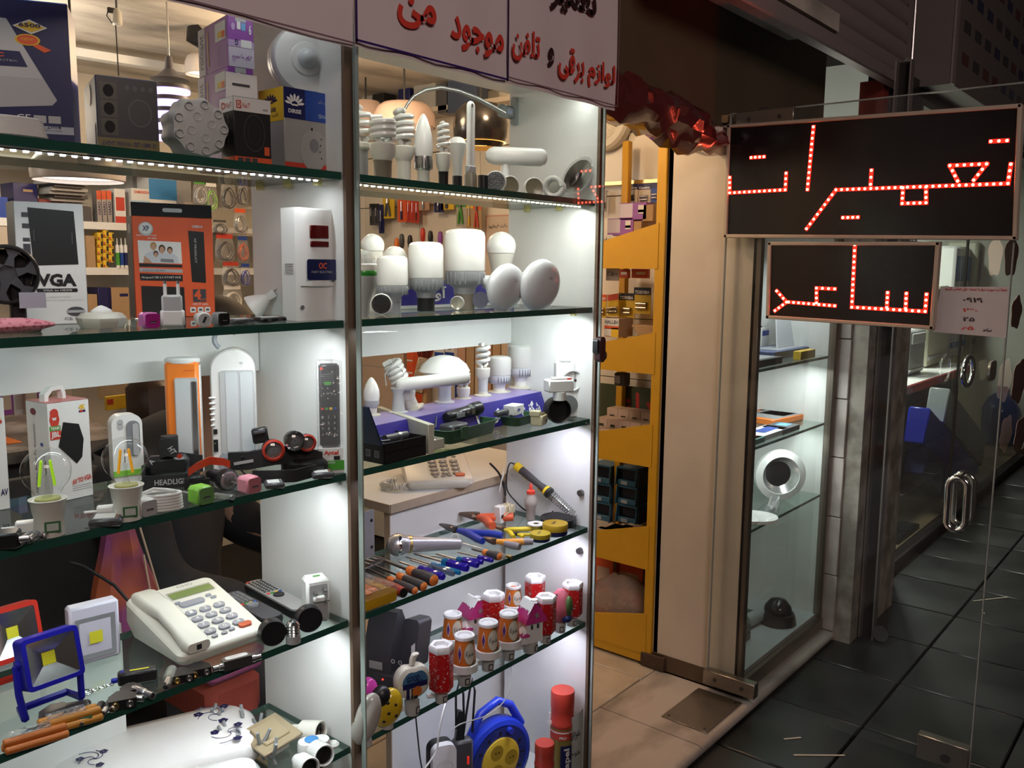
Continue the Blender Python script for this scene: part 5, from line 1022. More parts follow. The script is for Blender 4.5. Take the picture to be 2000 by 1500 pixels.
# third shelf: blue lamp stand
ZS=Z3+.056;sr=5.0;t=thing('lamp_stand','blue wedge-shaped lamp stand with white lettering on the third shelf','stand',(1.125,.088,Z3),rad(sr));L_=.655
part(MB().prism([(-.022,0),(0.0,.056),(.102,.056),(.102,0)],0,L_,sb,Matrix(((0,0,1,0),(1,0,0,0),(0,1,0,0),(0,0,0,1)))),'stand_body',t);part(MB().box((L_/2,.050,.0565),(L_,.10,.0015),pl('stand top violet',(.30,.25,.50))),'stand_top',t)
b=MB();M=T(0,-.011,.028)@RX(-21.4)@FRONT
for s_,cx,w_,h_ in((fa('شگفت'),.585,.085,.034),(fa('نمایندگی'),.475,.115,.034),(fa('آ'),.365,.022,.034),(fa('نور'),.27,.05,.030)):b.text(s_,cx,-.004,w_,h_,pwhite,M,.0012,.03)
part(b,'lettering',t)
def on_stand(px,py):
 P=at(px,py,ZS);y0=.088+(P.x-1.125)*math.tan(rad(sr))+.030
 return PX(px,min(max(P.y,y0),y0+.052),ZS)
cap_=pl('flange cream',(.62,.60,.52))
P=on_stand(726,806);k=mpp(P);candle('white candle lamp at the left end of the blue stand',P,hgt(P,737),16*k,lgrey,0,False,cap_)
P=on_stand(808,800);k=mpp(P);t=spiral('white spiral lamp tilted to the left on the blue stand',P,.125,20*k,4.5,offw,.20,.26,rot=(rad(4),rad(-24),rad(-45)),flange=cap_)
P=on_stand(778,806);k=mpp(P);H=hgt(P,754);t=thing('bar_lamp','long white LED tube lamp held sideways on the blue stand','lamp',P,facing(P)+rad(8));w=148*k
part(MB().lathe([(20*k,0),(20*k,.003),(13*k,.005),(12*k,18*k),(10*k,H-16*k),(15*k,H-4*k)],pl('socket grey white',(.52,.53,.54)),20),'base',t);rs=[[(w*x,y*s_,z*s_)for y,z in rr(24*k,26*k,11.9*k,5)]for x,s_ in((-.03,.4),(-.01,.8),(.03,1),(.90,1),(.95,.8),(.97,.4))]
part(MB().loft([r_[::-1]for r_ in rs],cfl,T(0,0,H+2*k)@RY(-5)),'tube',t)
part(MB().tube([(-22*k,.01,H),(-24*k,.012,H+22*k),(-8*k,.014,H+44*k),(10*k,.016,H+30*k),(16*k,.016,H)],.0014,lgrey,6),'wire_loop',t)
P=on_stand(868,787);k=mpp(P);H=hgt(P,694);r=50*k;t=thing('dish_lamp','wide mushroom-shaped LED lamp on the blue stand','lamp',P)
part(MB().lathe([(20*k,0),(20*k,.004),(13*k,.006),(12.5*k,H*.30),(14*k,H*.36),(r*.55,H*.56),(r*.97,H*.66)],pl('dish body white',(.66,.67,.70)),30),'body',t);part(MB().lathe([(r*.97,H*.66),(r,H*.68),(r*.86,H*.82),(r*.55,H*.95),(r*.25,H*.995),(.0005,H)],frost,36,cap=False),'diffuser',t)
P=on_stand(905,779);k=mpp(P);spiral('white spiral lamp half hidden behind the long LED tube',P,hgt(P,722),14*k,3.6,None,.05,.36,flange=cap_)
P=on_stand(943,774);k=mpp(P);spiral('white narrow spiral lamp in a tall holder on the blue stand',P,hgt(P,670),15*k,3.2,pl('socket grey white',(.52,.53,.54)),.32,.22,flange=cap_)
milk=mat('milky diffuser',(.58,.58,.57),.25,var=.02);wsink=pl('heat sink white',(.66,.68,.74),.4)
P=on_stand(975,766);k=mpp(P);tbulb('grey-domed LED bulb, the shorter of two on the blue stand',P,hgt(P,695),23*k,white,20,.12,'milky LED bulbs on the blue stand',milk,wsink,cap_)
P=on_stand(1016,758);k=mpp(P);tbulb('grey-domed LED bulb, the taller of two on the blue stand',P,hgt(P,673),23*k,white,20,.16,'milky LED bulbs on the blue stand',milk,wsink,cap_)
# black gift case, open
P=at(750,908,Z3);k=mpp(P)
o=box2('gift_case','black case with raised lid holding a small black charger set','case',P,2,704,832,868,pblack,b=0,d=.085);o.b=MB();w,d,h=o.w,o.d,o.h
for c_,s_ in(((w/2,.001,h/2),(w,.002,h)),((w/2,d-.001,h/2),(w,.002,h)),((.001,d/2,h/2),(.002,d,h)),((w-.001,d/2,h/2),(.002,d,h)),((w/2,d/2,.001),(w,d,.002)),((w/2,d/2,h*.55),(w,d,.002))):o.b.box(c_,s_,pblack)
for q in range(3):o.p.rect(.22+.28*q,.45,.16,.36,pl('case print grey',(.16,.16,.17)),o.LF,.0006).text(('V','B','CE')[q],.22+.28*q,.45,.09,.2,black,o.LF,.001)
o.done();t=o.t;part(MB().box((-.004,d*.5,h+.030),(.003,d,.085),pl('case lid navy',(.02,.035,.09),.3),0,T(0,d*.5,h)@RY(-24)@T(0,-d*.5,-h+.012)),'lid',t)
part(MB().cyl(.008,-.03,.03,dgrey,16,T(w*.68,d*.55,h*.92)@RY(90)).cyl(.0085,.004,.012,steel,16,T(w*.68,d*.55,h*.92)@RY(90)).ball(.006,steel,10,T(w*.68+.030,d*.55,h*.92)),'car_plug',t)
part(MB().tube([(w*.1,d*.7,h*.9),(w*.3,d*.6,h*1.02),(w*.5,d*.75,h*.95),(w*.3,d*.85,h*.9),(w*.12,d*.5,h*.9),(w*.4,d*.35,h*.92)],.0022,black,6),'cable',t)
# white shallow box with lid standing behind the black case
P=at(846,886,Z3);k=mpp(P);w=span(P,rad(150),742)
t=thing('card_box','cream card lid standing upright beside the black case','box',P,0);D_=at(744,845,Z3)-P;D_.z=0;a=math.atan2(D_.y,D_.x);t.rotation_euler=(0,0,a)
part(MB().box((D_.length/2,.004,.030),(D_.length,.014,.060),pl('card cream',(.56,.54,.44),.6),.001),'lid',t)
P=at(868,874,Z3);t=thing('parts_box','small cream card box of shiny connectors behind the lid','box',P,rad(4));w=.055;b=MB();cc=pl('card cream',(.56,.54,.44),.6)
for c_,s_ in(((-w/2,.03,.001),(w,.06,.002)),((-w/2,.001,.010),(w,.002,.020)),((-w/2,.059,.010),(w,.002,.020)),((-w+.001,.03,.01),(.002,.06,.02)),((-.001,.03,.01),(.002,.06,.02))):b.box(c_,s_,cc)
part(b,'tray',t);b=MB();random.seed(3)
for q in range(9):b.lathe([(.003,0),(.005,.002),(.005,.008),(.003,.014)],chrome,8,T(-w*random.uniform(.15,.85),random.uniform(.01,.05),.010+.004*(q%3))@RX(random.uniform(40,140))@RY(q*40))
stuff(part(b,'connector',t))
# green torch cases
cg2=mat('case green',(.030,.085,.040),.4,var=.08)
def tray(t,w,d,h,m):
 rs=[(1.0,h),(.97,h),(.93,.004),(.93,.0035)];b=MB();q=rr(w,d,.018,4,w/2,d/2);sc_=lambda s_:[(w/2+(x-w/2)*s_,d/2+(y-d/2)*s_)for x,y in q]
 b.loft([[(x,y,0)for x,y in sc_(.88)],[(x,y,h*.9)for x,y in sc_(.98)],[(x,y,h)for x,y in sc_(1.03)],[(x,y,h)for x,y in sc_(.95)],[(x,y,.006)for x,y in sc_(.86)]],m);part(b,'tray',t)
A_=at(900,868,Z3);Bp=at(1015,834,Z3);P=A_+Vector((-.03,.006,0));w=.20;t=thing('torch_case','open green plastic case with a large black torch and charger','case',P,rad(8));tray(t,w,.085,.030,cg2);part(MB().box((w*.25,-.004,.022),(.024,.004,.026),cg2,.001),'latch',t)
M=T(.065,.055,.046)@RY(88)@RZ(0);part(MB().lathe([(.0095,0),(.0115,.004),(.0115,.036),(.0105,.038),(.0125,.050),(.0125,.082),(.0115,.083)],black,24,M),'torch_body',t);part(MB().cyl(.0142,.083,.098,mat('torch silver band',(.55,.55,.56),.25,1,var=0),6,M),'band',t);part(MB().lathe([(.013,.098),(.0155,.103),(.0155,.130),(.014,.131),(.012,.120),(.001,.119)],black,24,M),'torch_head',t)
part(MB().box((0,0,0),(.030,.002,.010),grey,.0005,T(.105,.0425,.047)),'name_plate',t);part(MB().cyl(.004,0,.003,chrome,12,T(.135,.0425,.047)@RX(90)),'switch',t);part(MB().box((.06,.03,.024),(.06,.040,.026),dgrey,.004),'charger',t);part(MB().tube([(.02,.05,.03),(.05,.07,.05),(.09,.072,.056),(.15,.07,.055),(.18,.06,.04)],.0022,black,6),'cable',t)
A_=at(1010,838,Z3);t=thing('torch_case','smaller green plastic case with a slim black torch','case',A_+Vector((.015,.012,0)),rad(8));w=.105;tray(t,w,.06,.022,cg2);part(MB().box((w*.75,-.004,.020),(.022,.004,.022),cg2,.001),'latch',t)
M=T(-.02,.035,.034)@RY(90);part(MB().lathe([(.006,-.02),(.0075,-.016),(.0075,.05),(.011,.062),(.0115,.085),(.009,.086),(.008,.078),(.0005,.077)],dgrey,20,M),'torch_body',t)
# junction box, cream terminal block, adapter stack
P=at(998,822,Z3)+Vector((.0,.02,0));P=PX(1000,.075,Z3);t=thing('junction_box','small white box with a blue arrow on the third shelf','box',P+Vector((.012,.0,.026)),rad(12));part(MB().box((.022,.016,.011),(.046,.032,.022),white,.001),'case',t);part(MB().text('>',.018,.011,.012,.010,pblue,FRONT,.0008,.02).rect(.014,.011,.014,.0016,pblue,FRONT,.0008),'arrow_mark',t);part(MB().rect(.03,.011,.010,.013,dgrey,T(.046,0,0)@RZ(90)@FRONT,.0006),'cable_port',t);part(MB().box((.022,.016,-.013),(.044,.03,.026),clear,0),'clear_stand',t)
P=at(1065,830,Z3);t=thing('terminal_block','cream screw terminal block in front of the adapter stack','terminal',P,rad(20));w=.042
part(MB().box((0,.016,.012),(w,.030,.024),cream,.002),'block',t);part(MB().box((-w*.35,.02,.029),(w*.42,.026,.014),cream,.002),'step',t)
for q in range(4):part(MB().cyl(.0036,0,.004,brass,10,T(-w*.1+.010*(q%3),.008+.012*(q//3),.024)),'screw',t)
for q in range(2):part(MB().cyl(.0034,0,.002,steel,10,T(w*.05+.009*q,.0008,.010)@RX(90)),'contact',t)
P=at(1092,828,Z3);k=mpp(P);P=back(P,.01);t=thing('plug_adapter','white plug adapter with a red switch standing on a black round adapter','adapter',P,facing(P)+rad(22))
M=T(0,0,25*k)@RX(90);part(MB().lathe([(25*k,-.030),(26*k,.0),(24*k,.004),(22*k,.003),(21*k,-.012),(.001,-.013)],black,28,M),'round_adapter',t);part(MB().cyl(13*k,46*k,62*k,white,20),'neck',t)
part(MB().box((0,.008,74*k),(52*k,.040,24*k),white,.003),'plug_body',t);part(MB().box((4*k,.006,88*k),(38*k,.020,5*k),white,.002),'top_plate',t);part(MB().box((18*k,-.004,87.5*k),(8*k,.006,4*k),red,.0005),'switch',t)
P=PX(1112,.052,Z3);k=mpp(P);t=thing('plug_socket','white cube socket adapter with a round dark recess, by the side panel','adapter',P,facing(P)+rad(16));b=MB();w=40*k
part(MB().box((0,w/2,26*k),(w,w*.7,52*k),white,.003),'cube',t);part(MB().disc(-2*k,24*k,20*k,pl('recess grey',(.16,.17,.17)),T(0,w*.14,0)@FRONT,.0016,26),'recess',t)
part(MB().box((-6*k,w/2,80*k),(38*k,w*.6,56*k),white,.004),'upper_adapter',t);M=T(6*k,w*.20,72*k)@RX(90);part(MB().lathe([(21*k,-.004),(22*k,.006),(19*k,.007),(18*k,-.002),(.001,-.003)],pl('socket face',(.58,.60,.60)),28,M),'socket_ring',t)
b=MB()
for s_ in(-1,1):b.cyl(2.4*k,0,.002,black,10,M@T(s_*8*k,0,-.003))
part(b,'socket_hole',t);part(MB().box((-6*k,w*.4,109*k),(20*k,w*.3,2*k),lgrey,0),'vent',t)
# middle display, fourth shelf: tools
oh=pl('handle orange',(.82,.22,.04));dh=pl('handle charcoal',(.045,.04,.045),.5);vh=glass('handle violet',(.16,.12,.80),boost=1.5,milky=.45,mcol=(.06,.03,.45));chh=glass('handle cyan',(.15,.55,.85),boost=1.5,milky=.45,mcol=(.02,.22,.45));clh=glass('handle smoke',(.6,.65,.75),boost=1.5,milky=.4,mcol=(.2,.23,.3))
def axisM(A_,B_):
 d=(B_-A_).normalized();return Matrix.Translation(A_)@d.to_track_quat('Z','Y').to_matrix().to_4x4()
def driver(label,e,s_,tip,rp,m,style):
 r=rp*mpp(at(*e,Z4));E=at(e[0],e[1]+rp*.8,Z4)+Vector((0,0,r));E=at(*e,Z4+r);Tp=at(*tip,Z4+.004);L=(Tp-E).length
 f=math.hypot(s_[0]-e[0],s_[1]-e[1])/max(1,math.hypot(tip[0]-e[0],tip[1]-e[1]));hl=(at(*s_,Z4+r)-E).length
 t=thing('screwdriver',label,'screwdriver',E,0,'screwdrivers on the fourth shelf');M=axisM(Vector((0,0,0)),Tp-E)
 if style=='soft':
  part(MB().lathe([(r*.80,.0),(r*.97,.004),(r*1.0,hl*.2),(r*.92,hl*.45),(r*.72,hl*.68),(r*.74,hl*.72)],m,20,M),'grip',t);part(MB().lathe([(.0005,-.004),(r*.5,-.003),(r*.86,.0006)],oh,20,M,cap=False),'end_cap',t)
  part(MB().lathe([(r*.72,hl*.72),(r*.78,hl*.82),(r*.74,hl*.95),(r*.4,hl)],oh,20,M),'collar',t)
 elif style=='red':
  part(MB().lathe([(r*.88,0),(r,hl*.2),(r*.95,hl*.5),(r*.7,hl*.8),(r*.4,hl)],pl('handle brick red',(.40,.05,.04)),20,M),'grip',t);part(MB().disc(0,0,r*.7,black,M@RX(180),.0006,18).ring(0,0,r*.7,r*.85,chrome,M@RX(180),.0004),'end_cap',t);part(MB().prism(rr(r*.9,hl*.5,r*.3,4,0,hl*.45),r*.86,r*1.02,dh,M@RX(90)@RY(0)@SC(1,1,1)@T(0,0,0)),'soft_inlay',t)
 else:
  n=10;vs=[(r*(1.0 if i%2 else.86))for i in range(n)]
  q=[(vs[i]*math.cos(2*PI*i/n),vs[i]*math.sin(2*PI*i/n))for i in range(n)];b=MB();b.loft([[(x*sc_,y*sc_,z)for x,y in q]for sc_,z in((.8,0),(1,.003),(1,hl*.74),(.72,hl*.80))],m,M);part(b,'grip',t)
  part(MB().lathe([(r*.72,hl*.80),(r*.98,hl*.88),(r*.9,hl*.97),(r*.3,hl)],m if style=='clear' else chh,16,M),'collar',t)
 sr_=max(.0018,r*.26);part(MB().lathe([(sr_,hl*.98),(sr_,L-.012),(sr_*1.2,L-.010),(sr_*.5,L)],steel if style!='soft' else dsteel,10,M),'blade',t);return t
driver('largest orange and black soft-grip screwdriver in the row',(848,1134),(787,1112),(738,1089),12.5,dh,'soft')
driver('second of three orange and black screwdrivers, medium size',(828,1146),(772,1122),(722,1100),10,dh,'soft')
driver('smallest of three orange and black screwdrivers, next to the red one',(811,1154),(754,1128),(716,1110),8.5,dh,'soft')
driver('brick-red screwdriver with a chrome-ringed black end, beside the yellow case',(788,1158),(727,1129),(716,1124),11,dh,'red')
driver('violet clear-handled screwdriver with the longest bare blade',(866,1127),(820,1108),(777,1096),8,vh,'clear')
driver('smoky clear-handled screwdriver with a chrome end',(886,1121),(842,1103),(800,1093),6.5,clh,'clear')
driver('thin cyan-handled tester screwdriver',(898,1119),(846,1100),(792,1087),5.5,chh,'clear')
driver('thick violet screwdriver with a blue collar',(913,1110),(861,1096),(808,1081),8.5,vh,'blue')
driver('violet screwdriver with a flat black tip, second from the right',(933,1104),(897,1092),(851,1081),7,vh,'blue')
driver('small violet screwdriver with brass blade',(943,1098),(898,1087),(840,1086),6,vh,'blue')
driver('thinnest violet screwdriver at the right end of the row',(962,1095),(935,1087),(893,1078),5,vh,'clear')
driver('stubby orange and black screwdriver beside the clear tube',(976,1087),(940,1077),(921,1072),8.5,dh,'soft')
def pliers(label,tip,piv,e1,e2,rp,mh,mj,long_=1.0,tipm=None):
 k=mpp(at(*piv,Z4));z=rp*k*1.1;P=at(*piv,Z4+z);t=thing('pliers',label,'pliers',P,0,'pliers on the fourth shelf');r=rp*k
 for q,e in enumerate((e1,e2)):
  E=at(*e,Z4+z)-P;s_=Vector((-E.y,E.x,0)).normalized()*(r*(1.0 if q==0 else-1.0));o_=E*.5-s_*.6
  part(MB().tube([tuple(E*.10),tuple(E*.30+s_*-.5),tuple(o_),tuple(E*.8),tuple(E)],[r*.6,r*.85,r*1.0,r*1.0,r*.85],mh,10),'handle',t)
  if tipm:part(MB().tube([tuple(E*.45),tuple(E*.8),tuple(E*1.02)],[r*.9,r*1.06,r*.9],tipm,10),'grip_sleeve',t)
 J=at(*tip,Z4+z)-P;n=Vector((-J.y,J.x,0)).normalized()*r*.5
 for s_ in(-1,1):part(MB().tube([tuple(J*-.08),tuple(J*.15+n*s_*.9),tuple(J*.6+n*s_*.75),tuple(J+n*s_*.35)],[r*.6,r*.8,r*.55,r*.3],mj,8),'jaw',t)
 part(MB().cyl(r*.7,-r*.8,r*.8,mj,14),'pivot',t);return t
bj=mat('brown steel',(.16,.11,.085),.4,.6,var=.1)
pliers('brown locking pliers with bright orange handles',(898,1003),(931,1008),(1003,1010),(962,1027),9,pl('handle coral',(.78,.13,.05)),bj)
pliers('combination pliers with blue handles',(860,1024),(889,1034),(981,1046),(943,1057),7.5,pl('handle blue',(.02,.05,.42)),dsteel)
pliers('small pliers with yellow handles behind the orange ones',(966,1029),(984,1033),(1038,1033),(1004,1049),5,pl('handle yellow',(.80,.62,.03)),bj)
pliers('side cutters with orange and grey handles at the shelf edge',(944,1050),(965,1057),(1040,1058),(1014,1068),7,pl('handle amber',(.85,.36,.05)),bj,1,pl('sleeve grey',(.30,.26,.30)))
pliers('yellow-handled wire stripper reaching under the small tin',(994,1038),(1010,1043),(1076,1045),(1022,1049),4,pl('handle yellow',(.80,.62,.03)),black)
# microphone
A_=at(776,1064,Z4+.024);Bm=at(898,1062,Z4+.010);t=thing('microphone','silver microphone with a mesh ball lying on the fourth shelf','microphone',A_,0);M=axisM(Vector((0,0,0)),Bm-A_);L=(Bm-A_).length;r=22*mpp(A_)
mesh=two('mic mesh',(.10,.10,.11),(.60,.60,.62),420,.35,kind='vor',lo=.15,hi=.4,metal=.8)
part(MB().lathe([(.0005,-r)]+[(r*math.cos(rad(q)),r*math.sin(rad(q)))for q in range(-75,1,15)]+[(r*.97,r*.25),(r*.80,r*.8)],mesh,28,M,cap=False),'mesh_head',t);part(MB().lathe([(r*1.01,-.002),(r*1.04,0),(r*1.04,.004),(r,.005)],chrome,30,M,cap=False),'head_ring',t)
sil=mat('mic silver',(.60,.58,.66),.3,.5,var=.02);part(MB().lathe([(r*.80,r*.8),(r*.78,r*1.1),(r*.74,r*1.35),(r*.62,L*.55),(r*.50,L),(r*.4,L+.002)],sil,26,M),'handle',t);part(MB().lathe([(r*.79,r*.98),(r*.81,r*1.0),(r*.81,r*1.22),(r*.78,r*1.24)],brass,26,M,cap=False),'gold_band',t)
P=at(888,1052,Z4);single(MB().tube([(.009*math.cos(q*PI/8),.009*math.sin(q*PI/8),.009)for q in range(16)],.0016,white,6,T(0,0,.002)@RX(70),True),'cable_ring','small white ring standing behind the microphone tail','ring',P,facing(P))
# clear tube with brass plug
A_=at(905,1063,Z4+.004);Bm=at(1000,1089,Z4+.004);M=axisM(Vector((0,0,0)),Bm-A_);L=(Bm-A_).length;t=thing('clear_tube','clear plastic tube with a brass plug end beside the stubby screwdriver','tube',A_);part(MB().cyl(.004,0,L,glass('tube clear',(.9,.9,.92),boost=2.5,milky=.12),14,M),'tube',t);part(MB().cyl(.0045,L-.016,L,brass,14,M),'brass_plug',t)
# yellow organiser case
P=at(690,1205,Z4);P=PX(692,.010,Z4);t=thing('tool_case','yellow tool case with a clear lid at the left end of the tool shelf','case',P,rad(-2));w,d,h=span(P,0,777),.105,.032;ye=pl('case yellow',(.70,.40,.015),.25)
b=MB();b.loft([[(x,y,z)for x,y in rr(w*s_,d*s_,.010,4,w/2,d/2)]for s_,z in((.98,0),(1,.004),(1,h*.62))],ye);part(b,'base',t);b=MB();b.loft([[(x,y,z)for x,y in rr(w*s_,d*s_,.010,4,w/2,d/2)]for s_,z in((1.02,h*.62),(1.02,h*.72),(.97,h),(.90,h*1.02))],glass('case clear lid',(.92,.88,.80),boost=2.2,milky=.07));part(b,'clear_lid',t)
for q in range(5):part(MB().box((w*(.15+.17*q),d*.5,h*.70),(w*.12,d*(.5+.06*(q%3)),h*.18),(oh,ye,orange)[q%3],.002),'tool_bit',t)
P=PX(694,.19,Z4);t=thing('bit_rack','small rack of chrome bits behind the yellow tool case','rack',at(745,1105,Z4)+Vector((-.02,.02,0)),rad(6));b=MB()
part(MB().box((0,0,.003),(.075,.035,.006),dsteel,.001),'tray',t);part(MB().tube([(-.036,-.016,.010),(.036,-.016,.010),(.036,.016,.010),(-.036,.016,.010)],.0012,chrome,6,None,True),'wire_frame',t)
for q in range(4):part(MB().cyl(.0022,-.012,.012,chrome,8,T(-.027+.018*q,0,.009)@RX(90)),'bit',t)
# black and grey amplifier boxes standing at the left behind the shelf edge
P=PX(705,.16,Z4);t=thing('amplifier_case','tall black equipment case standing at the left of the tool shelf','case',P,rad(0));H=hgt(P,985);w=.018
part(MB().box((0,.045,H/2),(.024,.09,H),black,.001),'case',t);b=MB()
for q in range(14):b.box((.0122,.045,H*(.15+.05*q)),(.001,.07,.002),dgrey)
stuff(part(b,'vent_slot',t))
P=PX(733,.22,Z4);H=hgt(P,1000);t=thing('metal_bracket','grey metal plate with two black holes beside the black equipment case','plate',P,rad(0));part(MB().box((0,.02,H/2),(.030,.003,H),pl('plate grey',(.28,.28,.30)),.0005),'plate',t)
for q in(.22,.78):part(MB().disc(.006,H*q,.004,black,T(0,.0185,0)@FRONT,.0004,12),'hole',t)
# tins, solder, tape roll
def tin(label,px,py,rp,hp,lid,base,name='tin'):
 P=back(at(px,py,Z4),rp*mpp(at(px,py,Z4)));k=mpp(P);r=rp*k;h=hp*k;t=thing(name,label,'tin',P,0,'solder paste tins');part(MB().lathe([(r*.94,0),(r*.97,.001),(r*.97,h*.5)],base,30),'base',t);part(MB().lathe([(r,h*.42),(r,h*.95),(r*.97,h),(r*.5,h*1.01)],lid,30),'lid',t)
 part(MB().text('solder',0,0,r*.9,r*.28,navy,T(-r*.1,r*.1,h*1.012)@RZ(20),.0004),'lettering',t);return t
tl_=mat('tin lid yellow',(.55,.36,.03),.35,.3,var=.06);tin('large yellow-lidded round tin on the tool shelf',1084,1050,25,22,tl_,navy);tin('small yellow-lidded round tin at the shelf edge',1055,1061,20,15,mat('tin lid lemon',(.60,.45,.04),.35,.3,var=.06),navy)
P=back(at(1047,1040,Z4),.014);k=mpp(P);t=thing('solder_reel','small reel of solder with a white flange','reel',P);r=17*k;part(MB().cyl(r,0,.002,white,26),'flange',t);part(MB().cyl(r*.74,.002,13*k,mat('solder yellow',(.50,.44,.08),.35,.4,var=.2,vs=300),24),'winding',t);part(MB().lathe([(r*.34,13*k+.002),(r,13*k),(r,13*k+.0025),(r*.34,13*k+.0025)],pwhite,26,None,cap=False),'flange',t);part(MB().cyl(r*.33,13*k,13*k+.0012,brass,14),'core',t)
P=back(at(1090,1032,Z4),.03);k=mpp(P);r=35*k;t=thing('iron_stand','black round roll with a red label under the soldering iron','roll',P);part(MB().lathe([(r*.5,0),(r,.002),(r,16*k),(r*.95,17*k),(r*.42,17*k)],black,34),'roll',t);part(MB().cyl(r*.40,.004,14*k,pl('roll label pink',(.50,.20,.18)),24),'label_core',t)
# soldering iron leaning on the side panel
A_=atx(1006,908,1.775);Bm=atx(1072,962,1.778);Tp=atx(1121,1006,1.775);t=thing('soldering_iron','black and yellow soldering iron with a coiled spring, leaning on the side panel','soldering iron',A_);M=axisM(Vector((0,0,0)),Bm-A_);L=(Bm-A_).length;r=8.5*mpp(A_)
part(MB().lathe([(r*.6,.0),(r*.95,.008),(r*.85,L*.45),(r*.75,L*.75),(r*1.05,L*.93),(r*1.1,L)],dh,20,M),'handle',t);part(MB().lathe([(r*1.0,.004),(r*1.02,.006),(r*1.0,.022),(r*.98,.024)],yellow,20,M,cap=False),'yellow_band',t);part(MB().lathe([(r*1.08,L*.90),(r*1.2,L*.92),(r*1.2,L*.98),(r*1.0,L)],yellow,20,M,cap=False),'yellow_collar',t)
for q,w_ in((.36,20),(.78,12)):part(MB().prism(rr(.006,w_*mpp(A_),.0028,4),r*.9,r*1.03,yellow,M@T(0,0,L*q)@RX(90)),'yellow_inlay',t)
M2=axisM(Bm-A_,Tp-A_);L2=(Tp-Bm).length;part(MB().lathe([(r*1.3,-.004),(r*1.3,.004),(r*.9,.006)],black,18,M2),'guard',t);part(MB().cyl(.0032,0,L2*.8,chrome,12,M2),'shaft',t)
part(MB().tube([(r*(1.15-.35*i/120)*math.cos(i*PI/5),r*(1.15-.35*i/120)*math.sin(i*PI/5),.004+L2*.98*i/120)for i in range(121)],.0008,dsteel,5,M2),'spring',t)
def wpt(px,py,x):return atx(px,py,x)
def cord(name,label,pts,r,m,cat='cord',group=None):
 P0=pts[0];Q=[]
 for i in range(len(pts)-1):
  a,b_,c_,d_=pts[max(i-1,0)],pts[i],pts[i+1],pts[min(i+2,len(pts)-1)]
  for q in range(5):
   s_=q/5.;Q.append(.5*((2*b_)+(c_-a)*s_+(2*a-5*b_+4*c_-d_)*s_**2+(3*b_-a-3*c_+d_)*s_**3))
 Q.append(pts[-1]);return single(MB().tube([tuple(p-P0)for p in Q],r,m,7),name,label,cat,P0,0,group)
cord('iron_cable','black cord of the soldering iron looping down to the shelf',[wpt(1006,907,1.775),wpt(996,905,1.77),wpt(990,925,1.76),wpt(990,955,1.76),wpt(1003,975,1.75),at(1030,998,Z4+.006),at(1062,990,Z4+.02),at(1080,1000,Z4+.02),at(1060,1006,Z4+.022)],.0020,black)
cord('black_cable','thick black cable hanging beside the white counter panel',[aty(957,905,.27),aty(975,925,.265),aty(984,950,.26),aty(987,968,.25)],.0030,black)
cord('white_wire','thin white wire curling over the counter edge',[aty(985,913,.262),aty(975,960,.25),aty(985,925,.255),aty(1003,915,.25),aty(1006,925,.25),aty(995,930,.255),aty(1008,950,.25),aty(1004,970,.25)],.0012,white)
# red-capped flux bottle, wall sockets
P=back(at(1036,1018,Z4),.012);k=mpp(P);H=hgt(P,944);r=13*k;t=thing('flux_bottle','small clear bottle of brown flux with a red nozzle cap','bottle',P)
part(MB().lathe([(r*.6,0),(r*.70,.002),(r*.68,H*.30),(r*.95,H*.42),(r,H*.55),(r*.66,H*.66),(r*.6,H*.72)],glass('bottle milky',(.8,.76,.74),boost=1.5,milky=.55,mcol=(.62,.56,.52)),22),'bottle',t);part(MB().lathe([(r*.58,.002),(r*.58,H*.28),(r*.80,H*.42)],pl('flux brown',(.20,.10,.09)),18),'flux',t);part(MB().lathe([(r*.66,H*.72),(r*.64,H*.80),(r*.28,H*.84),(r*.24,H*.97),(r*.1,H)],red,18),'cap',t)
P=at(982,1004,Z4);P=PX(984,.20,Z4);k=mpp(P);t=thing('phone_socket','cream and white telephone sockets with a short plug lead','socket',P,rad(8));part(MB().box((-16*k,.0,17*k),(18*k,.02,34*k),white,.002),'white_socket',t);part(MB().box((4*k,.0,16*k),(22*k,.022,32*k),cream,.002),'cream_socket',t);part(MB().box((22*k,.0,14*k),(16*k,.022,28*k),cream,.002),'cream_socket',t)
b=MB();b.rect(-17*k,14*k,9*k,7*k,black,T(0,-.0103,0)@FRONT).rect(22*k,8*k,9*k,9*k,black,T(0,-.0113,0)@FRONT);part(b,'jack_hole',t);part(MB().tube([(-14*k,-.012,14*k),(-4*k,-.022,22*k),(4*k,-.012,30*k),(12*k,.0,34*k)],.0022,cream,7),'plug_lead',t)
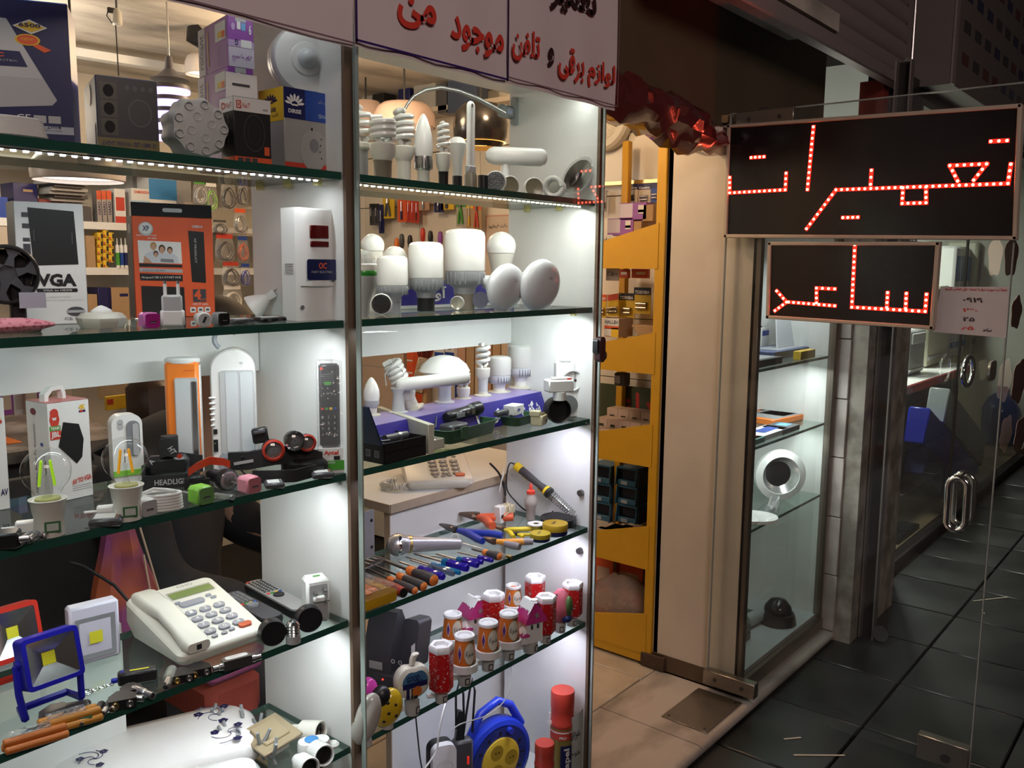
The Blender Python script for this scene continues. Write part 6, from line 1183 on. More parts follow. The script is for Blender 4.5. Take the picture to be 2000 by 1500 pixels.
# middle display, lowest glass shelf: night lamps
redc=two('red cracked glaze',(.42,.012,.012),(.62,.50,.48),210,.12,.62,.66,detail=2);wc=pl('glazed white',(.78,.78,.79),.12);stick=pl('price sticker dark',(.03,.03,.03));plugm=pl('plug grey white',(.50,.50,.49))
def foot(t,k,H,r):
 part(MB().lathe([(r*.55,0),(r*.60,H*.6),(r*.62,H)],plugm,20),'plug_base',t);part(MB().box((-r*.9,.010,H*.4),(r*.8,.014,H*.3),white,.002),'plug',t)
 part(MB().prism(rr(r*.42,H*.52,.001,2,0,H*.42),0,.0008,stick,RZ(24)@T(0,-r*.60,0)@FRONT).prism(rr(r*.28,H*.36,.001,2,0,H*.42),0,.0012,plugm,RZ(24)@T(0,-r*.60,0)@FRONT),'price_sticker',t)
def hexlamp(label,px,py,top,wp):
 P=back(at(px,py,Z5),.014);k=mpp(P);H=hgt(P,top);r=wp*k/2;t=thing('night_lamp',label,'night lamp',P,facing(P)+rad(10),'red hexagonal night lamps');z0=min(.024,H*.24);foot(t,k,z0,r*.9)
 part(MB().lathe([(r*.78,z0),(r*1.02,z0+.006),(r*1.02,H*.88)],redc,6),'shade',t);part(MB().lathe([(r*1.02,H*.88),(r*1.06,H*.90),(r*1.06,H*.975),(r*.98,H),(r*.70,H*.99),(r*.62,H*.93),(.001,H*.92)],wc,6,None,cap=False),'rim',t);return t
hexlamp('red hexagonal night lamp nearest the front left of the shelf',862,1376,1257,47);hexlamp('red hexagonal night lamp behind the left snowy house',963,1262,1158,42);hexlamp('tallest-standing red hexagonal night lamp at the back',1044,1215,1124,39);hexlamp('red hexagonal night lamp between the right snowy house and the parrot',1065,1259,1163,40);hexlamp('red hexagonal night lamp in the corner by the side panel',1117,1225,1137,39)
cupo=pl('cup orange',(.60,.16,.03),.15);cupt=pl('cup olive',(.13,.10,.06),.15);cupw=pl('cup cream',(.62,.58,.50),.15);vi=pl('cup violet',(.10,.03,.22),.15)
def cuplamp(label,px,py,top,wp,openr=False):
 P=back(at(px,py,Z5),.014);k=mpp(P);H=hgt(P,top);r=wp*k/2;t=thing('cup_lamp',label,'night lamp',P,facing(P)+rad(2),'cup-shaped night lamps');z0=H*.24;foot(t,k,z0,r*.95)
 part(MB().lathe([(r*.45,z0),(r*.9,z0+H*.03),(r*1.16,z0+H*.06),(r*1.12,z0+H*.20),(r*1.02,z0+H*.21)],wc,30),'white_skirt',t)
 zb=z0+H*.20;zt=H*.92;rf=lambda z:r*(1.0-.22*(z-zb)/(zt-zb));b=MB();b.lathe([(rf(zb),zb),(rf((zb+zt)/2),(zb+zt)/2),(rf(zt),zt)],cupo,32);part(b,'cup',t)
 part(MB().lathe([(rf(zt),zt),(r*.86,zt+H*.01),(r*.86,H*.985),(r*.78,H),(r*.62,H*.995),(r*.5,H*(.96 if not openr else.90)),(.001,H*(.955 if not openr else.89))],wc,30,None,cap=False),'rim',t)
 s_=MB();hh=zt-zb;zc=(zb+zt)/2
 for i in range(7):s_.add([(r*(.35+.18*i),zb+.0005,.0002),(r*(.35+.18*(i+1)),zb+.0005,.0002),(r*(.35+.18*(i+1)),zt,.0002),(r*(.35+.18*i),zt,.0002)],[(0,1,2,3)],cupt,None,False)
 oval(s_,r*.42,zc,r*.50,hh*.44,pl('cup gold',(.42,.28,.10),.15),.0008);oval(s_,r*.42,zc,r*.46,hh*.40,cupw,.0012)
 vs,fs=textmesh(fa('محمد رسول الله'),.01);s_.add([(r*.42+x*r*.74,zc+y*hh*.30,.0017)for x,y,z in vs],fs,black,None,False)
 s_.poly([(-r*.62,zc+hh*.0),(-r*.42,zc+hh*.36),(-r*.24,zc+hh*.02),(-r*.44,zc-hh*.36)],pwhite,None,.0008);s_.poly([(-r*.58,zc),(-r*.42,zc+hh*.28),(-r*.28,zc+hh*.02),(-r*.44,zc-hh*.28)],vi,None,.0013);b=MB();wrap(s_,b,rf);part(b,'painted_panel',t);return t
cuplamp('orange cup night lamp with script panel, in the front row next to the red lamp',907,1342,1238,46);cuplamp('orange cup night lamp with script panel, second in the front row',953,1313,1213,45);cuplamp('orange cup night lamp with script panel, third in the front row',993,1292,1195,44);cuplamp('orange cup night lamp at the far left of the back row',884,1283,1197,42);cuplamp('orange cup night lamp with an open top in the back row',1002,1213,1142,36,True)
mg=pl('roof magenta',(.50,.04,.22),.2)
def house(label,px,py,top,wp):
 P=back(at(px,py,Z5),.014);k=mpp(P);H=hgt(P,top);w=wp*k;t=thing('house_lamp',label,'night lamp',P,facing(P)+rad(34),'snowy house night lamps');z0=H*.22;foot(t,k,z0,w*.55)
 part(MB().prism([(-w*.42,-w*.36),(w*.42,-w*.36),(w*.42,w*.36),(-w*.42,w*.36)],z0,H*.62,wc),'walls',t);zr=H*.60;a=w*.54
 part(MB().add([(-a,-a*.9,zr),(a,-a*.9,zr),(a,a*.9,zr),(-a,a*.9,zr),(-a*.12,-a*.75,H*.96),(-a*.12,a*.75,H*.96),(a*.12,-a*.75,H*.96),(a*.12,a*.75,H*.96),(-a,-a*.9,zr+H*.06),(a,-a*.9,zr+H*.06),(a,a*.9,zr+H*.06),(-a,a*.9,zr+H*.06)],[(0,3,2,1),(0,1,9,8),(1,2,10,9),(2,3,11,10),(3,0,8,11),(8,9,6,4),(10,11,5,7),(9,10,7,6),(11,8,4,5),(4,6,7,5)],mg),'roof',t)
 b=MB();random.seed(px);n=14
 for sx in(-1,1):
  ed=[(-a*.86+1.72*a*i/n)for i in range(n+1)];zz=[.42+(.30 if i%2 else.05)*random.random()for i in range(n+1)]
  def P3(y,u):return(sx*(a*.12+(a*.88)*(u))+sx*.0016,y,H*.965-(H*.305)*u+.0016)
  vs=[];fs=[]
  for i in range(n+1):vs+=[P3(ed[i],0),P3(ed[i],zz[i])]
  for i in range(n):fs.append((2*i,2*i+1,2*i+3,2*i+2))
  b.add(vs,fs,wc)
 b.box((0,0,H*.965),(a*.34,a*1.72,H*.03),wc,.002);part(b,'snow',t);part(MB().cyl(w*.15,H*.94,H*1.0,wc,16,T(w*.05,-w*.2,0)),'chimney',t)
 st=[]
 for i in range(10):q=PI/2+PI*i/5;rr0=w*(.15 if i%2==0 else.065);st.append((rr0*math.cos(q),rr0*math.sin(q)))
 part(MB().poly(st,pl('star hole',(.20,.17,.17)),T(w*.0,-a*.86,H*.745)@FRONT@RX(-12),.003),'star_window',t)
 b=MB()
 for s_ in(-1,1):b.prism(rr(w*.12,H*.09,w*.05,4,s_*w*.16,H*.52),0,.001,dgrey,T(0,-w*.362,0)@FRONT)
 part(b,'window',t);part(MB().lathe([(w*.34,H*.36),(w*.28,H*.43),(w*.06,H*.52)],mg,8,T(-w*.42,-w*.1,0)),'side_roof',t);part(MB().lathe([(w*.30,H*.42),(w*.18,H*.49),(w*.05,H*.53)],wc,9,T(-w*.42,-w*.1,0)),'side_snow',t);part(MB().cyl(w*.26,z0,H*.38,wc,12,T(-w*.40,-w*.1,0)),'side_wall',t);return t
house('pink-roofed snowy house night lamp, the left of two',925,1258,1163,46);house('pink-roofed snowy house night lamp, the right of two',1035,1277,1168,44)
P=back(at(1094,1238,Z5),.014);k=mpp(P);H=hgt(P,1150);t=thing('bird_lamp','pink parrot-shaped night lamp with green and blue wing','night lamp',P,facing(P)+rad(-10));foot(t,k,H*.24,18*k);r=22*k
b=MB();b.lathe([(r*.45,H*.22),(r*.75,H*.32),(r*.98,H*.48),(r*.95,H*.64),(r*.72,H*.80),(r*.62,H*.90),(r*.34,H*.985),(.0005,H)],pl('bird pink',(.46,.11,.15),.3),24,SC(1,.8,1));part(b,'body',t)
part(MB().ball(r*.5,pl('bird green',(.05,.11,.03),.3),14,T(r*.75,-r*.15,H*.62)@SC(.75,1,2.0)),'wing',t);part(MB().ball(r*.45,pl('bird blue',(.015,.025,.12),.3),14,T(r*.55,-r*.2,H*.36)@SC(1.2,1.2,1)),'tail',t);part(MB().lathe([(r*.2,0),(.0005,r*.4)],pl('bird beak',(.5,.16,.16)),10,T(-r*.55,-r*.5,H*.86)@RX(100)),'beak',t);part(MB().disc(0,0,r*.1,black,T(-r*.28,-r*.56,H*.90)@FRONT),'eye',t)
# apple-shaped GOOD lamp
P=back(at(805,1400,Z5),.014);k=mpp(P);H=hgt(P,1277);t=thing('apple_lamp','cream apple-shaped night lamp with a blue painted face reading GOOD','night lamp',P,facing(P)+rad(26));foot(t,k,H*.22,24*k);r=37*k;cr_=pl('apple cream',(.66,.64,.55),.12);ap=[]
for q in range(0,360,12):
 a=rad(q);m_=r*(1.0-.20*math.exp(-((q-90)/22.)**2)-.05*math.exp(-((q-270)/30.)**2));ap.append((m_*math.cos(a),H*.56+m_*1.0*math.sin(a)))
rs=[[(x*s_,y,H*.56+(z-H*.56)*s_)for x,z in ap]for s_,y in((.75,-.014),(.95,-.010),(1,-.002),(1,.006),(.93,.014),(.7,.018))];b=MB();b.loft(rs,cr_);part(b,'body',t);part(MB().loft([[(x+dx,y,z)for x,y in rr(12*k*s_,9*k*s_,4*k*s_,4)]for s_,dx,z in((1,0,H*.82),(1.1,2*k,H*.92),(1.3,7*k,H*.985),(.9,8*k,H))],cr_),'stem',t)
M=T(0,-.0146,0)@FRONT;b=MB();b.poly([(x*.74,H*.56+(z-H*.56)*.74)for x,z in ap if z>H*.50],pl('apple blue',(.06,.16,.30),.2),M,.0004);b.poly([(x*.74,H*.56+(z-H*.56)*.74)for x,z in ap if z<=H*.52],cupw,M,.0004);b.rect(0,H*.53,r*1.42,H*.09,navy,M,.0008);b.text('GOOD',-r*.12,H*.64,r*.75,H*.10,navy,M,.0012,.03);b.text('life',r*.34,H*.56,r*.5,H*.09,navy,M,.0012,.02);b.disc(r*.1,H*.42,r*.28,cupo,M,.0012);b.rect(-r*.42,H*.42,r*.18,H*.20,navy,M,.001).rect(-r*.18,H*.40,r*.10,H*.16,black,M,.001).rect(r*.02,H*.33,r*.22,H*.05,black,M,.0014);part(b,'painted_face',t)
# ladybird and mouse-shaped lamps
def beetle(label,px,py,rp,hp,m,spots,head=True):
 P=back(at(px,py,Z5),rp*mpp(at(px,py,Z5))*.5);k=mpp(P);r=rp*k;h=hp*k;t=thing('beetle_lamp',label,'night lamp',P,facing(P)+rad(8),'oval shell night lamps');part(MB().ball(1,m,28,T(0,0,h*.55)@RY(18)@SC(r,r*.7,h*.55)),'shell',t)
 if head:part(MB().ball(1,black,20,T(-r*.42,-r*.18,h*.92)@SC(r*.66,r*.55,h*.30)),'head',t)
 b=MB()
 for x,z in spots:
  y=-r*.7*math.sqrt(max(.05,1-x*x-z*z));b.ball(r*.13,black,10,T(x*r,y*.97,h*.55+z*h*.55)@SC(1,.5,1))
 if spots:stuff(part(b,'spot',t))
 part(MB().cyl(r*.4,0,h*.12,plugm,18),'plug_base',t);return t
beetle('yellow ladybird night lamp with black spots and head',757,1428,29,74,pl('shell yellow',(.62,.42,.02),.12),((-.05,.45),(.45,.3),(0,-.05),(-.3,-.45),(.5,-.25)))
beetle('glossy pink ladybird night lamp behind the pane edge',712,1398,26,66,pl('shell pink',(.60,.06,.40),.12),((.2,.2),(.55,-.1),(-.2,.4)))
beetle('plain grey-white shell night lamp at the left end of the lowest shelf',716,1462,26,98,pl('shell grey',(.42,.41,.37),.12),(),False)
# black charger block
P=PX(770,.12,Z5);k=mpp(P);H=hgt(P,1190);t=thing('power_tool_case','large black moulded battery charger with a light sticker, beside the cream apple lamp','charger',P,facing(P)+rad(-30));gm=mat('moulded black',(.035,.035,.042),.45,var=.15);w=96*k;d=.07
part(MB().box((0,0,H*.13),(w*1.1,d*1.1,H*.26),gm,.006),'base',t);part(MB().prism([(-d*.5,H*.2),(d*.45,H*.2),(d*.5,H*.75),(d*.2,H*.98),(-d*.1,H*.98),(-d*.5,H*.55)],-w*.5,w*.12,gm,Matrix(((0,0,1,0),(1,0,0,0),(0,1,0,0),(0,0,0,1)))),'body',t);part(MB().prism(rr(w*.36,H*.60,.010,4,w*.30,H*.56),-.030,.030,gm,RX(-12)@FRONT@T(0,0,-.02)),'battery',t)
M=T(w*.30,-d*.42,H*.46)@FRONT;b=MB()
for s_ in(-1,1):b.ring(s_*w*.08,0,.0030,.0048,lgrey,M,.016)
part(b,'terminal_ring',t);part(MB().rect(-w*.22,H*.34,w*.30,H*.10,pl('sticker grey',(.32,.32,.32)),T(0,-d*.515,0)@FRONT,.001),'sticker',t);part(MB().rect(0,0,w*.16,H*.24,pl('sticker pale grey',(.45,.46,.46)),T(w*.482,-.01,H*.5)@RZ(90)@FRONT,.001),'side_sticker',t)
part(MB().ball(.0022,mat('red pilot light',(1,.05,.03),.4,emit=2,var=0),8,T(-w*.05,-d*.56,H*.18)),'pilot_light',t)
# floor of the middle display
ZB=.181
P=PX(866,.10,ZB);k=mpp(P);H=hgt(P,1452);t=thing('power_strip','white power strip with a black back standing on end','power strip',P,facing(P)+rad(18));w=48*k
part(MB().prism(rr(w,H,w*.34,6,0,H/2),-.008,.010,mat('strip white',(.76,.76,.80),.3),FRONT),'face',t);part(MB().prism(rr(w*1.06,H,w*.36,6,-.002,H/2),-.030,-.008,black,FRONT),'back_shell',t)
for q in range(3):part(MB().lathe([(w*.36,.0102),(w*.34,.0108),(w*.31,.006),(.0005,.0055)],lgrey,24,T(0,0,H-w*(1.0+.95*q))@RX(90),cap=False),'socket',t);part(MB().cyl(.0024,.0056,.0075,black,8,T(-w*.1,0,H-w*(1.0+.95*q))@RX(90)).cyl(.0024,.0056,.0075,black,8,T(w*.1,0,H-w*(1.0+.95*q))@RX(90)),'socket_hole',t)
P=PX(902,.13,ZB);k=mpp(P);H=hgt(P,1436);t=thing('switched_adapter','dark grey plug block with a red switch and folded black cord','adapter',P,facing(P)+rad(20));w=40*k
part(MB().box((0,0,H*.48),(w,.03,H*.96),dgrey,.006),'block',t);part(MB().box((w*.2,-.016,H*.72),(w*.10,.004,H*.10),mat('red switch glow',(.8,.03,.02),.3,emit=.5,var=0),.001),'red_switch',t);part(MB().prism([(-w*.4,H*.9),(w*.1,H*.9),(0,H*1.3),(-w*.2,H*1.32)],-.006,.006,black,FRONT),'plug',t)
part(MB().tube([(-w*.3,0,H*1.1),(-w*.32,0,H*1.5),(-w*.1,0,H*1.72),(w*.06,0,H*1.5),(w*.1,0,H*1.1)],.003,black,8).tube([(w*.1,.004,H),(w*.4,.004,H*1.5),(w*.55,.004,H*1.66),(w*.68,.004,H*1.5),(w*.55,.004,H)],.003,black,8),'cord',t)
P=PX(972,.11,ZB);k=mpp(P);zt=hgt(P,1372);r=80*k;t=thing('cable_reel','blue cable reel with a yellow socket disc and carrying handle','cable reel',P,facing(P)+rad(38));rb=pl('reel blue',(.02,.05,.55),.25);zc=max(r*1.02,zt-r*1.50)
part(MB().lathe([(r*.9,-.03),(r,-.026),(r,-.004),(r*.96,.006),(r*.86,.010),(r*.80,.006),(r*.72,.004)],rb,44,T(0,0,zc)@RX(90)),'drum',t);part(MB().cyl(r*.82,.004,.009,pl('reel dark blue',(.02,.035,.22)),36,T(0,0,zc)@RX(90)),'inner_disc',t)
part(MB().lathe([(r*.56,.009),(r*.56,.013),(r*.5,.015)],pl('socket yellow',(.68,.48,.05),.3),32,T(0,0,zc)@RX(90)),'socket_disc',t)
for q in range(3):a=rad(90+120*q+30);part(MB().disc(r*.29*math.cos(a),r*.29*math.sin(a),r*.19,pl('socket ochre',(.36,.24,.02)),T(0,0,zc)@RX(90),.0156,20).disc(r*.29*math.cos(a)-.004,r*.29*math.sin(a),.0024,black,T(0,0,zc)@RX(90),.016,8).disc(r*.29*math.cos(a)+.006,r*.29*math.sin(a),.0024,black,T(0,0,zc)@RX(90),.016,8),'socket',t)
part(MB().tube([(-r*.95,.012,zc-r*.3),(-r*.86,.012,zc+r*.6),(-r*.45,.012,zc+r*1.25),(r*.05,.012,zc+r*1.42),(r*.45,.012,zc+r*1.2),(r*.80,.012,zc+r*.6)],.011,rb,12),'handle',t)
part(MB().box((-r*.5,.02,zc*.2),(r*.3,.03,zc*.4),rb,.003).box((r*.5,.02,zc*.2),(r*.3,.03,zc*.4),rb,.003),'foot',t);b=MB()
for q in range(12):a=rad(30*q);b.box((r*.68,0,0),(r*.10,.004,r*.04),black,0,T(0,-.0092,zc)@RY(-30*q))
stuff(part(b,'vent_slot',t));part(MB().cyl(.008,.010,.022,rb,14,T(r*.25,0,zc+r*.70)@RX(90)),'winding_knob',t)
def can(label,px,y,top,wp,straw,note):
 P=PX(px,y,ZB);k=mpp(P);H=hgt(P,top);r=wp*k/2;t=thing('spray_can',label,'spray can',P,facing(P),'red-capped spray cans');cb=mat('can olive',(.26,.20,.05),.3,.3,var=.1)
 part(MB().lathe([(r,0),(r,H*.60),(r*.97,H*.62)],cb,28),'can',t);part(MB().lathe([(r*.96,H*.615),(r*1.03,H*.63),(r*1.03,H*.66),(r*.96,H*.68),(r*.96,H*.80),(r,H*.82),(r,H*.985),(r*.96,H)],pl('cap red',(.55,.055,.035),.35),30),'cap',t)
 s_=MB();s_.rect(0,H*.54,r*2.2,H*.10,pred,None,.0004);s_.rect(0,H*.585,r*2.2,H*.012,pwhite,None,.0008);s_.rect(r*.25,H*.30,r*.9,H*.36,navy,None,.0004);b=MB()
 src=MB();n=10
 for q,(x0,x1,z0,z1,m_,o_)in enumerate(((-r*1.5,r*1.5,H*.50,H*.60,pred,.0004),(-r*1.5,r*1.5,H*.575,H*.59,pwhite,.0008),(-r*.1,r*1.0,H*.16,H*.44,navy,.0004))):
  for i in range(n):src.add([(x0+(x1-x0)*i/n,z0,o_),(x0+(x1-x0)*(i+1)/n,z0,o_),(x0+(x1-x0)*(i+1)/n,z1,o_),(x0+(x1-x0)*i/n,z1,o_)],[(0,1,2,3)],m_,None,False)
 for tx,x,z,w_,h_,m_,rot in(('apel',r*.5,H*.30,H*.22,r*.62,pwhite,90),('PRO',r*.1,H*.53,r*.6,H*.03,pwhite,0)):
  vs,fs=textmesh(tx,.03);Mx=T(x,z,.0014)@RZ(rot)@SC(w_,h_,1);src.add([tuple(Mx@Vector(v))for v in vs],fs,m_,None,False)
 wrap(src,b,lambda y:r);part(b,'can_label',t)
 if straw:part(MB().box((-r*1.05,-r*.4,H*.64),(.004,.003,H*.26),white).lathe([(.006,-.002),(.006,.002)],white,14,T(-r*1.05,-r*.42,H*.66)@RX(90)),'nozzle_straw',t)
 return t
can('tall red-capped spray foam can with a paper note, by the side panel',1096,.035,1347,46,True,True);can('lower red-capped spray can in front of the tall one',1062,.012,1450,38,False,False)
P=PX(1122,.010,ZB);k=mpp(P);H=hgt(P,1375);t=thing('paper_note','curled grey paper note with handwriting on the tall spray can','note',P,facing(P));n=6;vs=[];fs=[]
for i in range(n+1):
 a=-1.0+1.7*i/n;x=22*k*math.sin(a)*1.0;y=-22*k*math.cos(a)+.004
 vs+=[(x,y,0),(x,y,H*(.80+.20*i/n))]
for i in range(n):fs.append((2*i,2*i+2,2*i+3,2*i+1))
part(MB().add(vs,fs,pl('note grey',(.30,.30,.26),.7)),'paper',t);M=T(-.002,-22*k-.0,0)@FRONT;b=MB();b.text(fa('سوپری'),0,H*.66,24*k,20*k,black,M,.002,0,20).text(fa('فوم'),2*k,H*.42,20*k,14*k,black,M,.002,0,20);part(b,'handwriting',t)
cord('white_cable','white cord hanging in front of the power strip',[aty(872,1368,.03),aty(862,1405,.04),aty(856,1440,.05),aty(852,1468,.055),aty(830,1500,.06)],.0022,white);cord('hanging_cable','thin black cord hanging down by the white back panel',[aty(812,1400,.10),aty(816,1440,.11),aty(820,1478,.12),aty(826,1510,.13)],.0018,black)
cord('grey_wire','thin grey wire sagging across the blue cable reel',[aty(996,1290,.06),aty(999,1320,.05),aty(990,1360,.04),aty(970,1385,.035),aty(945,1400,.035),aty(900,1414,.04),aty(880,1428,.05)],.0014,lgrey)
# inside the shop
def crt(name,label,cat,r,ax,v,dep,m,group=None,txt=None,tm=white,deco=(),b=.001):
 """box whose visible front covers the rectangle r=(x0,y0,x1,y1) of the view, standing on plane ax=v (1: faces the street, 0: faces the entrance)"""
 A_=on(ax,r[0],r[3],v);B_=on(ax,r[2],r[3],v);H=hgt(A_,r[1]);w=max(.004,abs(B_.x-A_.x)if ax==1 else abs(A_.y-B_.y))
 t=thing(name,label,cat,A_,0 if ax==1 else-PI/2,group);part(MB().box((w/2,dep/2,H/2),(w,dep,H),m,b),'carton',t);M=FRONT@SC(w,H,1);q=MB()
 for d in deco:q.rect(*d,M)
 if txt:q.text(txt[0],*txt[1:5],tm,M,.0012,.02,*(txt[5:]))
 if q.v:part(q,'printed_label',t)
 t['h']=H;t['w']=w;return t
BW=2.42
sh=thing('wall_shelving','white wall shelving with red-edged boards along the back of the shop','shelving',(1.05,2.6,0));redge=pl('board red edge',(.35,.04,.035));xs=-.9
for px,py in((216,436),(216,524),(216,660),(216,322)):
 z=aty(px,py,BW).z;part(MB().box((0,0,z-.01),(4.1,.36,.02),white),'board',sh);part(MB().box((0,-.182,z-.012),(4.1,.004,.03),redge if py==660 else white),'board_edge',sh)
b=MB()
for q in range(5):b.box((-1.9+.95*q,.14,1.0),(.02,.3,1.9),white)
part(b,'upright',sh)
dm=pl('dam blue',(.05,.25,.55));G1='cartons on the back wall shelves'
for r,lb,m,tx in(((292,334,346,396),'blue and white water-heater timer carton high on the back wall',pwhite,True),((259,367,295,434),'white timer carton beside the blue one on the back wall',pwhite,False),((300,398,346,434),'white timer carton below the blue one on the back wall',pwhite,False)):
 crt('timer_box',lb,'box',r,1,BW,.10,m,G1,('DAMANDEH',.55,.90,.8,.09),porange,[(.5,.45,1,.66,dm)]if tx else[(.5,.5,1,.3,pl('dam sky',(.4,.6,.75)))])
sil=mat('tube silver',(.40,.40,.42),.3,.6)
for q in range(3):crt('glue_tube','silver and red glue carton, one of three lettered HARD on the back wall','box',(191+10*q,372,200+10*q,434),1,BW,.04,sil,'glue cartons on the back wall',('HARD',.5,.45,.42,.6,90),navy,[(.5,.86,1,.28,porange)])
for r,lb,m,dc in(((226,368,247,434),'red and white bulb carton next to the silver glue cartons',pwhite,[(.5,.55,.8,.4,pred),(.5,.08,1,.2,pred)]),((30,356,77,436),'dark blue carton with an oval badge on the back wall',navy,[(.6,.82,.4,.06,kraft)]),((78,388,126,436),'dark red flat carton on the back wall',pl('carton wine',(.18,.02,.02)),[]),((0,384,18,436),'bright blue carton at the left end of the back wall',pblue,[]),((0,440,19,524),'cream carton at the left end of the lower back shelf',pl('carton cream',(.55,.48,.40)),[]),((171,460,188,524),'tall kraft carton left of the yellow stack',kraft,[]),((346,350,376,436),'grey carton behind the hanging bags',pgrey,[]),((215,562,256,660),'kraft carton printed with dark letters on the lowest back shelf',kraft,[(.75,.85,.4,.06,navy)]),((196,562,222,660),'dark blue open carton beside the kraft one',navy,[]),((176,575,194,660),'kraft carton end on the lowest back shelf',kraft,[])):
 crt('stock_box',lb,'box',r,1,BW,.12,m,G1,None,white,dc)
for q in range(14):crt('small_carton','small yellow and black carton of the stepped stack on the back wall','box',(191+11*(q%3),449+14.8*(q//3)+5*(1-q%3%2),201+11*(q%3),463+14.8*(q//3)+5*(1-q%3%2)),1,BW,.05,pyel,'yellow cartons on the back wall',None,white,[(.8,.5,.35,.7,pblack),(.2,.2,.3,.3,pred)])
for q in range(3):P=aty(231+8*q,524,BW);k=mpp(P);t=thing('silicone_tube','slim white and %s silicone tube beside the yellow stack'%('green','blue','navy')[q],'tube',P,0,'silicone tubes');part(MB().lathe([(3.6*k,0),(3.6*k,44*k),(1*k,46*k),(.8*k,58*k)],white,12),'tube',t);part(MB().cyl(3.8*k,6*k,30*k,(pgreen,pblue,navy)[q],12),'sleeve',t)
random.seed(11)
for q in range(7):crt('paper_pile','untidy pile of grey and white leaflets under the white pendant lamp','paper',(96+5*(q%3),392-7*q,172-6*(q%2),399-7*q),1,BW-.02*q,.14,(pgrey,pl('leaflet',(.45,.44,.42)),dgrey)[q%3],'leaflets on the back wall')
P=aty(130,398,BW);crt('leaflet_box','dark low carton carrying the pile of leaflets','box',(90,399,180,436),1,BW,.16,dgrey)
for q in range(7):crt('price_card','small white price card on the red-edged board','card',(-10+38*q,664-2.4*q,24+38*q,676-2.4*q),1,BW-.19,.004,pwhite,'price cards on the board edge')
# bags of cables hanging by the back wall
def bag(label,cx,y0,y1,wp,ax,v,head,fill,group,n=5):
 P=on(ax,cx,y1,v);k=mpp(P);w=wp*k;H=hgt(P,y0);t=thing('hanging_bag',label,'bag',P,0 if ax==1 else-PI/2,group);b=MB()
 rs=[[(w*.5*s_*math.cos(2*PI*i/12),.022*s2*math.sin(2*PI*i/12),H*z)for i in range(12)]for s_,s2,z in((.75,.15,0),(1,.9,.12),(1,1,.45),(.9,.6,.72),(.8,.1,.86))]
 part(b.loft(rs,cello),'clear_bag',t);b=MB()
 for q in range(n):b.tube([(w*.34*math.cos(i*PI/6)*(.8+.2*((q*7)%3)/2),.012*math.sin(q*2.1)+.004*math.sin(i),H*.40+H*.32*math.sin(i*PI/6)*(.8+.1*(q%3)))for i in range(12)],w*.045,fill,6,None,True)
 part(b,'cable',t);part(MB().box((0,0,H*.93),(w*.8,.002,H*.16),head),'header_card',t)
HB='bags hanging at the back wall'
for cx,y0,y1,wp,hd,fl,lb in((392,352,402,32,pgreen,lgrey,'clear bag with a green header and grey cable, leftmost hanging bag'),(413,356,414,30,pwhite,green,'clear bag with white header and green cable'),(447,350,412,36,dgrey,black,'dark bag of black cables next to the green one'),(475,352,405,24,pyel,black,'black pack with a yellow window grid near the side panel'),(430,430,458,34,dgrey,dgrey,'dark bag lying in the second row'),(470,408,458,30,porange,steel,'clear bag with an orange header in the second row'),(440,458,512,44,pred,dgrey,'dark bag with a red header, third row'),(475,462,512,26,pblue,porange,'bag with a blue header, third row'),(452,512,560,42,pred,dgrey,'dark bag with a red header, fourth row'),(480,515,560,22,pblue,blue,'blue bag at the end of the fourth row'),(455,558,606,46,pwhite,offw,'bag of white cables in the lowest row')):
 bag(lb,cx,y0,y1,wp,1,2.2,hd,fl,HB)
b=MB()
for z in(408,458,512):zz=aty(450,z-55,2.2).z;b.box((aty(440,400,2.2).x,2.22,zz),(.36,.012,.012),steel)
o=b.build('hanging_rail');tag(o,'steel rails carrying the hanging bags of cable','rail')
# ceiling fittings and pendant lamps
def pendant(name,label,cx,yb,wp,hp,v,prof,m,glow=None,ax=1,inner=None,cordm=black,hidecord=False):
 P=on(ax,cx,yb,v);k=mpp(P);r=wp*k/2;h=hp*k;t=thing(name,label,'pendant lamp',P,0,'pendant lamps of the shop');part(MB().lathe([(r*a,h*z)for a,z in prof]+[(r*a*.97,h*z-.003)for a,z in reversed(prof)],m,36,None,cap=False),'shade',t)
 part(MB().cyl(.004,h,2.33-P.z,cordm,8),'cable',t)
 if glow:part(MB().lathe([(r*.93,h*.10),(r*.5,h*.12),(.001,h*.13)],mat('lamp glow %.2f'%glow[2],glow[:3],.5,emit=glow[3],var=0),30,None,cap=False),'lit_diffuser',t)
 return t
dome=[(1,0),(1.02,.25),(.98,.55),(.85,.80),(.55,.95),(.1,1)]
wsh=pl('shade white',(.70,.64,.60));pk=pl('shade blush',(.62,.46,.40))
pendant('pendant_lamp','large white dome pendant lamp, lit, seen under the top left shelf',154,352,168,60,1.55,dome,wsh,(1,.96,.93,2.6));pendant('pendant_lamp','small white dome pendant lamp partly behind the purple cartons',396,145,66,40,1.9,dome,wsh,(1,.93,.84,1.6))
for cx,yb,wp,lb,v in((715,246,74,'blush-white flat pendant lamp with a warm light spot, left of two',2.7),(790,250,120,'blush-white flat pendant lamp, right of two behind the spiral lamps',2.55)):pendant('pendant_lamp',lb,cx,yb,wp,46,v,[(1,0),(1.0,.5),(.86,.85),(.7,1.0),(.1,1.0)],pk,(1,.70,.50,.5),0)
pendant('pendant_lamp','black globe-shaped pendant lamp with an orange glow below',938,288,108,88,2.5,[(.78,0),(.96,.22),(1,.5),(.9,.75),(.62,.93),(.1,1)],pl('shade black',(.012,.011,.012),.2),(1,.42,.08,9),0)
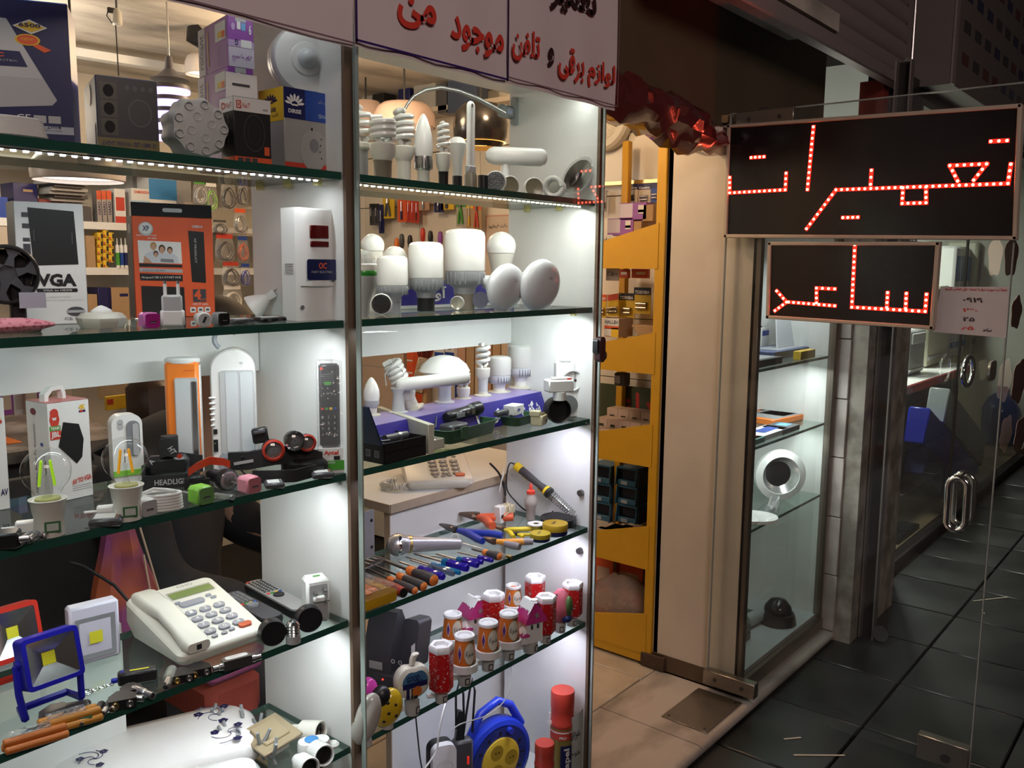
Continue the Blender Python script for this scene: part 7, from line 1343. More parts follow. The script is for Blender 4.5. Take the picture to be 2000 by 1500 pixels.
P=aty(336,268,1.5);k=mpp(P);t=thing('ring_pendant','grey pendant lamp with stacked violet-lit discs','pendant lamp',P,0,'pendant lamps of the shop');gd=pl('disc grey',(.12,.12,.15));vio_=mat('violet glow',(.50,.34,1.0),.5,emit=3.2,var=0)
for q in range(5):part(MB().lathe([(8*k,(q*22)*k),(38*k,(q*22+1)*k),(36*k,(q*22+9)*k),(8*k,(q*22+13)*k)],gd,30),'disc',t);part(MB().cyl(37*k,(q*22-5)*k,(q*22+0.5)*k,vio_,30),'lit_ring',t)
part(MB().lathe([(36*k,108*k),(22*k,116*k),(9*k,128*k),(6*k,150*k),(3*k,153*k)],gd,26),'neck',t);part(MB().cyl(.003,150*k,2.33-P.z,steel,8),'rod',t)
P=aty(229,50,1.6);k=mpp(P);t=thing('ceiling_socket','white lamp holder with taped wires hanging from the stained ceiling','lamp holder',P);part(MB().lathe([(7*k,0),(10*k,3*k),(9*k,26*k),(4*k,32*k)],offw,16),'holder',t);part(MB().tube([(-3*k,0,0),(-2*k,0,-95*k)],1.3*k,black,6),'cable',t);part(MB().tube([(-16*k,0,28*k),(-20*k,0,14*k),(-10*k,0,2*k)],1.2*k,black,6).cyl(2*k,30*k,2.33-P.z,dgrey,8).box((-10*k,0,26*k),(16*k,.01,10*k),black,.002),'wire',t)
P=aty(352,72,1.7);single(MB().lathe([(.0,-.05),(.05,0),(.0,.02)],black,16,RY(60)),'black_spotlight','small black spotlight near the ceiling beside the purple cartons','spotlight',aty(385,70,1.7));b=MB().box((0,0,0),(.9,.05,.03),white);single(b,'ceiling_tube','white fluorescent fitting on the stained ceiling','ceiling light',aty(160,105,2.2)+Vector((0,0,.0)),rad(-8))
# counter with till boxes, seen between the left shelves
t=thing('glass_counter','long counter of the shop with a marbled top and dark front, behind the left display','counter',(.35,1.45,.04));part(MB().box((0,0,.48),(1.7,.5,.94),dgrey),'carcass',t);part(MB().box((0,-.01,.97),(1.76,.56,.03),two('counter top',(.10,.10,.10),(.34,.32,.30),7,.2)),'counter_top',t)
random.seed(5)
for q in range(6):crt('lamp_carton','lamp carton with %s top standing on the counter'%('violet','white','cream','violet and cream','kraft','green')[q],'box',(4+24*q,742-4*(q%3),27+24*q,812),1,1.36+.02*(q%2),.09,(purple,pwhite,pl('carton cream',(.55,.48,.40)),purple,kraft,pl('carton sage',(.3,.36,.22)))[q],'lamp cartons on the counter',None,white,[(.5,.4,.7,.5,pl('carton cream',(.55,.48,.40)))])
for q in range(5):crt('parts_tray','%s tray of small parts on the counter'%('orange','kraft','red','pale','pink')[q],'tray',(18+30*q,866+3*q,46+30*q,905),1,1.28,.12,(orange,kraft,pred,pl('tray pale',(.5,.40,.30)),pl('tray pink',(.5,.3,.25)))[q],'parts trays on the counter')
crt('shelf_carton','large kraft carton above the seated person','box',(245,722,330,790),1,1.7,.2,kraft)
crt('price_board','yellow and red sale card on the counter','card',(208,775,248,802),1,1.30,.01,pyel,None,None,white,[(.2,.6,.3,.4,pred)])
# seated person with a dark jacket
HC=aty(425,688,.66);f=Vector((.64,-.77,0));sd=Vector((.77,.64,0));O=HC-f*.20;O.z=0
def skinmesh(name,pts,edges,mt,parent,sub=2):
 me=bpy.data.meshes.new(name);me.from_pydata([tuple(f*a+sd*s_+Vector((0,0,z)))for a,s_,z,_ in pts],edges,[]);o=bpy.data.objects.new(name,me);COL.objects.link(o);o.parent=parent
 m=o.modifiers.new('s','SKIN');me.skin_vertices[0].data[0].use_root=True
 for i,p in enumerate(pts):me.skin_vertices[0].data[i].radius=(p[3],p[3])
 o.modifiers.new('d','SUBSURF').levels=sub;o.modifiers['d'].render_levels=sub;me.materials.append(mt);bpy.context.view_layer.update()
 m2=bpy.data.meshes.new_from_object(o.evaluated_get(bpy.context.evaluated_depsgraph_get()));o.modifiers.clear();o.data=m2;m2 .polygons.foreach_set('use_smooth',[True]*len(m2 .polygons));return o
t=thing('person','seated person in a black hooded jacket, head turned to the right behind the lanterns','person',O);z0=HC.z
body=[(-.06,0,.52,.10),(-.02,0,.72,.09),(.04,0,z0-.36,.10),(.12,0,z0-.22,.07),(.16,0,z0-.14,.055),(.19,0,z0-.05,.075),(.20,0,z0+.03,.085),(.05,.19,z0-.27,.045),(.16,.24,z0-.50,.04),(.36,.20,z0-.55,.035),(.05,-.19,z0-.27,.045),(.16,-.24,z0-.50,.04),(.36,-.20,z0-.55,.035),(.42,-.09,.50,.06),(.46,-.10,.10,.04),(.42,.09,.50,.06),(.46,.10,.10,.04),(-.0,.0,.47,.09)]
E_=[(0,1),(1,2),(2,3),(3,4),(4,5),(5,6),(2,7),(7,8),(8,9),(2,10),(10,11),(11,12),(0,17),(17,13),(13,14),(17,15),(15,16)]
skinm=pl('skin',(.33,.18,.115),.6);skinmesh('body',body,E_,skinm,t);jk=mat('jacket black',(.012,.012,.014),.85,var=.3)
skinmesh('jacket',[(-.05,0,.46,.25),(-.04,0,.70,.23),(.0,0,z0-.40,.21),(.04,0,z0-.24,.13),(.04,.22,z0-.29,.09),(.15,.27,z0-.50,.07),(.34,.22,z0-.55,.055),(.04,-.22,z0-.29,.09),(.15,-.27,z0-.50,.07),(.34,-.22,z0-.55,.055),(-.01,0,z0-.17,.085)],[(0,1),(1,2),(2,3),(2,4),(4,5),(5,6),(2,7),(7,8),(8,9),(3,10)],jk,t)
skinmesh('trousers',[(0,0,.49,.16),(.42,-.10,.50,.10),(.46,-.10,.12,.07),(.42,.10,.50,.10),(.46,.10,.12,.07)],[(0,1),(1,2),(0,3),(3,4)],dgrey,t)
hd=Matrix.Translation(f*.20+Vector((0,0,z0)))@RZ(-50.3)
part(MB().ball(1,mat('hair dark',(.022,.014,.010),.7,var=.4,vs=90),24,hd@T(-.012,0,.038)@RY(-24)@SC(.105,.088,.100),-18,90),'hair',t);part(MB().ball(1,mat('hair dark',(.022,.014,.010),.7),20,hd@T(-.045,0,.0)@SC(.065,.080,.075)),'hair',t);part(MB().lathe([(.018,0),(.026,.006),(.024,.011),(.012,.008)],skinm,16,hd@T(-.004,-.082,-.005)@RX(78)@SC(.8,1.25,1)),'ear',t)
part(MB().ball(1,skinm,12,hd@T(.098,0,-.015)@SC(.018,.013,.020)),'nose',t);part(MB().ball(.011,pwhite,10,hd@T(.078,-.032,.015)).ball(.011,pwhite,10,hd@T(.078,.032,.015)).ball(.006,black,8,hd@T(.086,-.033,.015)).ball(.006,black,8,hd@T(.086,.033,.015)),'eye',t);part(MB().box((.083,0,-.048),(.014,.044,.008),pl('lips',(.35,.12,.10)),.003,hd),'mouth',t)
t=thing('stool','plain dark stool under the seated person','stool',(O.x-.02,O.y+.02,.03));part(MB().cyl(.19,.32,.36,dgrey,24),'seat',t)
for q in range(4):part(MB().tube([(.13*math.cos(q*1.571+.8),.13*math.sin(q*1.571+.8),.32),(.17*math.cos(q*1.571+.8),.17*math.sin(q*1.571+.8),0)],.012,dsteel,8),'leg',t)
P=aty(100,1190,.62);t=thing('office_chair','black chair back with a brown leather top roll, behind the COB lamps','chair',(P.x,.62,.04));ck=mat('chair black',(.014,.014,.015),.7,var=.3);part(MB().box((0,.05,.78),(.50,.08,.50),ck,.03),'backrest',t);part(MB().box((0,.30,.46),(.50,.46,.10),ck,.03),'seat',t);part(MB().cyl(.03,.04,.42,dsteel,14,T(0,.3,0)),'column',t)
for q in range(5):part(MB().tube([(0,.3,.06),(.26*math.cos(q*1.257),.3+.26*math.sin(q*1.257),.025)],.016,black,8),'leg',t)
P=aty(300,765,1.15);t=thing('leather_seat','brown leather padded seat top behind the person','chair',(P.x,1.15,.04));part(MB().box((0,0,P.z-.09),(.16,.09,.22),mat('leather brown',(.06,.035,.022),.35,var=.3),.04),'backrest',t);part(MB().box((0,0,(P.z-.16)/2),(.06,.05,P.z-.18),dsteel),'post',t)
fl=two('floral cloth',(.42,.10,.04),(.20,.04,.13),6,.8,.42,.55,detail=2)
P=aty(262,1180,.40);k=mpp(P);t=thing('floral_blanket','orange and plum patterned blanket hanging behind the telephone','blanket',P);rs=[]
for i in range(9):s_=i/8.;x0=(-60+0*s_)*k*(1-s_*.5)-20*k;x1=(70-62*s_)*k;rs.append([(x0+(x1-x0)*j/6.,.012*math.sin(j*1.7+i*.6)+d_,(-60+230*s_)*k)for j,d_ in[(j,0)for j in range(7)]+[(j,.02)for j in range(6,-1,-1)]])
part(MB().loft(rs,fl),'cloth',t);part(MB().tube([((60-50*q/6.)*k,-.016,(-50+210*q/6.)*k)for q in range(7)],.002,pl('vine cream',(.5,.36,.26)),6).tube([((30-15*q/4.)*k,-.018,(-20+30*q)*k)for q in range(5)],.002,pl('vine cream',(.5,.36,.26)),6),'embroidery',t)
P=aty(462,1400,.33);crt('folded_quilt','folded quilt with red, plum and beige layers under the telephone shelf','quilt',(412,1347,520,1440),1,.36,.22,pl('quilt red',(.30,.05,.03),.8),b=.02);crt('quilt_layer','plum upper layer folded over the red quilt','quilt',(410,1322,520,1348),1,.34,.2,pl('quilt plum',(.26,.06,.14),.8),b=.012);crt('quilt_sheet','beige patterned sheet on top of the plum layer','sheet',(408,1300,522,1323),1,.35,.18,fl,b=.01)
# white work counter with telephone behind the tool shelf
C0=aty(762,986,.290);zc=C0 .z;t=thing('work_counter','white work counter with chipboard edges behind the tool shelf','counter',(C0 .x,.290,0));wl_=1.797-C0 .x+.25
part(MB().box((wl_/2-.0,.27,zc-.011),(wl_,.54,.020),melam),'counter_top',t);part(MB().box((wl_/2,-.0012,zc-.011),(wl_,.003,.021),chip).box((-.0012,.27,zc-.011),(.003,.54,.021),chip),'edge',t);part(MB().box((wl_/2,.020,zc/2),(wl_-.02,.018,zc-.03),melam),'front_panel',t);part(MB().box((.0085,.020,zc/2),(.003,.019,zc-.03),chip),'edge',t)
tp=telephone('cream desk telephone with a curly cord on the white work counter',atx(858,956,C0 .x+.14)*0+Vector((C0 .x+.115,.355,zc)),rad(-38),1.05,pl('phone beige',(.62,.58,.50)),pl('key taupe',(.25,.22,.19)),False)
b=MB();H_=[(math.cos(i*.8)*.008,math.sin(i*.8)*.008)for i in range(150)];pts=[]
for i in range(150):
 s_=i/149.*PI*1.25;cx,cyy=-.035*math.sin(s_),.03*math.cos(s_);pts.append((cx+H_[i][0]*math.sin(s_),cyy+H_[i][0]*math.cos(s_),.011+H_[i][1]))
b.tube(pts,.0022,pl('phone beige',(.62,.58,.50)),6);o=b.build('curly_cord',tp);o.location=(-.02,.03,0)
# red broom, tall cartons and lamp cartons by the right wall
WX=3.0;k3=kraft;G3='tall kraft cartons by the right wall'
for q in range(7):crt('tall_carton','tall kraft tube-lamp carton in the row by the right wall','box',(893+17*q,612-3*q,908+17*q,790),0,WX-.1-.01*(q%3),.06,(pl('carton salmon',(.50,.30,.20)),kraft,pl('carton sand',(.55,.42,.30)))[q%3],G3,None,white,[(.5,.86,.5,.03,pred),(.5,.3,.4,.02,pred)])
for q in range(2):crt('lamp_box','blue and white lamp carton, %s of two behind the mushroom lamp'%('left','right')[q],'box',(849+20*q,652,867+20*q,730),0,WX-.12,.06,pwhite,'blue and white lamp cartons',None,white,[(.5,.35,1,.4,pblue),(.5,.95,1,.1,pblue),(.5,.68,.3,.12,navy)])
crt('blue_strip','tall blue edge of a carton beside the kraft row','box',(888,637,893,790),0,WX-.1,.05,pblue);crt('crate_stack','stacked beige cartons with black handles by the right wall','box',(686,672,788,790),0,WX-.08,.2,pl('carton peach',(.56,.42,.31)),None,None,white,[(.5,.68,1,.012,pgrey)]);crt('crate_stack','upper beige carton of the stack by the right wall','box',(700,632,786,671),0,WX-.08,.2,pl('carton peach',(.56,.42,.31)));crt('red_box_column','column of small red cartons beside the beige stack','box',(795,640,806,790),0,WX-.1,.08,porange,None,None,white,[(.5,.1+.16*q,1,.02,pwhite)for q in range(6)])
P=atx(830,700,2.75);k=mpp(P);t=thing('broom','broom with dark red bristles and a wicker head, upside down','broom',P,rad(-45));rb_=mat('bristle red',(.17,.025,.02),.8,var=.4);random.seed(2);b=MB()
for q in range(70):a=random.uniform(-1,1);x=a*18*k;y=random.uniform(-.02,.02);b.tube([(x*.6,y*.5,0),(x,y,20*k),(x*random.uniform(1.15,1.5),y*1.2,random.uniform(32,40)*k)],.0018,rb_,4)
stuff(part(b,'bristle',t));part(MB().box((0,0,-34*k),(26*k,.04,70*k),two('wicker',(.16,.12,.08),(.40,.32,.23),120,.8,kind='vor',lo=.2,hi=.5),.006,RY(14)),'wicker_head',t);part(MB().cyl(.012,-P.z+.05,-68*k,kraft,10),'handle',t)
# packs hanging on the right wall, seen through the lamp shelf
def pack(label,r,head,card,item,group,ax=0,v=3.06,txt=None,name='hanging_pack',tc=white):
 A_=on(ax,r[0],r[3],v);B_=on(ax,r[2],r[3],v);H=hgt(A_,r[1]);w=abs(A_.y-B_.y)if ax==0 else abs(A_.x-B_.x);t=thing(name,label,'blister pack',A_,-PI/2 if ax==0 else 0,group)
 part(MB().box((w/2,.002,H/2),(w,.003,H),card),'card',t);M=FRONT@SC(w,H,1);b=MB().rect(.5,.86,1,.28,head,M)
 if txt:b.text(txt,.5,.82,.86,.13,tc,M,.0012,.03)
 part(b,'printed_header',t);part(item(w,H),'goods',t);part(MB().tube([(w/2,.006,H*.95),(w/2,.03,H*.97),(w/2,.055,H*.97)],.0016,steel,6),'hook',t);return t
def tool(m1,m2):return lambda w,H:MB().cyl(w*.10,H*.10,H*.42,m1,10,T(w*.5,-.006,0)).cyl(w*.05,H*.42,H*.80,m2,8,T(w*.5,-.006,0))
def duo(m1,m2):return lambda w,H:MB().tube([(w*.3,-.006,H*.1),(w*.4,-.008,H*.5),(w*.5,-.008,H*.7)],w*.08,m1,8).tube([(w*.7,-.006,H*.1),(w*.6,-.008,H*.5),(w*.5,-.008,H*.7)],w*.08,m1,8).tube([(w*.5,-.008,H*.68),(w*.5,-.008,H*.88)],w*.09,m2,8)
G4='tool packs hanging on the right wall'
for r,hd_,cd_,it,lb in(((722,398,730,440),black,dgrey,tool(black,steel),'slim black tool pack at the left of the hooks'),((731,398,740,440),black,dgrey,tool(black,steel),'second slim black tool pack'),((740,400,750,456),navy,navy,tool(navy,steel),'navy tool pack'),((748,384,770,427),pyel,pyel,duo(dgrey,steel),'yellow card with small pliers'),((777,384,794,434),porange,porange,tool(navy,steel),'orange card with a navy screwdriver'),((795,386,802,434),porange,pred,tool(pred,steel),'red-edged pack next to the orange card'),((803,386,810,435),pred,pred,tool(pred,steel),'dark red pack beside it'),((811,387,818,436),pred,pred,tool(black,steel),'last of the red packs'),((817,386,838,411),pwhite,pl('carton salmon',(.50,.30,.20)),tool(grey,steel),'salmon card with a grey meter'),((848,384,866,415),navy,navy,tool(dgrey,steel),'dark blue pack with a loop'),((861,386,886,410),pyel,pyel,tool(dgrey,dgrey),'yellow card with fine picks'),((891,390,911,443),pgreen,pl('pack clear',(.45,.40,.32)),duo(pgreen,dsteel),'pack with green-handled pliers'),((911,392,924,446),pyel,kraft,tool(pyel,steel),'kraft card with a yellow tool'),((924,394,940,450),porange,kraft,duo(pred,dsteel),'pack with brick-red pliers')):
 pack(lb+', on the right wall',r,hd_,cd_,it,G4)
for q,(px,py,m)in enumerate(((826,448,red),(841,454,black),(860,455,purple),(801,462,black),(785,460,dgrey),(775,468,orange))):
 P=atx(px,py+25,2.98);k=mpp(P);t=thing('hand_tool','screwdriver with %s handle standing behind the big LED bulbs'%('red','round black','purple','small black','grey','orange')[q],'screwdriver',P,0,'tools behind the big bulbs');part(MB().lathe([(3*k,0),(4.5*k,4*k),(5.5*k,16*k),(4*k,26*k),(1*k,28*k)],m,12),'handle',t);part(MB().cyl(1.2*k,-30*k,0,steel,8),'blade',t)
crt('tool_rack','white rack holding the upright tools behind the big bulbs','rack',(690,498,960,560),0,3.0,.1,pl('rack cream',(.55,.47,.38)));crt('notice','framed notice with Persian writing on the right wall','notice',(948,420,1010,500),0,3.105,.006,pl('notice peach',(.60,.48,.38)),None,(fa('خود دقت فرمایید'),.5,.72,.8,.12),dgrey,[(.5,.97,.96,.01,pred),(.02,.5,.01,.96,pred)])
for q in range(6):crt('goods_bag','%s carton on top of the right wall racks'%('white framed','black','tall navy','grey','dark','long dark blue')[q],'box',((705,176,727,205),(728,160,750,205),(778,152,800,215),(808,155,850,215),(855,165,872,222),(874,158,930,222))[q],0,3.0-.01*q,.08,(pgrey,black,navy,pgrey,dgrey,pl('bag slate',(.05,.07,.12)))[q],'cartons high on the right wall')
t=thing('top_rack','cream rack shelf high on the right wall carrying dark cartons','shelf',(3.06,atx(818,222,3.06).y,atx(818,222,3.06).z));part(MB().box((-.02,0,-.012),(.16,1.3,.02),pl('rack cream',(.55,.47,.38))),'board',t)
# entrance: lamps, hooks, yellow rack
P=atx(1186,233,3.11);k=mpp(P);r=62*k;M=RZ(-90)@RX(90);t=thing('flush_lamp','large round white flush lamp on the tiled wall, cut by the window edge','wall lamp',P)
part(MB().lathe([(r*.85,0),(r,.006),(r,.040),(r*.92,.052),(r*.72,.050)],pl('flush lamp white',(.66,.62,.54)),40,M,cap=False),'rim',t);part(MB().lathe([(r*.73,.046),(r*.5,.060),(.001,.066)],two('prismatic cover',(.50,.46,.38),(.72,.68,.58),180,.2,kind='vor',lo=.1,hi=.5),32,M,cap=False),'cover',t)
P=atx(1290,190,3.11);k=mpp(P);r=48*k;t=thing('bowl_lamp','ribbed bowl lamp with a scalloped edge high on the tiled wall','wall lamp',P);n=72
b=MB();b.loft([[(r*s_*(1+q*math.cos(36*math.pi*i/n*1.0))*math.cos(2*PI*i/n),r*s_*(1+q*math.cos(36*PI*i/n))*math.sin(2*PI*i/n),z)for i in range(n)]for s_,q,z in((.9,.02,0),(1.0,.03,.012),(.92,.01,.022),(.80,.012,.05),(.45,.012,.08),(.1,0,.088))],pl('bowl glass',(.58,.50,.38),.15),M);part(b,'bowl',t)
# crumpled clear wrap hanging under the lintel, red reflections put into its colour
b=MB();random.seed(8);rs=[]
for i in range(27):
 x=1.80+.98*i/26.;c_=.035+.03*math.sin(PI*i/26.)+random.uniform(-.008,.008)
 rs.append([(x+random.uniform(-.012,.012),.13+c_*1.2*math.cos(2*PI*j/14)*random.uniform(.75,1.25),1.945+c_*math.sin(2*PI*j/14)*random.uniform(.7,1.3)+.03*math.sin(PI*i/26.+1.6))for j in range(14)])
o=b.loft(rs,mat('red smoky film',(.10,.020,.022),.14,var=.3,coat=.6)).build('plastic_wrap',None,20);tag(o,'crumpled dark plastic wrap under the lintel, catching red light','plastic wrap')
b=MB().box((0,0,0),(.012,.9,.014),brass);o=single(b,'peg_rail','brass rail with hooks above the hanging battery packs','rail',atx(1235,356,3.085))
def batt(m):return lambda w,H:MB().cyl(H*.07,-w*.30,w*.30,m,10,T(w*.5,-.006,H*.22)@RY(90)).cyl(H*.07,-w*.30,w*.30,m,10,T(w*.5,-.006,H*.38)@RY(90))
pc=pl('battery card white',(.58,.50,.40));by=pl('battery yellow',(.78,.52,.03));bt=mat('battery metal',(.6,.5,.35),.25,.8)
for r_,lb,hd_,cd_,tx,mm in(((1217,361,1245,398),'blue-headed battery pack lettered Camelion, left of two',navy,pc,'Camelion',dgrey),((1246,360,1270,399),'blue-headed battery pack lettered Camelion, right of two',navy,pc,'Camelion',steel),((1271,357,1288,395),'navy button-cell pack beside the rack post',navy,pblue,None,steel),((1172,372,1184,414),'narrow pack behind the window edge',pgrey,pgrey,None,dgrey)):
 pack(lb,r_,hd_,cd_,batt(mm),'packs on the peg rail',0,3.08,tx)
for r_,lb in(((1209,397,1262,430),'lilac lamp carton lying under the battery packs'),((1186,427,1236,460),'purple lamp carton with an energy label beside the yellow rack')):crt('lamp_box',lb,'box',r_,0,3.0,.06,purple,'lilac cartons above the rack',None,white,[(.25,.55,.5,.8,pl('carton pale lilac',(.62,.56,.68))),(.8,.6,.2,.5,pwhite),(.8,.5,.2,.15,pyel)])
for r_,lb in(((1237,432,1252,458),'small kraft carton on the purple lamp carton row'),((1255,400,1275,432),'kraft and orange pack beside the post')):crt('small_carton',lb,'box',r_,0,3.0,.05,kraft)
RXX=2.735;yel=mat('rack yellow',(.62,.33,.015),.45,var=.12,vs=9);rust=mat('rust',(.07,.04,.025),.8,var=.4)
t=thing('display_rack','yellow metal shop rack with sloping side plates and a rusty foot','rack',(RXX,.36,.04))
yP=.355;yB=.70;part(MB().box((0,-.005,.985),(.040,.038,1.95),yel,.003),'post',t);part(MB().box((0,yB-.36,.985),(.040,.038,1.95),yel,.003),'post',t);part(MB().box((.30,-.005,.985),(.03,.03,1.95),yel,.003),'post',t);part(MB().box((.30,yB-.36,.985),(.03,.03,1.95),yel,.003),'post',t)
def zz(px,py):return atx(px,py,RXX).z-.04
lv=[]
for a,b_,c_,d_ in(((1175,474),(1283,436),(1175,523),(1283,526)),((1180,668),(1275,648),(1180,717),(1272,733)),((1165,842),(1264,825),(1165,893),(1260,907)),((1160,1035),(1254,1021),(1156,1085),(1250,1101)),((1152,1193),(1244,1189),(1150,1240),(1241,1264))):
 yl=atx(*a,RXX).y-.36;z1,z2,z3,z4=zz(*a),zz(*b_),zz(*c_),zz(*d_);zb=(z3+z4)/2;lv.append(zb);sl=(z2-z1)/max(.05,yl);e=yB-.36
 b=MB().prism([(0.0,zb),(0.0,z2),(e,z2-sl*e),(e,zb)],-.004,.004,yel,Matrix(((0,0,1,-.018),(1,0,0,0),(0,1,0,0),(0,0,0,1))));part(b,'side_plate',t);part(MB().box((.15,e/2,zb+.006),(.32,e,.006),yel),'shelf_board',t);part(MB().box((.16,-.006,zb+.03),(.30,.006,.012),pyel),'front_rail',t)
part(MB().box((0,.14,.035),(.04,.42,.045),yel,.003),'base_rail',t);part(MB().box((0,-.03,.030),(.05,.10,.055),rust,.004),'rusty_foot',t);part(MB().box((.16,-.03,.04),(.30,.03,.03),yel),'base_rail',t)
ZL=[z+.05 for z in lv]
def onrack(name,label,cat,x0,y0,w,d,h,lvl,m,group=None,deco=(),txt=None,tm=white,dz=0.0):
 t=thing(name,label,cat,(RXX+.02+x0,y0,ZL[lvl]+dz),-PI/2,group);part(MB().box((w/2,d/2,h/2),(w,d,h),m,.001),'carton',t);M=FRONT@SC(w,h,1);q=MB()
 for e in deco:q.rect(*e,M)
 if txt:q.text(*txt[:1],*txt[1:5],tm,M,.0012,.02,*(txt[5:]))
 if q.v:part(q,'printed_label',t)
 return t
 # hanging battery packs below the first and second trays
for r_,lb,hd_,cd_,tx in(((1208,572,1238,621),'yellow battery pack with black TOSHIBA header, lower of two',pblack,by,'TOSHIBA'),((1237,561,1270,612),'yellow battery pack with black TOSHIBA header, upper of two',pblack,by,'TOSHIBA'),((1303,570,1318,621),'yellow battery pack with black header, right of the rack post',pblack,by,'TOSH'),((1168,575,1184,620),'orange battery pack with a white-lettered header at the window edge',porange,pyel,'BOJJA')):
 pack(lb,r_,hd_,cd_,batt(bt),'yellow battery packs',0,3.0,tx)
for q in range(7):pack('yellow battery pack seen edge-on in the close row',(1186+3*q,576-.5*q,1188.4+3*q,618),pred,by,batt(bt),'edge-on battery packs',0,2.97)
for r_,lb,m in(((1207,526,1226,543),'orange battery card lying under the first tray, left',porange),((1233,525,1264,543),'orange battery card lying under the first tray, right',porange)):crt('battery_card',lb,'blister pack',r_,0,2.96,.02,m,'orange battery cards',None,white,[(.6,.55,.6,.3,bt)])
crt('price_note','handwritten white price note under the first tray','note',(1183,524,1209,548),0,2.80,.002,pc,None,(fa('۰۰۵۲'),.5,.6,.8,.4),dgrey);crt('shelf_note','white strip with Persian print above the first tray','note',(1171,459,1196,476),0,2.81,.002,pwhite,None,(fa('تماس'),.5,.5,.8,.4),dgrey)
crt('bulb_carton','brown and yellow carton lettered HALLEH on the second tray','box',(1180,621,1208,657),0,2.80,.10,kraft,None,('HALLEH',.5,.80,.9,.2),dgrey,[(.5,.8,1,.4,pwhite),(.5,.5,1,.16,porange),(.24,.25,.48,.4,pwhite),(.74,.25,.5,.5,pyel)])
for q in range(5):crt('flat_carton','flat kraft carton in the low pile beside the lettered carton','box',(1234+4*q,634+5*q,1276,639+5*q),0,2.82,.12,kraft,'flat kraft cartons on the second tray')
P=atx(1215,748,2.86);single(MB().box((0,0,.0),(.04,.05,.05),dgrey,.004).box((-.021,.008,0),(.004,.024,.03),lgrey,.001),'wall_socket','small black and grey adapter hanging under the second tray','adapter',P+Vector((0,0,.015)))
sg=crt('shop_board','dark green board with big red Persian lettering behind the third tray','sign',(1170,748,1283,835),0,3.06,.01,pl('board green dark',(.06,.075,.04)),None,(fa('دلند'),.56,.62,.74,.52),pl('board red',(.55,.05,.05)));b=MB().text('CE',.24,.26,.11,.15,pwhite,FRONT@SC(sg['w'],sg['h'],1),.002);part(b,'lettering',sg)
random.seed(4)
for j in range(3):
 for i in range(6):onrack('led_carton','small cream LED bulb carton on the third tray, %s layer'%('front','middle','back')[j],'box',.03+.075*j,.70-.052*i,.050,.07,.085+.030*j,2,pl('carton peach pale',(.60,.46,.36)),'LED cartons on the third tray, layer %d'%(j+1),[(.5,.45,.42,.75,pl('label olive',(.03,.045,.02)))],('LED',.5,.45,.6,.22,90))
bl=pl('bin blue',(.035,.13,.22));bd=pl('bin dark',(.008,.012,.022));n_=0
for j in range(3):
 for i in range(2):
  A_=atx(1158+50*i,938+36*j+6*i,3.02);k=mpp(A_);w=46*k;h=34*k;t=thing('parts_bin','blue open-front parts bin, %s row, %s column'%(('top','middle','bottom')[j],('left','right')[i]),'bin',A_,-PI/2,'blue parts bins')
  part(MB().box((w/2,.05,h/2),(w,.10,h),bd),'inside',t);part(MB().box((w/2,-.012,h*.16),(w,.012,h*.32),bl,.002),'front_lip',t);part(MB().prism([(0,0),(.03,0),(.03,h),(.012,h)],0,.004,bl,RZ(90)@RX(90)@T(-.03,0,0)).prism([(0,0),(.03,0),(.03,h),(.012,h)],w-.004,w,bl,RZ(90)@RX(90)@T(-.03,0,0)),'side',t);part(MB().box((w/2,.04,h*1.0),(w,.11,h*.10),bl),'top_rim',t);part(MB().box((w*.4,-.0195,h*.16),(w*.3,.002,h*.2),pl('bin tag',(.35,.42,.50))),'tag',t)
lg=pl('carton lime',(.22,.42,.04));pp_=pl('carton pinkish',(.62,.47,.38))
for j,(x0,n,z_)in enumerate(((.03,5,0.0),(.10,4,.055),(.10,4,.110),(.12,3,.165),(.15,2,.220))):
 for i in range(n):onrack('lamp_carton','pale carton with lime-green end in the rack, %s tier'%('lowest','second','third','fourth','topmost')[j],'box',x0,.70-.066*i-.02*j,.062,.10,.053,3,pp_,'lime-ended cartons tier %d'%(j+1),[(.80,.5,.40,1,lg),(.2,.5,.12,.7,pred)])
for q in range(3):onrack('orange_carton','orange carton with round pale windows in the lowest tray, %s'%('left','middle','right')[q],'box',.12+.01*q,.72-.13*q,.12,.15,.26,4,porange,'orange cartons',[(.5,.70,.5,.26,pl('disc pale',(.55,.40,.32))),(.95,.5,.12,1,pl('carton brown',(.10,.035,.02)))],('lk',.5,.3,.3,.2),pblack)
b=MB();random.seed(21);rs=[]
for i in range(10):
 z_=.02+.22*i/9.;c_=math.sin(PI*(i+1.2)/11.);rs.append([(.075*c_*math.cos(2*PI*j/16)*random.uniform(.9,1.1),.17*c_*math.sin(2*PI*j/16)*random.uniform(.92,1.08),z_+random.uniform(-.006,.006))for j in range(16)])
single(b.loft(rs,glass('bag film',(.92,.90,.88),1.5,.10,2.2,wrinkle=1.0,milky=.42,mcol=(.55,.44,.37))),'clear_bag','big bulging clear plastic bag in the lowest tray of the rack','bag',(RXX+.085,.53,ZL[4]-.01))
for q,(py,h_,m)in enumerate(((570,60,purple),(880,70,lgrey),(985,60,pl('carton pale lilac',(.62,.56,.68))),(1030,40,lg),(1140,90,porange))):A_=PX(1306,.38,at(1306,py,.6).z);onrack('end_carton','%s carton at the right end of the rack, seen past the post'%('purple','grey','lilac','lime','orange')[q],'box',.10,.42,.05,.12,.10,min(q,4),m)
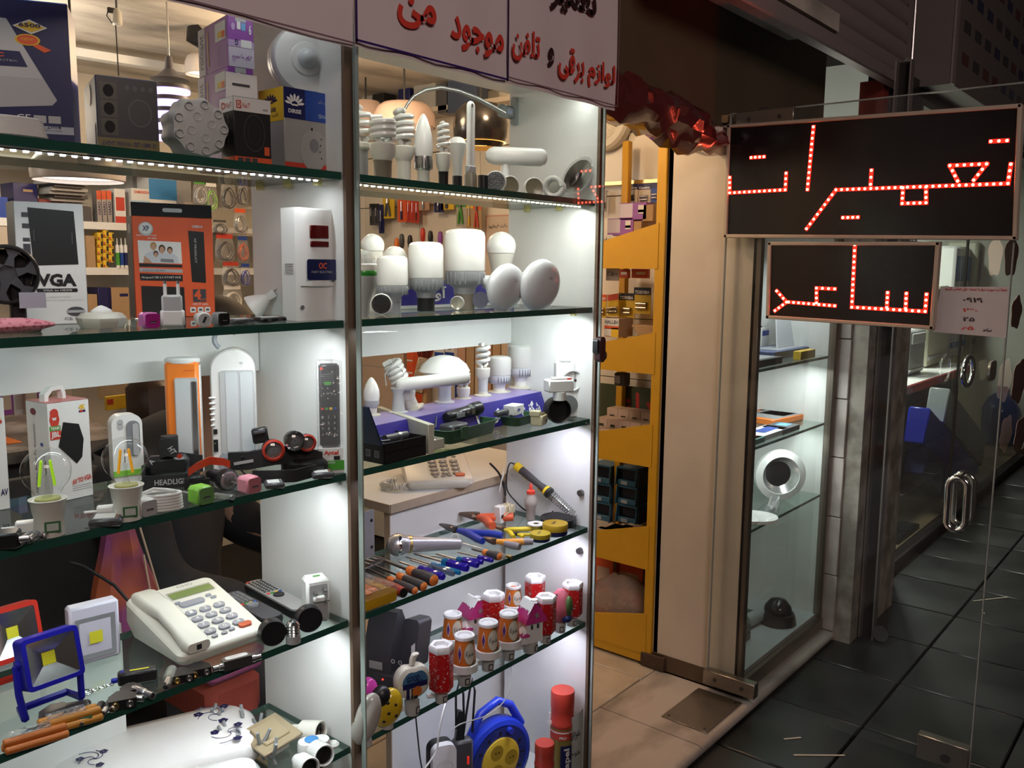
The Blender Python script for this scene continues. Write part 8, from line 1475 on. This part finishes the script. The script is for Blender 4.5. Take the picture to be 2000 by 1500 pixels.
# right display case
RC=thing('right_case','narrow white display case with bronze frame right of the entrance','cabinet',(2.725,0,.04));W_=.755
part(MB().box((.008,.172,.99),(.016,.34,1.90),beige),'side_panel',RC,'beige laminate outer side panel');part(MB().box((.008,.172,.035),(.020,.345,.06),pl('skirting brown',(.10,.065,.04))),'skirting',RC)
part(MB().box((W_/2,.325,1.0),(W_,.016,1.92),melam),'back_panel',RC);part(MB().box((W_-.008,.165,1.0),(.016,.31,1.92),melam),'side_panel',RC);part(MB().box((W_/2,.165,.055),(W_-.02,.32,.03),pl('case floor white',(.62,.62,.66))),'floor_board',RC)
for x in(.012,W_-.012):part(MB().box((x,0,1.0),(.024,.03,1.92),alu,.003),'frame_post',RC)
part(MB().box((W_/2,0,.03),(W_,.04,.05),alu,.004),'frame_sill',RC);part(MB().box((W_/2,0,1.95),(W_,.04,.05),alu,.004),'frame_head',RC);part(MB().box((W_/2,-.004,1.0),(W_-.04,.005,1.88),dirtpane),'glass',RC)
RS=(1.172,.905,.612)
for z,lb in zip(RS,('black flat cartons','orange tool cases','a round floodlight')):
 o=MB().box((2.725+W_/2,.16,z-.006),(W_-.036,.29,.010),shelfglass).add([(2.745,.014,z-.011),(3.46,.014,z-.011),(3.46,.014,z-.001),(2.745,.014,z-.001)],[(0,1,2,3)],edgeg,None,False).build('glass_shelf');tag(o,'glass shelf of the right display case carrying '+lb,'shelf')
def rb(name,label,r,z,d,m,cat='box',deco=(),group=None,rz=0,h=None):
 A_=PX(r[0],max(.025,at(r[0],r[3],z).y),z);A_.x=max(A_.x,2.76);B_=PX(r[2],A_.y,z);t=thing(name,label,cat,A_,rad(rz),group);w=max(.02,B_.x-A_.x);H=h or hgt(A_,r[1]);part(MB().box((w/2,d/2,H/2),(w,d,H),m,.0015),'carton',t)
 b=MB()
 for e in deco:b.rect(*e[:5],(T(0,0,H)@SC(w,d,1))if e[5]else FRONT@SC(w,H,1))
 if b.v:part(b,'printed_label',t)
 return t
rb('flat_box','black flat carton with pale lid print in the right case, upper shelf',(1458,700,1528,724),RS[0],.16,pblack,deco=[(.5,.5,.9,.8,lgrey,1)],h=.026);rb('flat_box','dark blue flat carton behind the small yellow box',(1512,684,1618,704),RS[0],.14,pl('carton slate',(.10,.13,.28)),deco=[(.5,.5,.7,.7,pl('lid pale',(.45,.47,.52)),1)],h=.030);rb('small_box','small yellow box on the upper shelf of the right case',(1564,684,1592,704),RS[0],.03,pyel,h=.032);rb('small_box','blue and white carton at the left of the upper shelf in the right case',(1464,640,1486,690),RS[0],.06,pwhite,deco=[(.5,.8,1,.3,navy,0)],h=.11);rb('small_box','second blue and white carton beside the frosted panel',(1487,645,1500,690),RS[0],.06,pwhite,deco=[(.5,.8,1,.2,pblue,0)],h=.10)
P=PX(1516,.16,RS[0]+.03);single(MB().prism([(0,0),(.30,0),(.30,.20),(.06,.20)],0,.006,pl('panel frosted',(.62,.63,.68)),RX(-12)@FRONT),'frosted_panel','frosted white panel leaning at the back of the right case','panel',P)
for q,(r,rz)in enumerate((((1510,800,1572,832),-8),((1526,796,1590,826),-6),((1548,790,1606,820),-4))):rb('tool_case','orange and grey flat case on the middle shelf of the right case, %s'%('front one','middle one','back one')[q],r,RS[1],.16,orange,'case',[(.5,.45,.84,.8,pl('case grey',(.30,.30,.31)),1)],'orange flat cases',rz,.022)
for r,m,m2,lb in(((1464,846,1540,872),pwhite,pblue,'white carton with blue squares'),((1462,862,1494,884),pl('carton teal',(.05,.22,.20)),red,'teal and red carton'),((1530,826,1562,850),dgrey,pl('carton sky',(.15,.4,.7)),'dark carton with a sky-blue corner')):rb('flat_box',lb+' on the middle shelf of the right case',r,RS[1],.09,m,deco=[(.7,.5,.4,.5,m2,1)],h=.020)
P=PX(1522,.10,RS[2]+.0);k=mpp(P);r=50*k;t=thing('flood_lamp','round white floodlight with a faceted reflector and black cooling fins','lamp',P+Vector((0,0,r)),facing(P)+rad(22));M=RX(90);part(MB().lathe([(r*.98,-.020),(r,-.014),(r,.004),(r*.74,.010),(r*.72,.004)],white,40,M,cap=False),'rim',t);part(MB().lathe([(r*.73,.006),(r*.55,-.02),(r*.25,-.045),(.001,-.05)],two('faceted mirror',(.18,.18,.18),(.85,.85,.85),260,.18,kind='vor',lo=.1,hi=.45,metal=.8),32,M,cap=False),'reflector',t);part(MB().lathe([(r*.72,.007),(.001,.009)],clear,28,M,cap=False),'lens',t)
for q in range(5):part(MB().cyl(r*(.80-.04*q),-.03-.014*q,-.024-.014*q,black,28,M),'fin',t)
for px,py,rq,lb in((1478,968,42,'white round lamp rim lying at the left of the lower shelf'),(1466,992,20,'small white cap lying in front of the round lamp rim')):P=PX(px,.05,RS[2]);k=mpp(P);single(MB().lathe([(rq*k*.7,0),(rq*k,.006),(rq*k*.95,.016),(rq*k*.3,.024)],white,28),'lamp_cover',lb,'lamp part',P)
A_=PX(1505,.03,RS[2]);t=thing('clear_lamp_pack','lamp in a clear cylinder pack lying on the lower shelf of the right case','lamp',A_+Vector((0,0,.022)),rad(18));part(MB().cyl(.021,0,.17,glass('pack cylinder',(.9,.9,.9),boost=2.2,milky=.12),24,RY(90)),'clear_pack',t);part(MB().lathe([(.001,.02),(.014,.04),(.008,.08),(.006,.13)],lgrey,16,RY(90)),'lamp',t)
ZF=.112;P=PX(1518,.09,ZF);k=mpp(P);t=thing('dome_camera','black dome camera on the floor of the right case','camera',P);r=34*k;part(MB().lathe([(r*1.05,0),(r,.022),(r*.92,.04),(r*.82,.042)],black,32),'base',t);part(MB().lathe([(r*.80,.042),(r*.74,.066),(r*.45,.092),(.001,.1)],mat('dome black',(.006,.006,.007),.05,var=0),32,None,cap=False),'dome',t)
P=PX(1456,.16,ZF);single(MB().cyl(.026,0,.16,lgrey,24,RY(90),.002).cyl(.022,.158,.1615,black,20,RY(90)),'tube_lamp','grey cylinder lamp lying at the back of the case floor','lamp',P+Vector((0,0,.026)),rad(-8));rb('camera_box','flat dark device on a white sheet on the case floor',(1452,1210,1496,1240),ZF,.10,dgrey,'device',h=.022);rb('camera_box','small black box at the front left of the case floor',(1446,1235,1466,1262),ZF,.06,black,'device',h=.03)
# tiled pier between the case and the next shop, with shutter rails
pt=two('pier stone',(.22,.19,.16),(.46,.41,.36),9,.7,detail=8);pr_=struct(MB().box((3.78,-.055,1.02),(.56,.14,2.04),pt),'wall_pier');ph=[atx(1640,y,3.5).z for y in(430,545,661,778,893,1010,1125,1235)];gt=two('pier tile',(.46,.40,.37),(.66,.58,.55),6,.35)
for q in range(len(ph)-1):
 h_=ph[q]-ph[q+1]-.004;o=MB().box((3.494,.005-.034,(ph[q]+ph[q+1])/2),(.016,.066,h_),gt,.002).build('tile');o.parent=pr_
t=thing('shutter_guide','pair of steel shutter guide rails beside the tiled pier','rail',(3.60,-.13,0),0)
for y in(-.005,-.058):part(MB().box((0,y,1.15),(.04,.006,2.28),mat('rail zinc',(.40,.36,.34),.4,.7,var=.1)),'flange',t)
part(MB().box((.02,-.03,1.15),(.012,.05,2.28),mat('rail dark',(.035,.03,.03),.6,.4)),'channel',t);part(MB().lathe([(.010,-.004),(.032,-.004),(.032,.004),(.010,.004)],steel,20,T(-.022,-.09,.05)@RY(90)),'lock_eye',t)
# glass door with the LED signs
DX=2.70;t=thing('glass_door','open glass shop door carrying the red LED signs','door',(DX,.10,.0));dg=glass('door glass',(.95,.965,.955),1.5,0,1.1,milky=.008)
part(MB().box((0,-.418,1.03),(.010,.836,1.94),dg),'glass',t);part(MB().box((0,-.837,1.03),(.011,.003,1.94),mat('door edge',(.34,.36,.34),.2,var=.1)).box((0,.0,1.03),(.011,.003,1.94),mat('door edge',(.34,.36,.34),.2)).box((0,-.418,2.0),(.011,.836,.003),mat('door edge',(.34,.36,.34),.2)),'glass_edge',t)
inox=mat('brushed steel',(.36,.33,.29),.32,.9,var=.12,vs=120)
for z,y,nm in((.095,-.085,'bottom_pivot'),(1.975,-.12,'top_pivot')):
 o=part(MB().box((0,y,z),(.034,.19,.052),inox,.002),nm,t)
 for q in(-.05,.05):part(MB().cyl(.007,.016,.019,dsteel,14,T(0,y+q,z)@RY(-90)),'screw',o)
o=part(MB().box((0,-.765,.10),(.034,.14,.075),inox,.002),'corner_lock',t);part(MB().cyl(.014,.016,.022,dsteel,16,T(0,-.775,.09)@RY(-90)),'key_cylinder',o)
HY=atx(1870,985,DX-.03).y-.10;z0,z1=atx(1868,1035,DX-.03).z,atx(1868,932,DX-.03).z;r_=.028
for sx in(-1,1):part(MB().tube([(sx*.035+0,HY+r_*.9*math.cos(rad(q)),(z1-r_ if q<180 else z0+r_)+r_*math.sin(rad(q)))for q in range(0,360,20)],.0095,chrome,10,None,True),'handle_loop',t)
part(MB().cyl(.006,-.035,.035,chrome,8,T(0,HY,z1)@RY(90)).cyl(.006,-.035,.035,chrome,8,T(0,HY,z0)@RY(90)),'handle_bolt',t)
t=thing('floor_plate','square steel floor-spring cover plate let into the marble threshold','plate',(2.56,.045,.0405));part(MB().box((0,0,.002),(.26,.165,.004),inox,.001),'plate',t)
for x,y in((-.11,-.065),(.11,-.065),(-.11,.065)):part(MB().cyl(.005,.0035,.005,dsteel,10,T(x,y,0)),'screw',t)
part(MB().ring(0.03,.01,.018,.019,dsteel,T(0,0,.004),.0006,4).ring(.03,.01,.026,.027,dsteel,T(0,0,.004),.0006,4),'engraving',t)
ledm=mat('LED red core',(1.0,.20,.12),.4,emit=30,var=0,ecol=(1,.12,.06));ledhalo=mat('LED module lens',(.45,.02,.015),.35,emit=1.1,var=0,ecol=(1,.025,.012));face=mat('sign black acrylic',(.010,.009,.010),.22,var=.1);cst=mat('sign frame cream',(.50,.40,.32),.55,var=.12,vs=12)  # the dull red emission stands in for the halo round the LEDs
def ledsign(label,cs,lines,ox=1400,oy=180,sc_=3.0):
 X_=DX-.032;Q=[atx(px,py,X_)for px,py in cs];O_=Q[3];t=thing('led_sign',label,'LED sign',(X_,O_.y,O_.z));pts=[(O_.y-q.y,q.z-O_.z)for q in Q]
 part(MB().prism(pts,-.022,0,face,LEFT),'panel',t);b=MB();fw=.011
 for i in range(4):x0,y0=pts[i];x1,y1=pts[(i+1)%4];L=math.hypot(x1-x0,y1-y0);part(MB().box((0,0,0),(L+fw,fw,.030),cst,.002,LEFT@T((x0+x1)/2,(y0+y1)/2,-.008)@RZ(math.degrees(math.atan2(y1-y0,x1-x0)))),'frame_strip',t)
 bd_=MB();bg=MB()
 for pl_ in lines:
  w_=[(O_.y-q.y,q.z-O_.z)for q in(atx(ox+x/sc_,oy+y/sc_,X_-.004)for x,y in pl_)]
  for(x0,y0),(x1,y1)in zip(w_,w_[1:]):
   L=math.hypot(x1-x0,y1-y0);n=max(2,int(round(L/.0165))+1);M=LEFT@T((x0+x1)/2,(y0+y1)/2,.001)@RZ(math.degrees(math.atan2(y1-y0,x1-x0)));bg.box((0,0,0),(L+.011,.011,.004),ledhalo,0,M)
   for i in range(n):f_=i/(n-1.);bd_.lathe([(.0040,0),(.0036,.0018),(.0018,.0030),(.0003,.0033)],ledm,8,LEFT@T(x0+(x1-x0)*f_,y0+(y1-y0)*f_,.003))
 part(bg,'led_strip',t);stuff(part(bd_,'led_dot',t));return t  # the bars' glow is added as the red halo between the dots
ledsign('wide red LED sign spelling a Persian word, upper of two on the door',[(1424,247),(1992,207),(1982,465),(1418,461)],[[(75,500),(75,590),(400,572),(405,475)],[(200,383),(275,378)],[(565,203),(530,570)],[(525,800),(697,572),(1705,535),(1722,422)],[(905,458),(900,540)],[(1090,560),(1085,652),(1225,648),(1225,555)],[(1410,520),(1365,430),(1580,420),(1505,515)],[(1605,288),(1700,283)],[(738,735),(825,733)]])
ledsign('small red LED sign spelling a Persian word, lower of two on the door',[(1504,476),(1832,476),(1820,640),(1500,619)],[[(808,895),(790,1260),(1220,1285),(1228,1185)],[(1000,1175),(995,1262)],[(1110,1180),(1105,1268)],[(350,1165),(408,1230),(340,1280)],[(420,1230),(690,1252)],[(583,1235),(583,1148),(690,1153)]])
Q=[atx(px,py,DX-.009)for px,py in((1822,648),(1965,660),(1972,560),(1838,560))];t=thing('phone_notice','white notice with red and black Persian numerals beside the small LED sign','notice',(DX-.009,Q[0].y,Q[0].z));pts=[(Q[0].y-q.y,q.z-Q[0].z)for q in Q];part(MB().prism(pts,-.001,.001,pl('notice white',(.62,.56,.58))),'sheet',t)if 0 else part(MB().prism(pts,-.001,.001,pl('notice white',(.62,.56,.58)),LEFT),'sheet',t);M=T(-.001,0,0)@LEFT;cx=pts[1][0]*.52;b=MB()
for s_,y,w_,h_,m,x in((fa('لطفا در صورت نیاز با شماره ذیل تماس بگیرید'),.123,.155,.012,rp,cx+.004),('۰۹۱۹',.093,.05,.013,bp_,cx),('۱۳۰',.066,.038,.012,rp,cx-.004),('۲۵',.040,.03,.012,bp_,cx-.006),('۶۵',.016,.032,.012,rp,cx-.008),(fa('ساعد'),.013,.022,.010,bp_,cx+.042)):b.text(s_,x,y,w_,h_,m,M,.001,.03)
part(b,'lettering',t)
P=atx(1385,275,2.722);k=mpp(P);t=thing('film_pouch','crumpled clear film with a wire loop taped on the beige side panel','film',P,-PI/2);b=MB();random.seed(6)
b.loft([[(40*k*s_*math.cos(2*PI*j/14)*random.uniform(.8,1.1),z*random.uniform(.6,1.2),26*k*s_*math.sin(2*PI*j/14)*random.uniform(.8,1.1))for j in range(14)]for s_,z in((1,-.002),(.8,-.012),(.4,-.018),(.1,-.014))],cello);part(b,'film',t);part(MB().tube([(44*k*math.cos(2*PI*i/24),-.006,24*k*math.sin(2*PI*i/24))for i in range(24)],.0016,dsteel,6,None,True),'wire_loop',t)
b=MB().box((0,0,0),(.02,.19,.024),kraft).box((-.005,-.04,.002),(.02,.05,.026),clear);single(b,'tape_strip','brown tape strip along the top of the beige side panel','tape',atx(1378,237,2.715))
# raised shutter, next shop
t=thing('rolling_shutter','raised steel rolling shutter above the entrance','shutter',(3.05,-.02,2.29));zs=mat('shutter steel',(.40,.33,.33),.45,.3,var=.08)
for q in range(6):part(MB().lathe([(.030,-1.0),(.030,1.0)],zs,10,T(0,0,.075*q+.06)@SC(1,.45,1.25)@RY(90)),'slat',t)
part(MB().box((0,-.01,0),(2.02,.05,.055),zs,.006),'bottom_bar',t);part(MB().prism(rr(.05,.05,.02,4,1.03,-.0),-.005,.005,steel,FRONT),'lock_tab',t)
part(MB().cyl(.006,-.3,.7,steel,8,T(1.02,-.03,0)),'guide_cable',t)
b=MB().box((0,0,0),(.06,.10,.34),pl('post red',(.30,.045,.035))).box((.10,.0,0),(.02,.08,.34),dgrey);single(b,'red_post','short red post under the end of the shutter','post',(3.92,.05,2.12))
t=thing('sign_box','dim sign box with rows of small product pictures over the next shop','sign',(4.35,-.14,2.33));part(MB().box((1.6,.10,.55),(3.2,.2,1.1),pl('sign box grey',(.22,.19,.18),.5)),'box',t);M=T(0,-.001,0)@FRONT;random.seed(9);b=MB()
for j in range(7):
 for i in range(14):b.rect(.22+.21*i,.14+.14*j,.12,.05,(pl('picture navy',(.04,.05,.12)),pl('picture rust',(.16,.06,.05)),dgrey)[random.randrange(3)],M)
stuff(part(b,'picture',t));part(MB().box((.02,-.002,.55),(.05,.01,1.1),pl('sign edge',(.36,.30,.30))),'edge',t)
ns=thing('next_shopfront','dark framed glass front of the next shop','shopfront',(4.12,.0,0));dk2=mat('dark frame',(.03,.026,.025),.4,.3)
for x,w_ in((0,.20),(.26,.05)):part(MB().box((x,.03,1.15),(w_,.10,2.3),dk2,.004),'post',ns)
XJ=aty(1873,700,.0).x-4.12;part(MB().box((XJ,0,1.1),(.018,.012,2.2),dk2),'joint',ns);part(MB().box((2.0,.02,1.15),(3.5,.008,2.25),dirtpane),'glass',ns);part(MB().box((2.0,.02,.03),(3.6,.05,.06),dk2),'sill',ns);part(MB().box((1.9,.05,2.31),(4.0,.12,.10),dk2),'head',ns)
HH=aty(1880,724,-.02);k=mpp(HH);part(MB().tube([(HH.x-4.12+26*k*math.cos(rad(q))*1.5,-.05,HH.z+28*k*math.sin(rad(q)))for q in range(0,360,20)],.014,chrome,10,None,True),'ring_handle',ns);HH=aty(1940,724,-.02);part(MB().prism(rr(.20,.13,.05,4,HH.x-4.12,HH.z),.005,.02,mat('lock plate',(.42,.34,.28),.25,.8),FRONT),'lock_plate',ns)
for q,(px,py,rp_)in enumerate(((1975,500,40),(1985,610,32),(1990,745,42),(1992,850,36))):
 P=aty(px,py,-.03);k=mpp(P);t=thing('petal_sticker','mauve-brown petal sticker on the far glass, %s of four'%('topmost','second','third','lowest')[q],'sticker',P,0,'petal stickers on the far glass');part(MB().prism([(rp_*k*1.6*(1+.10*math.sin(5*a+q))*math.cos(a),rp_*k*(1+.10*math.sin(5*a+q))*math.sin(a))for a in[2*PI*i/28 for i in range(28)]],0,.002,pl('sticker mauve',(.34,.19,.15)),FRONT),'petal',t)
wn=struct(MB().box((6.3,1.75,1.2),(4.6,.05,2.4),pl('next wall grey',(.42,.43,.38),.7)).box((8.3,.9,1.2),(.05,1.7,2.4),pl('next wall grey',(.42,.43,.38))),'wall_next');struct(MB().box((6.3,.9,2.42),(4.6,1.75,.05),pl('next ceiling',(.4,.4,.4))),'ceiling_next');struct(MB().box((6.3,.92,.03),(4.6,1.75,.08),two('next floor tan',(.22,.17,.10),(.36,.28,.17),4,.5)),'floor_next')
A_=aty(1770,757,.30);t=thing('sales_bench','white bench with a red edge carrying coolers in the next shop','bench',(4.40,.32,.07));zt=A_.z-.07;part(MB().box((1.5,.30,zt-.02),(3.0,.6,.04),white),'top',t);part(MB().box((1.5,-.003,zt-.03),(3.0,.01,.05),pl('bench red',(.42,.05,.05))),'red_edge',t);part(MB().box((1.5,.32,zt/2-.03),(2.9,.5,zt-.08),dgrey),'base',t)
def cooler(label,px0,px1,top,m,m2,y=.45):
 P=PX(px0,y,A_.z);w=PX(px1,y,A_.z).x-P.x;H=hgt(P,top);t=thing('water_cooler',label,'cooler',P,0,'coolers in the next shop');part(MB().box((w/2,.12,H/2),(w,.24,H),m,.02),'body',t);part(MB().box((w/2,-.004,H*.80),(w*.8,.010,H*.22),m2,.003),'panel',t);part(MB().box((w/2,-.004,H*.12),(w*.9,.010,H*.05),m2,.003),'drip_tray',t)
cooler('grey cooler with a lighter top in the next shop',1772,1804,645,lgrey,white);cooler('cream cooler in the middle of the bench',1808,1848,560,pl('cooler cream',(.62,.60,.46)),lgrey,.5);cooler('white cooler with a blue panel behind the notice',1852,1884,480,white,pl('cooler blue',(.05,.2,.5)),.55);cooler('pale tall cooler at the right of the bench',1893,1940,470,pl('cooler pale',(.55,.55,.44)),grey,.5)
for q,(px0,py0,px1,py1,m)in enumerate(((1790,830,1890,935,blue),(1830,790,1905,880,pl('panel grey',(.30,.34,.34))),(1790,890,1860,975,pl('panel navy',(.02,.03,.16))))):
 A2,B2=aty(px0,py0,.18),aty(px1,py1,.18);d_=B2-A2;single(MB().box((d_.length/2,.0,0),(d_.length,.12,.22),m,.008,RY(math.degrees(math.atan2(-d_.z,d_.x)))),'slanted_panel','%s packed panel leaning in front of the bench'%('bright blue','grey glassy','dark navy')[q],'panel',A2,0,'leaning panels in the next shop')
P=aty(1945,905,.25);k=mpp(P);t=thing('water_bottle','large blue water bottle in the next shop','bottle',P);part(MB().lathe([(30*k,0),(32*k,8*k),(32*k,60*k),(30*k,66*k),(32*k,72*k),(32*k,110*k),(22*k,130*k),(9*k,140*k),(9*k,152*k)],glass('bottle blue',(.25,.40,.75),boost=1.5,milky=.3,mcol=(.05,.10,.25)),24),'bottle',t)
crt('red_crate','red box under the leaning panels','box',(1756,945,1792,1003),1,.35,.2,pl('crate red',(.30,.06,.04)));crt('door_mat_block','black block on the tan step of the next shop','block',(1752,1056,1792,1076),1,.06,.1,black)
for q,(px,py,a,l)in enumerate(((1600,1475,-50,.16),(1548,1442,-40,.06),(1935,1170,-35,.20),(1920,1195,20,.05))):single(MB().box((0,0,0),(l,.006,.0016),pl('tape bone',(.55,.48,.38),.7)),'tape_scrap','pale scrap of tape on the dark floor, %s'%('longest near the threshold','short one beside it','long one in the far alley','short one in the far alley')[q],'tape',at(px,py,.0055),rad(a),'tape scraps on the floor')
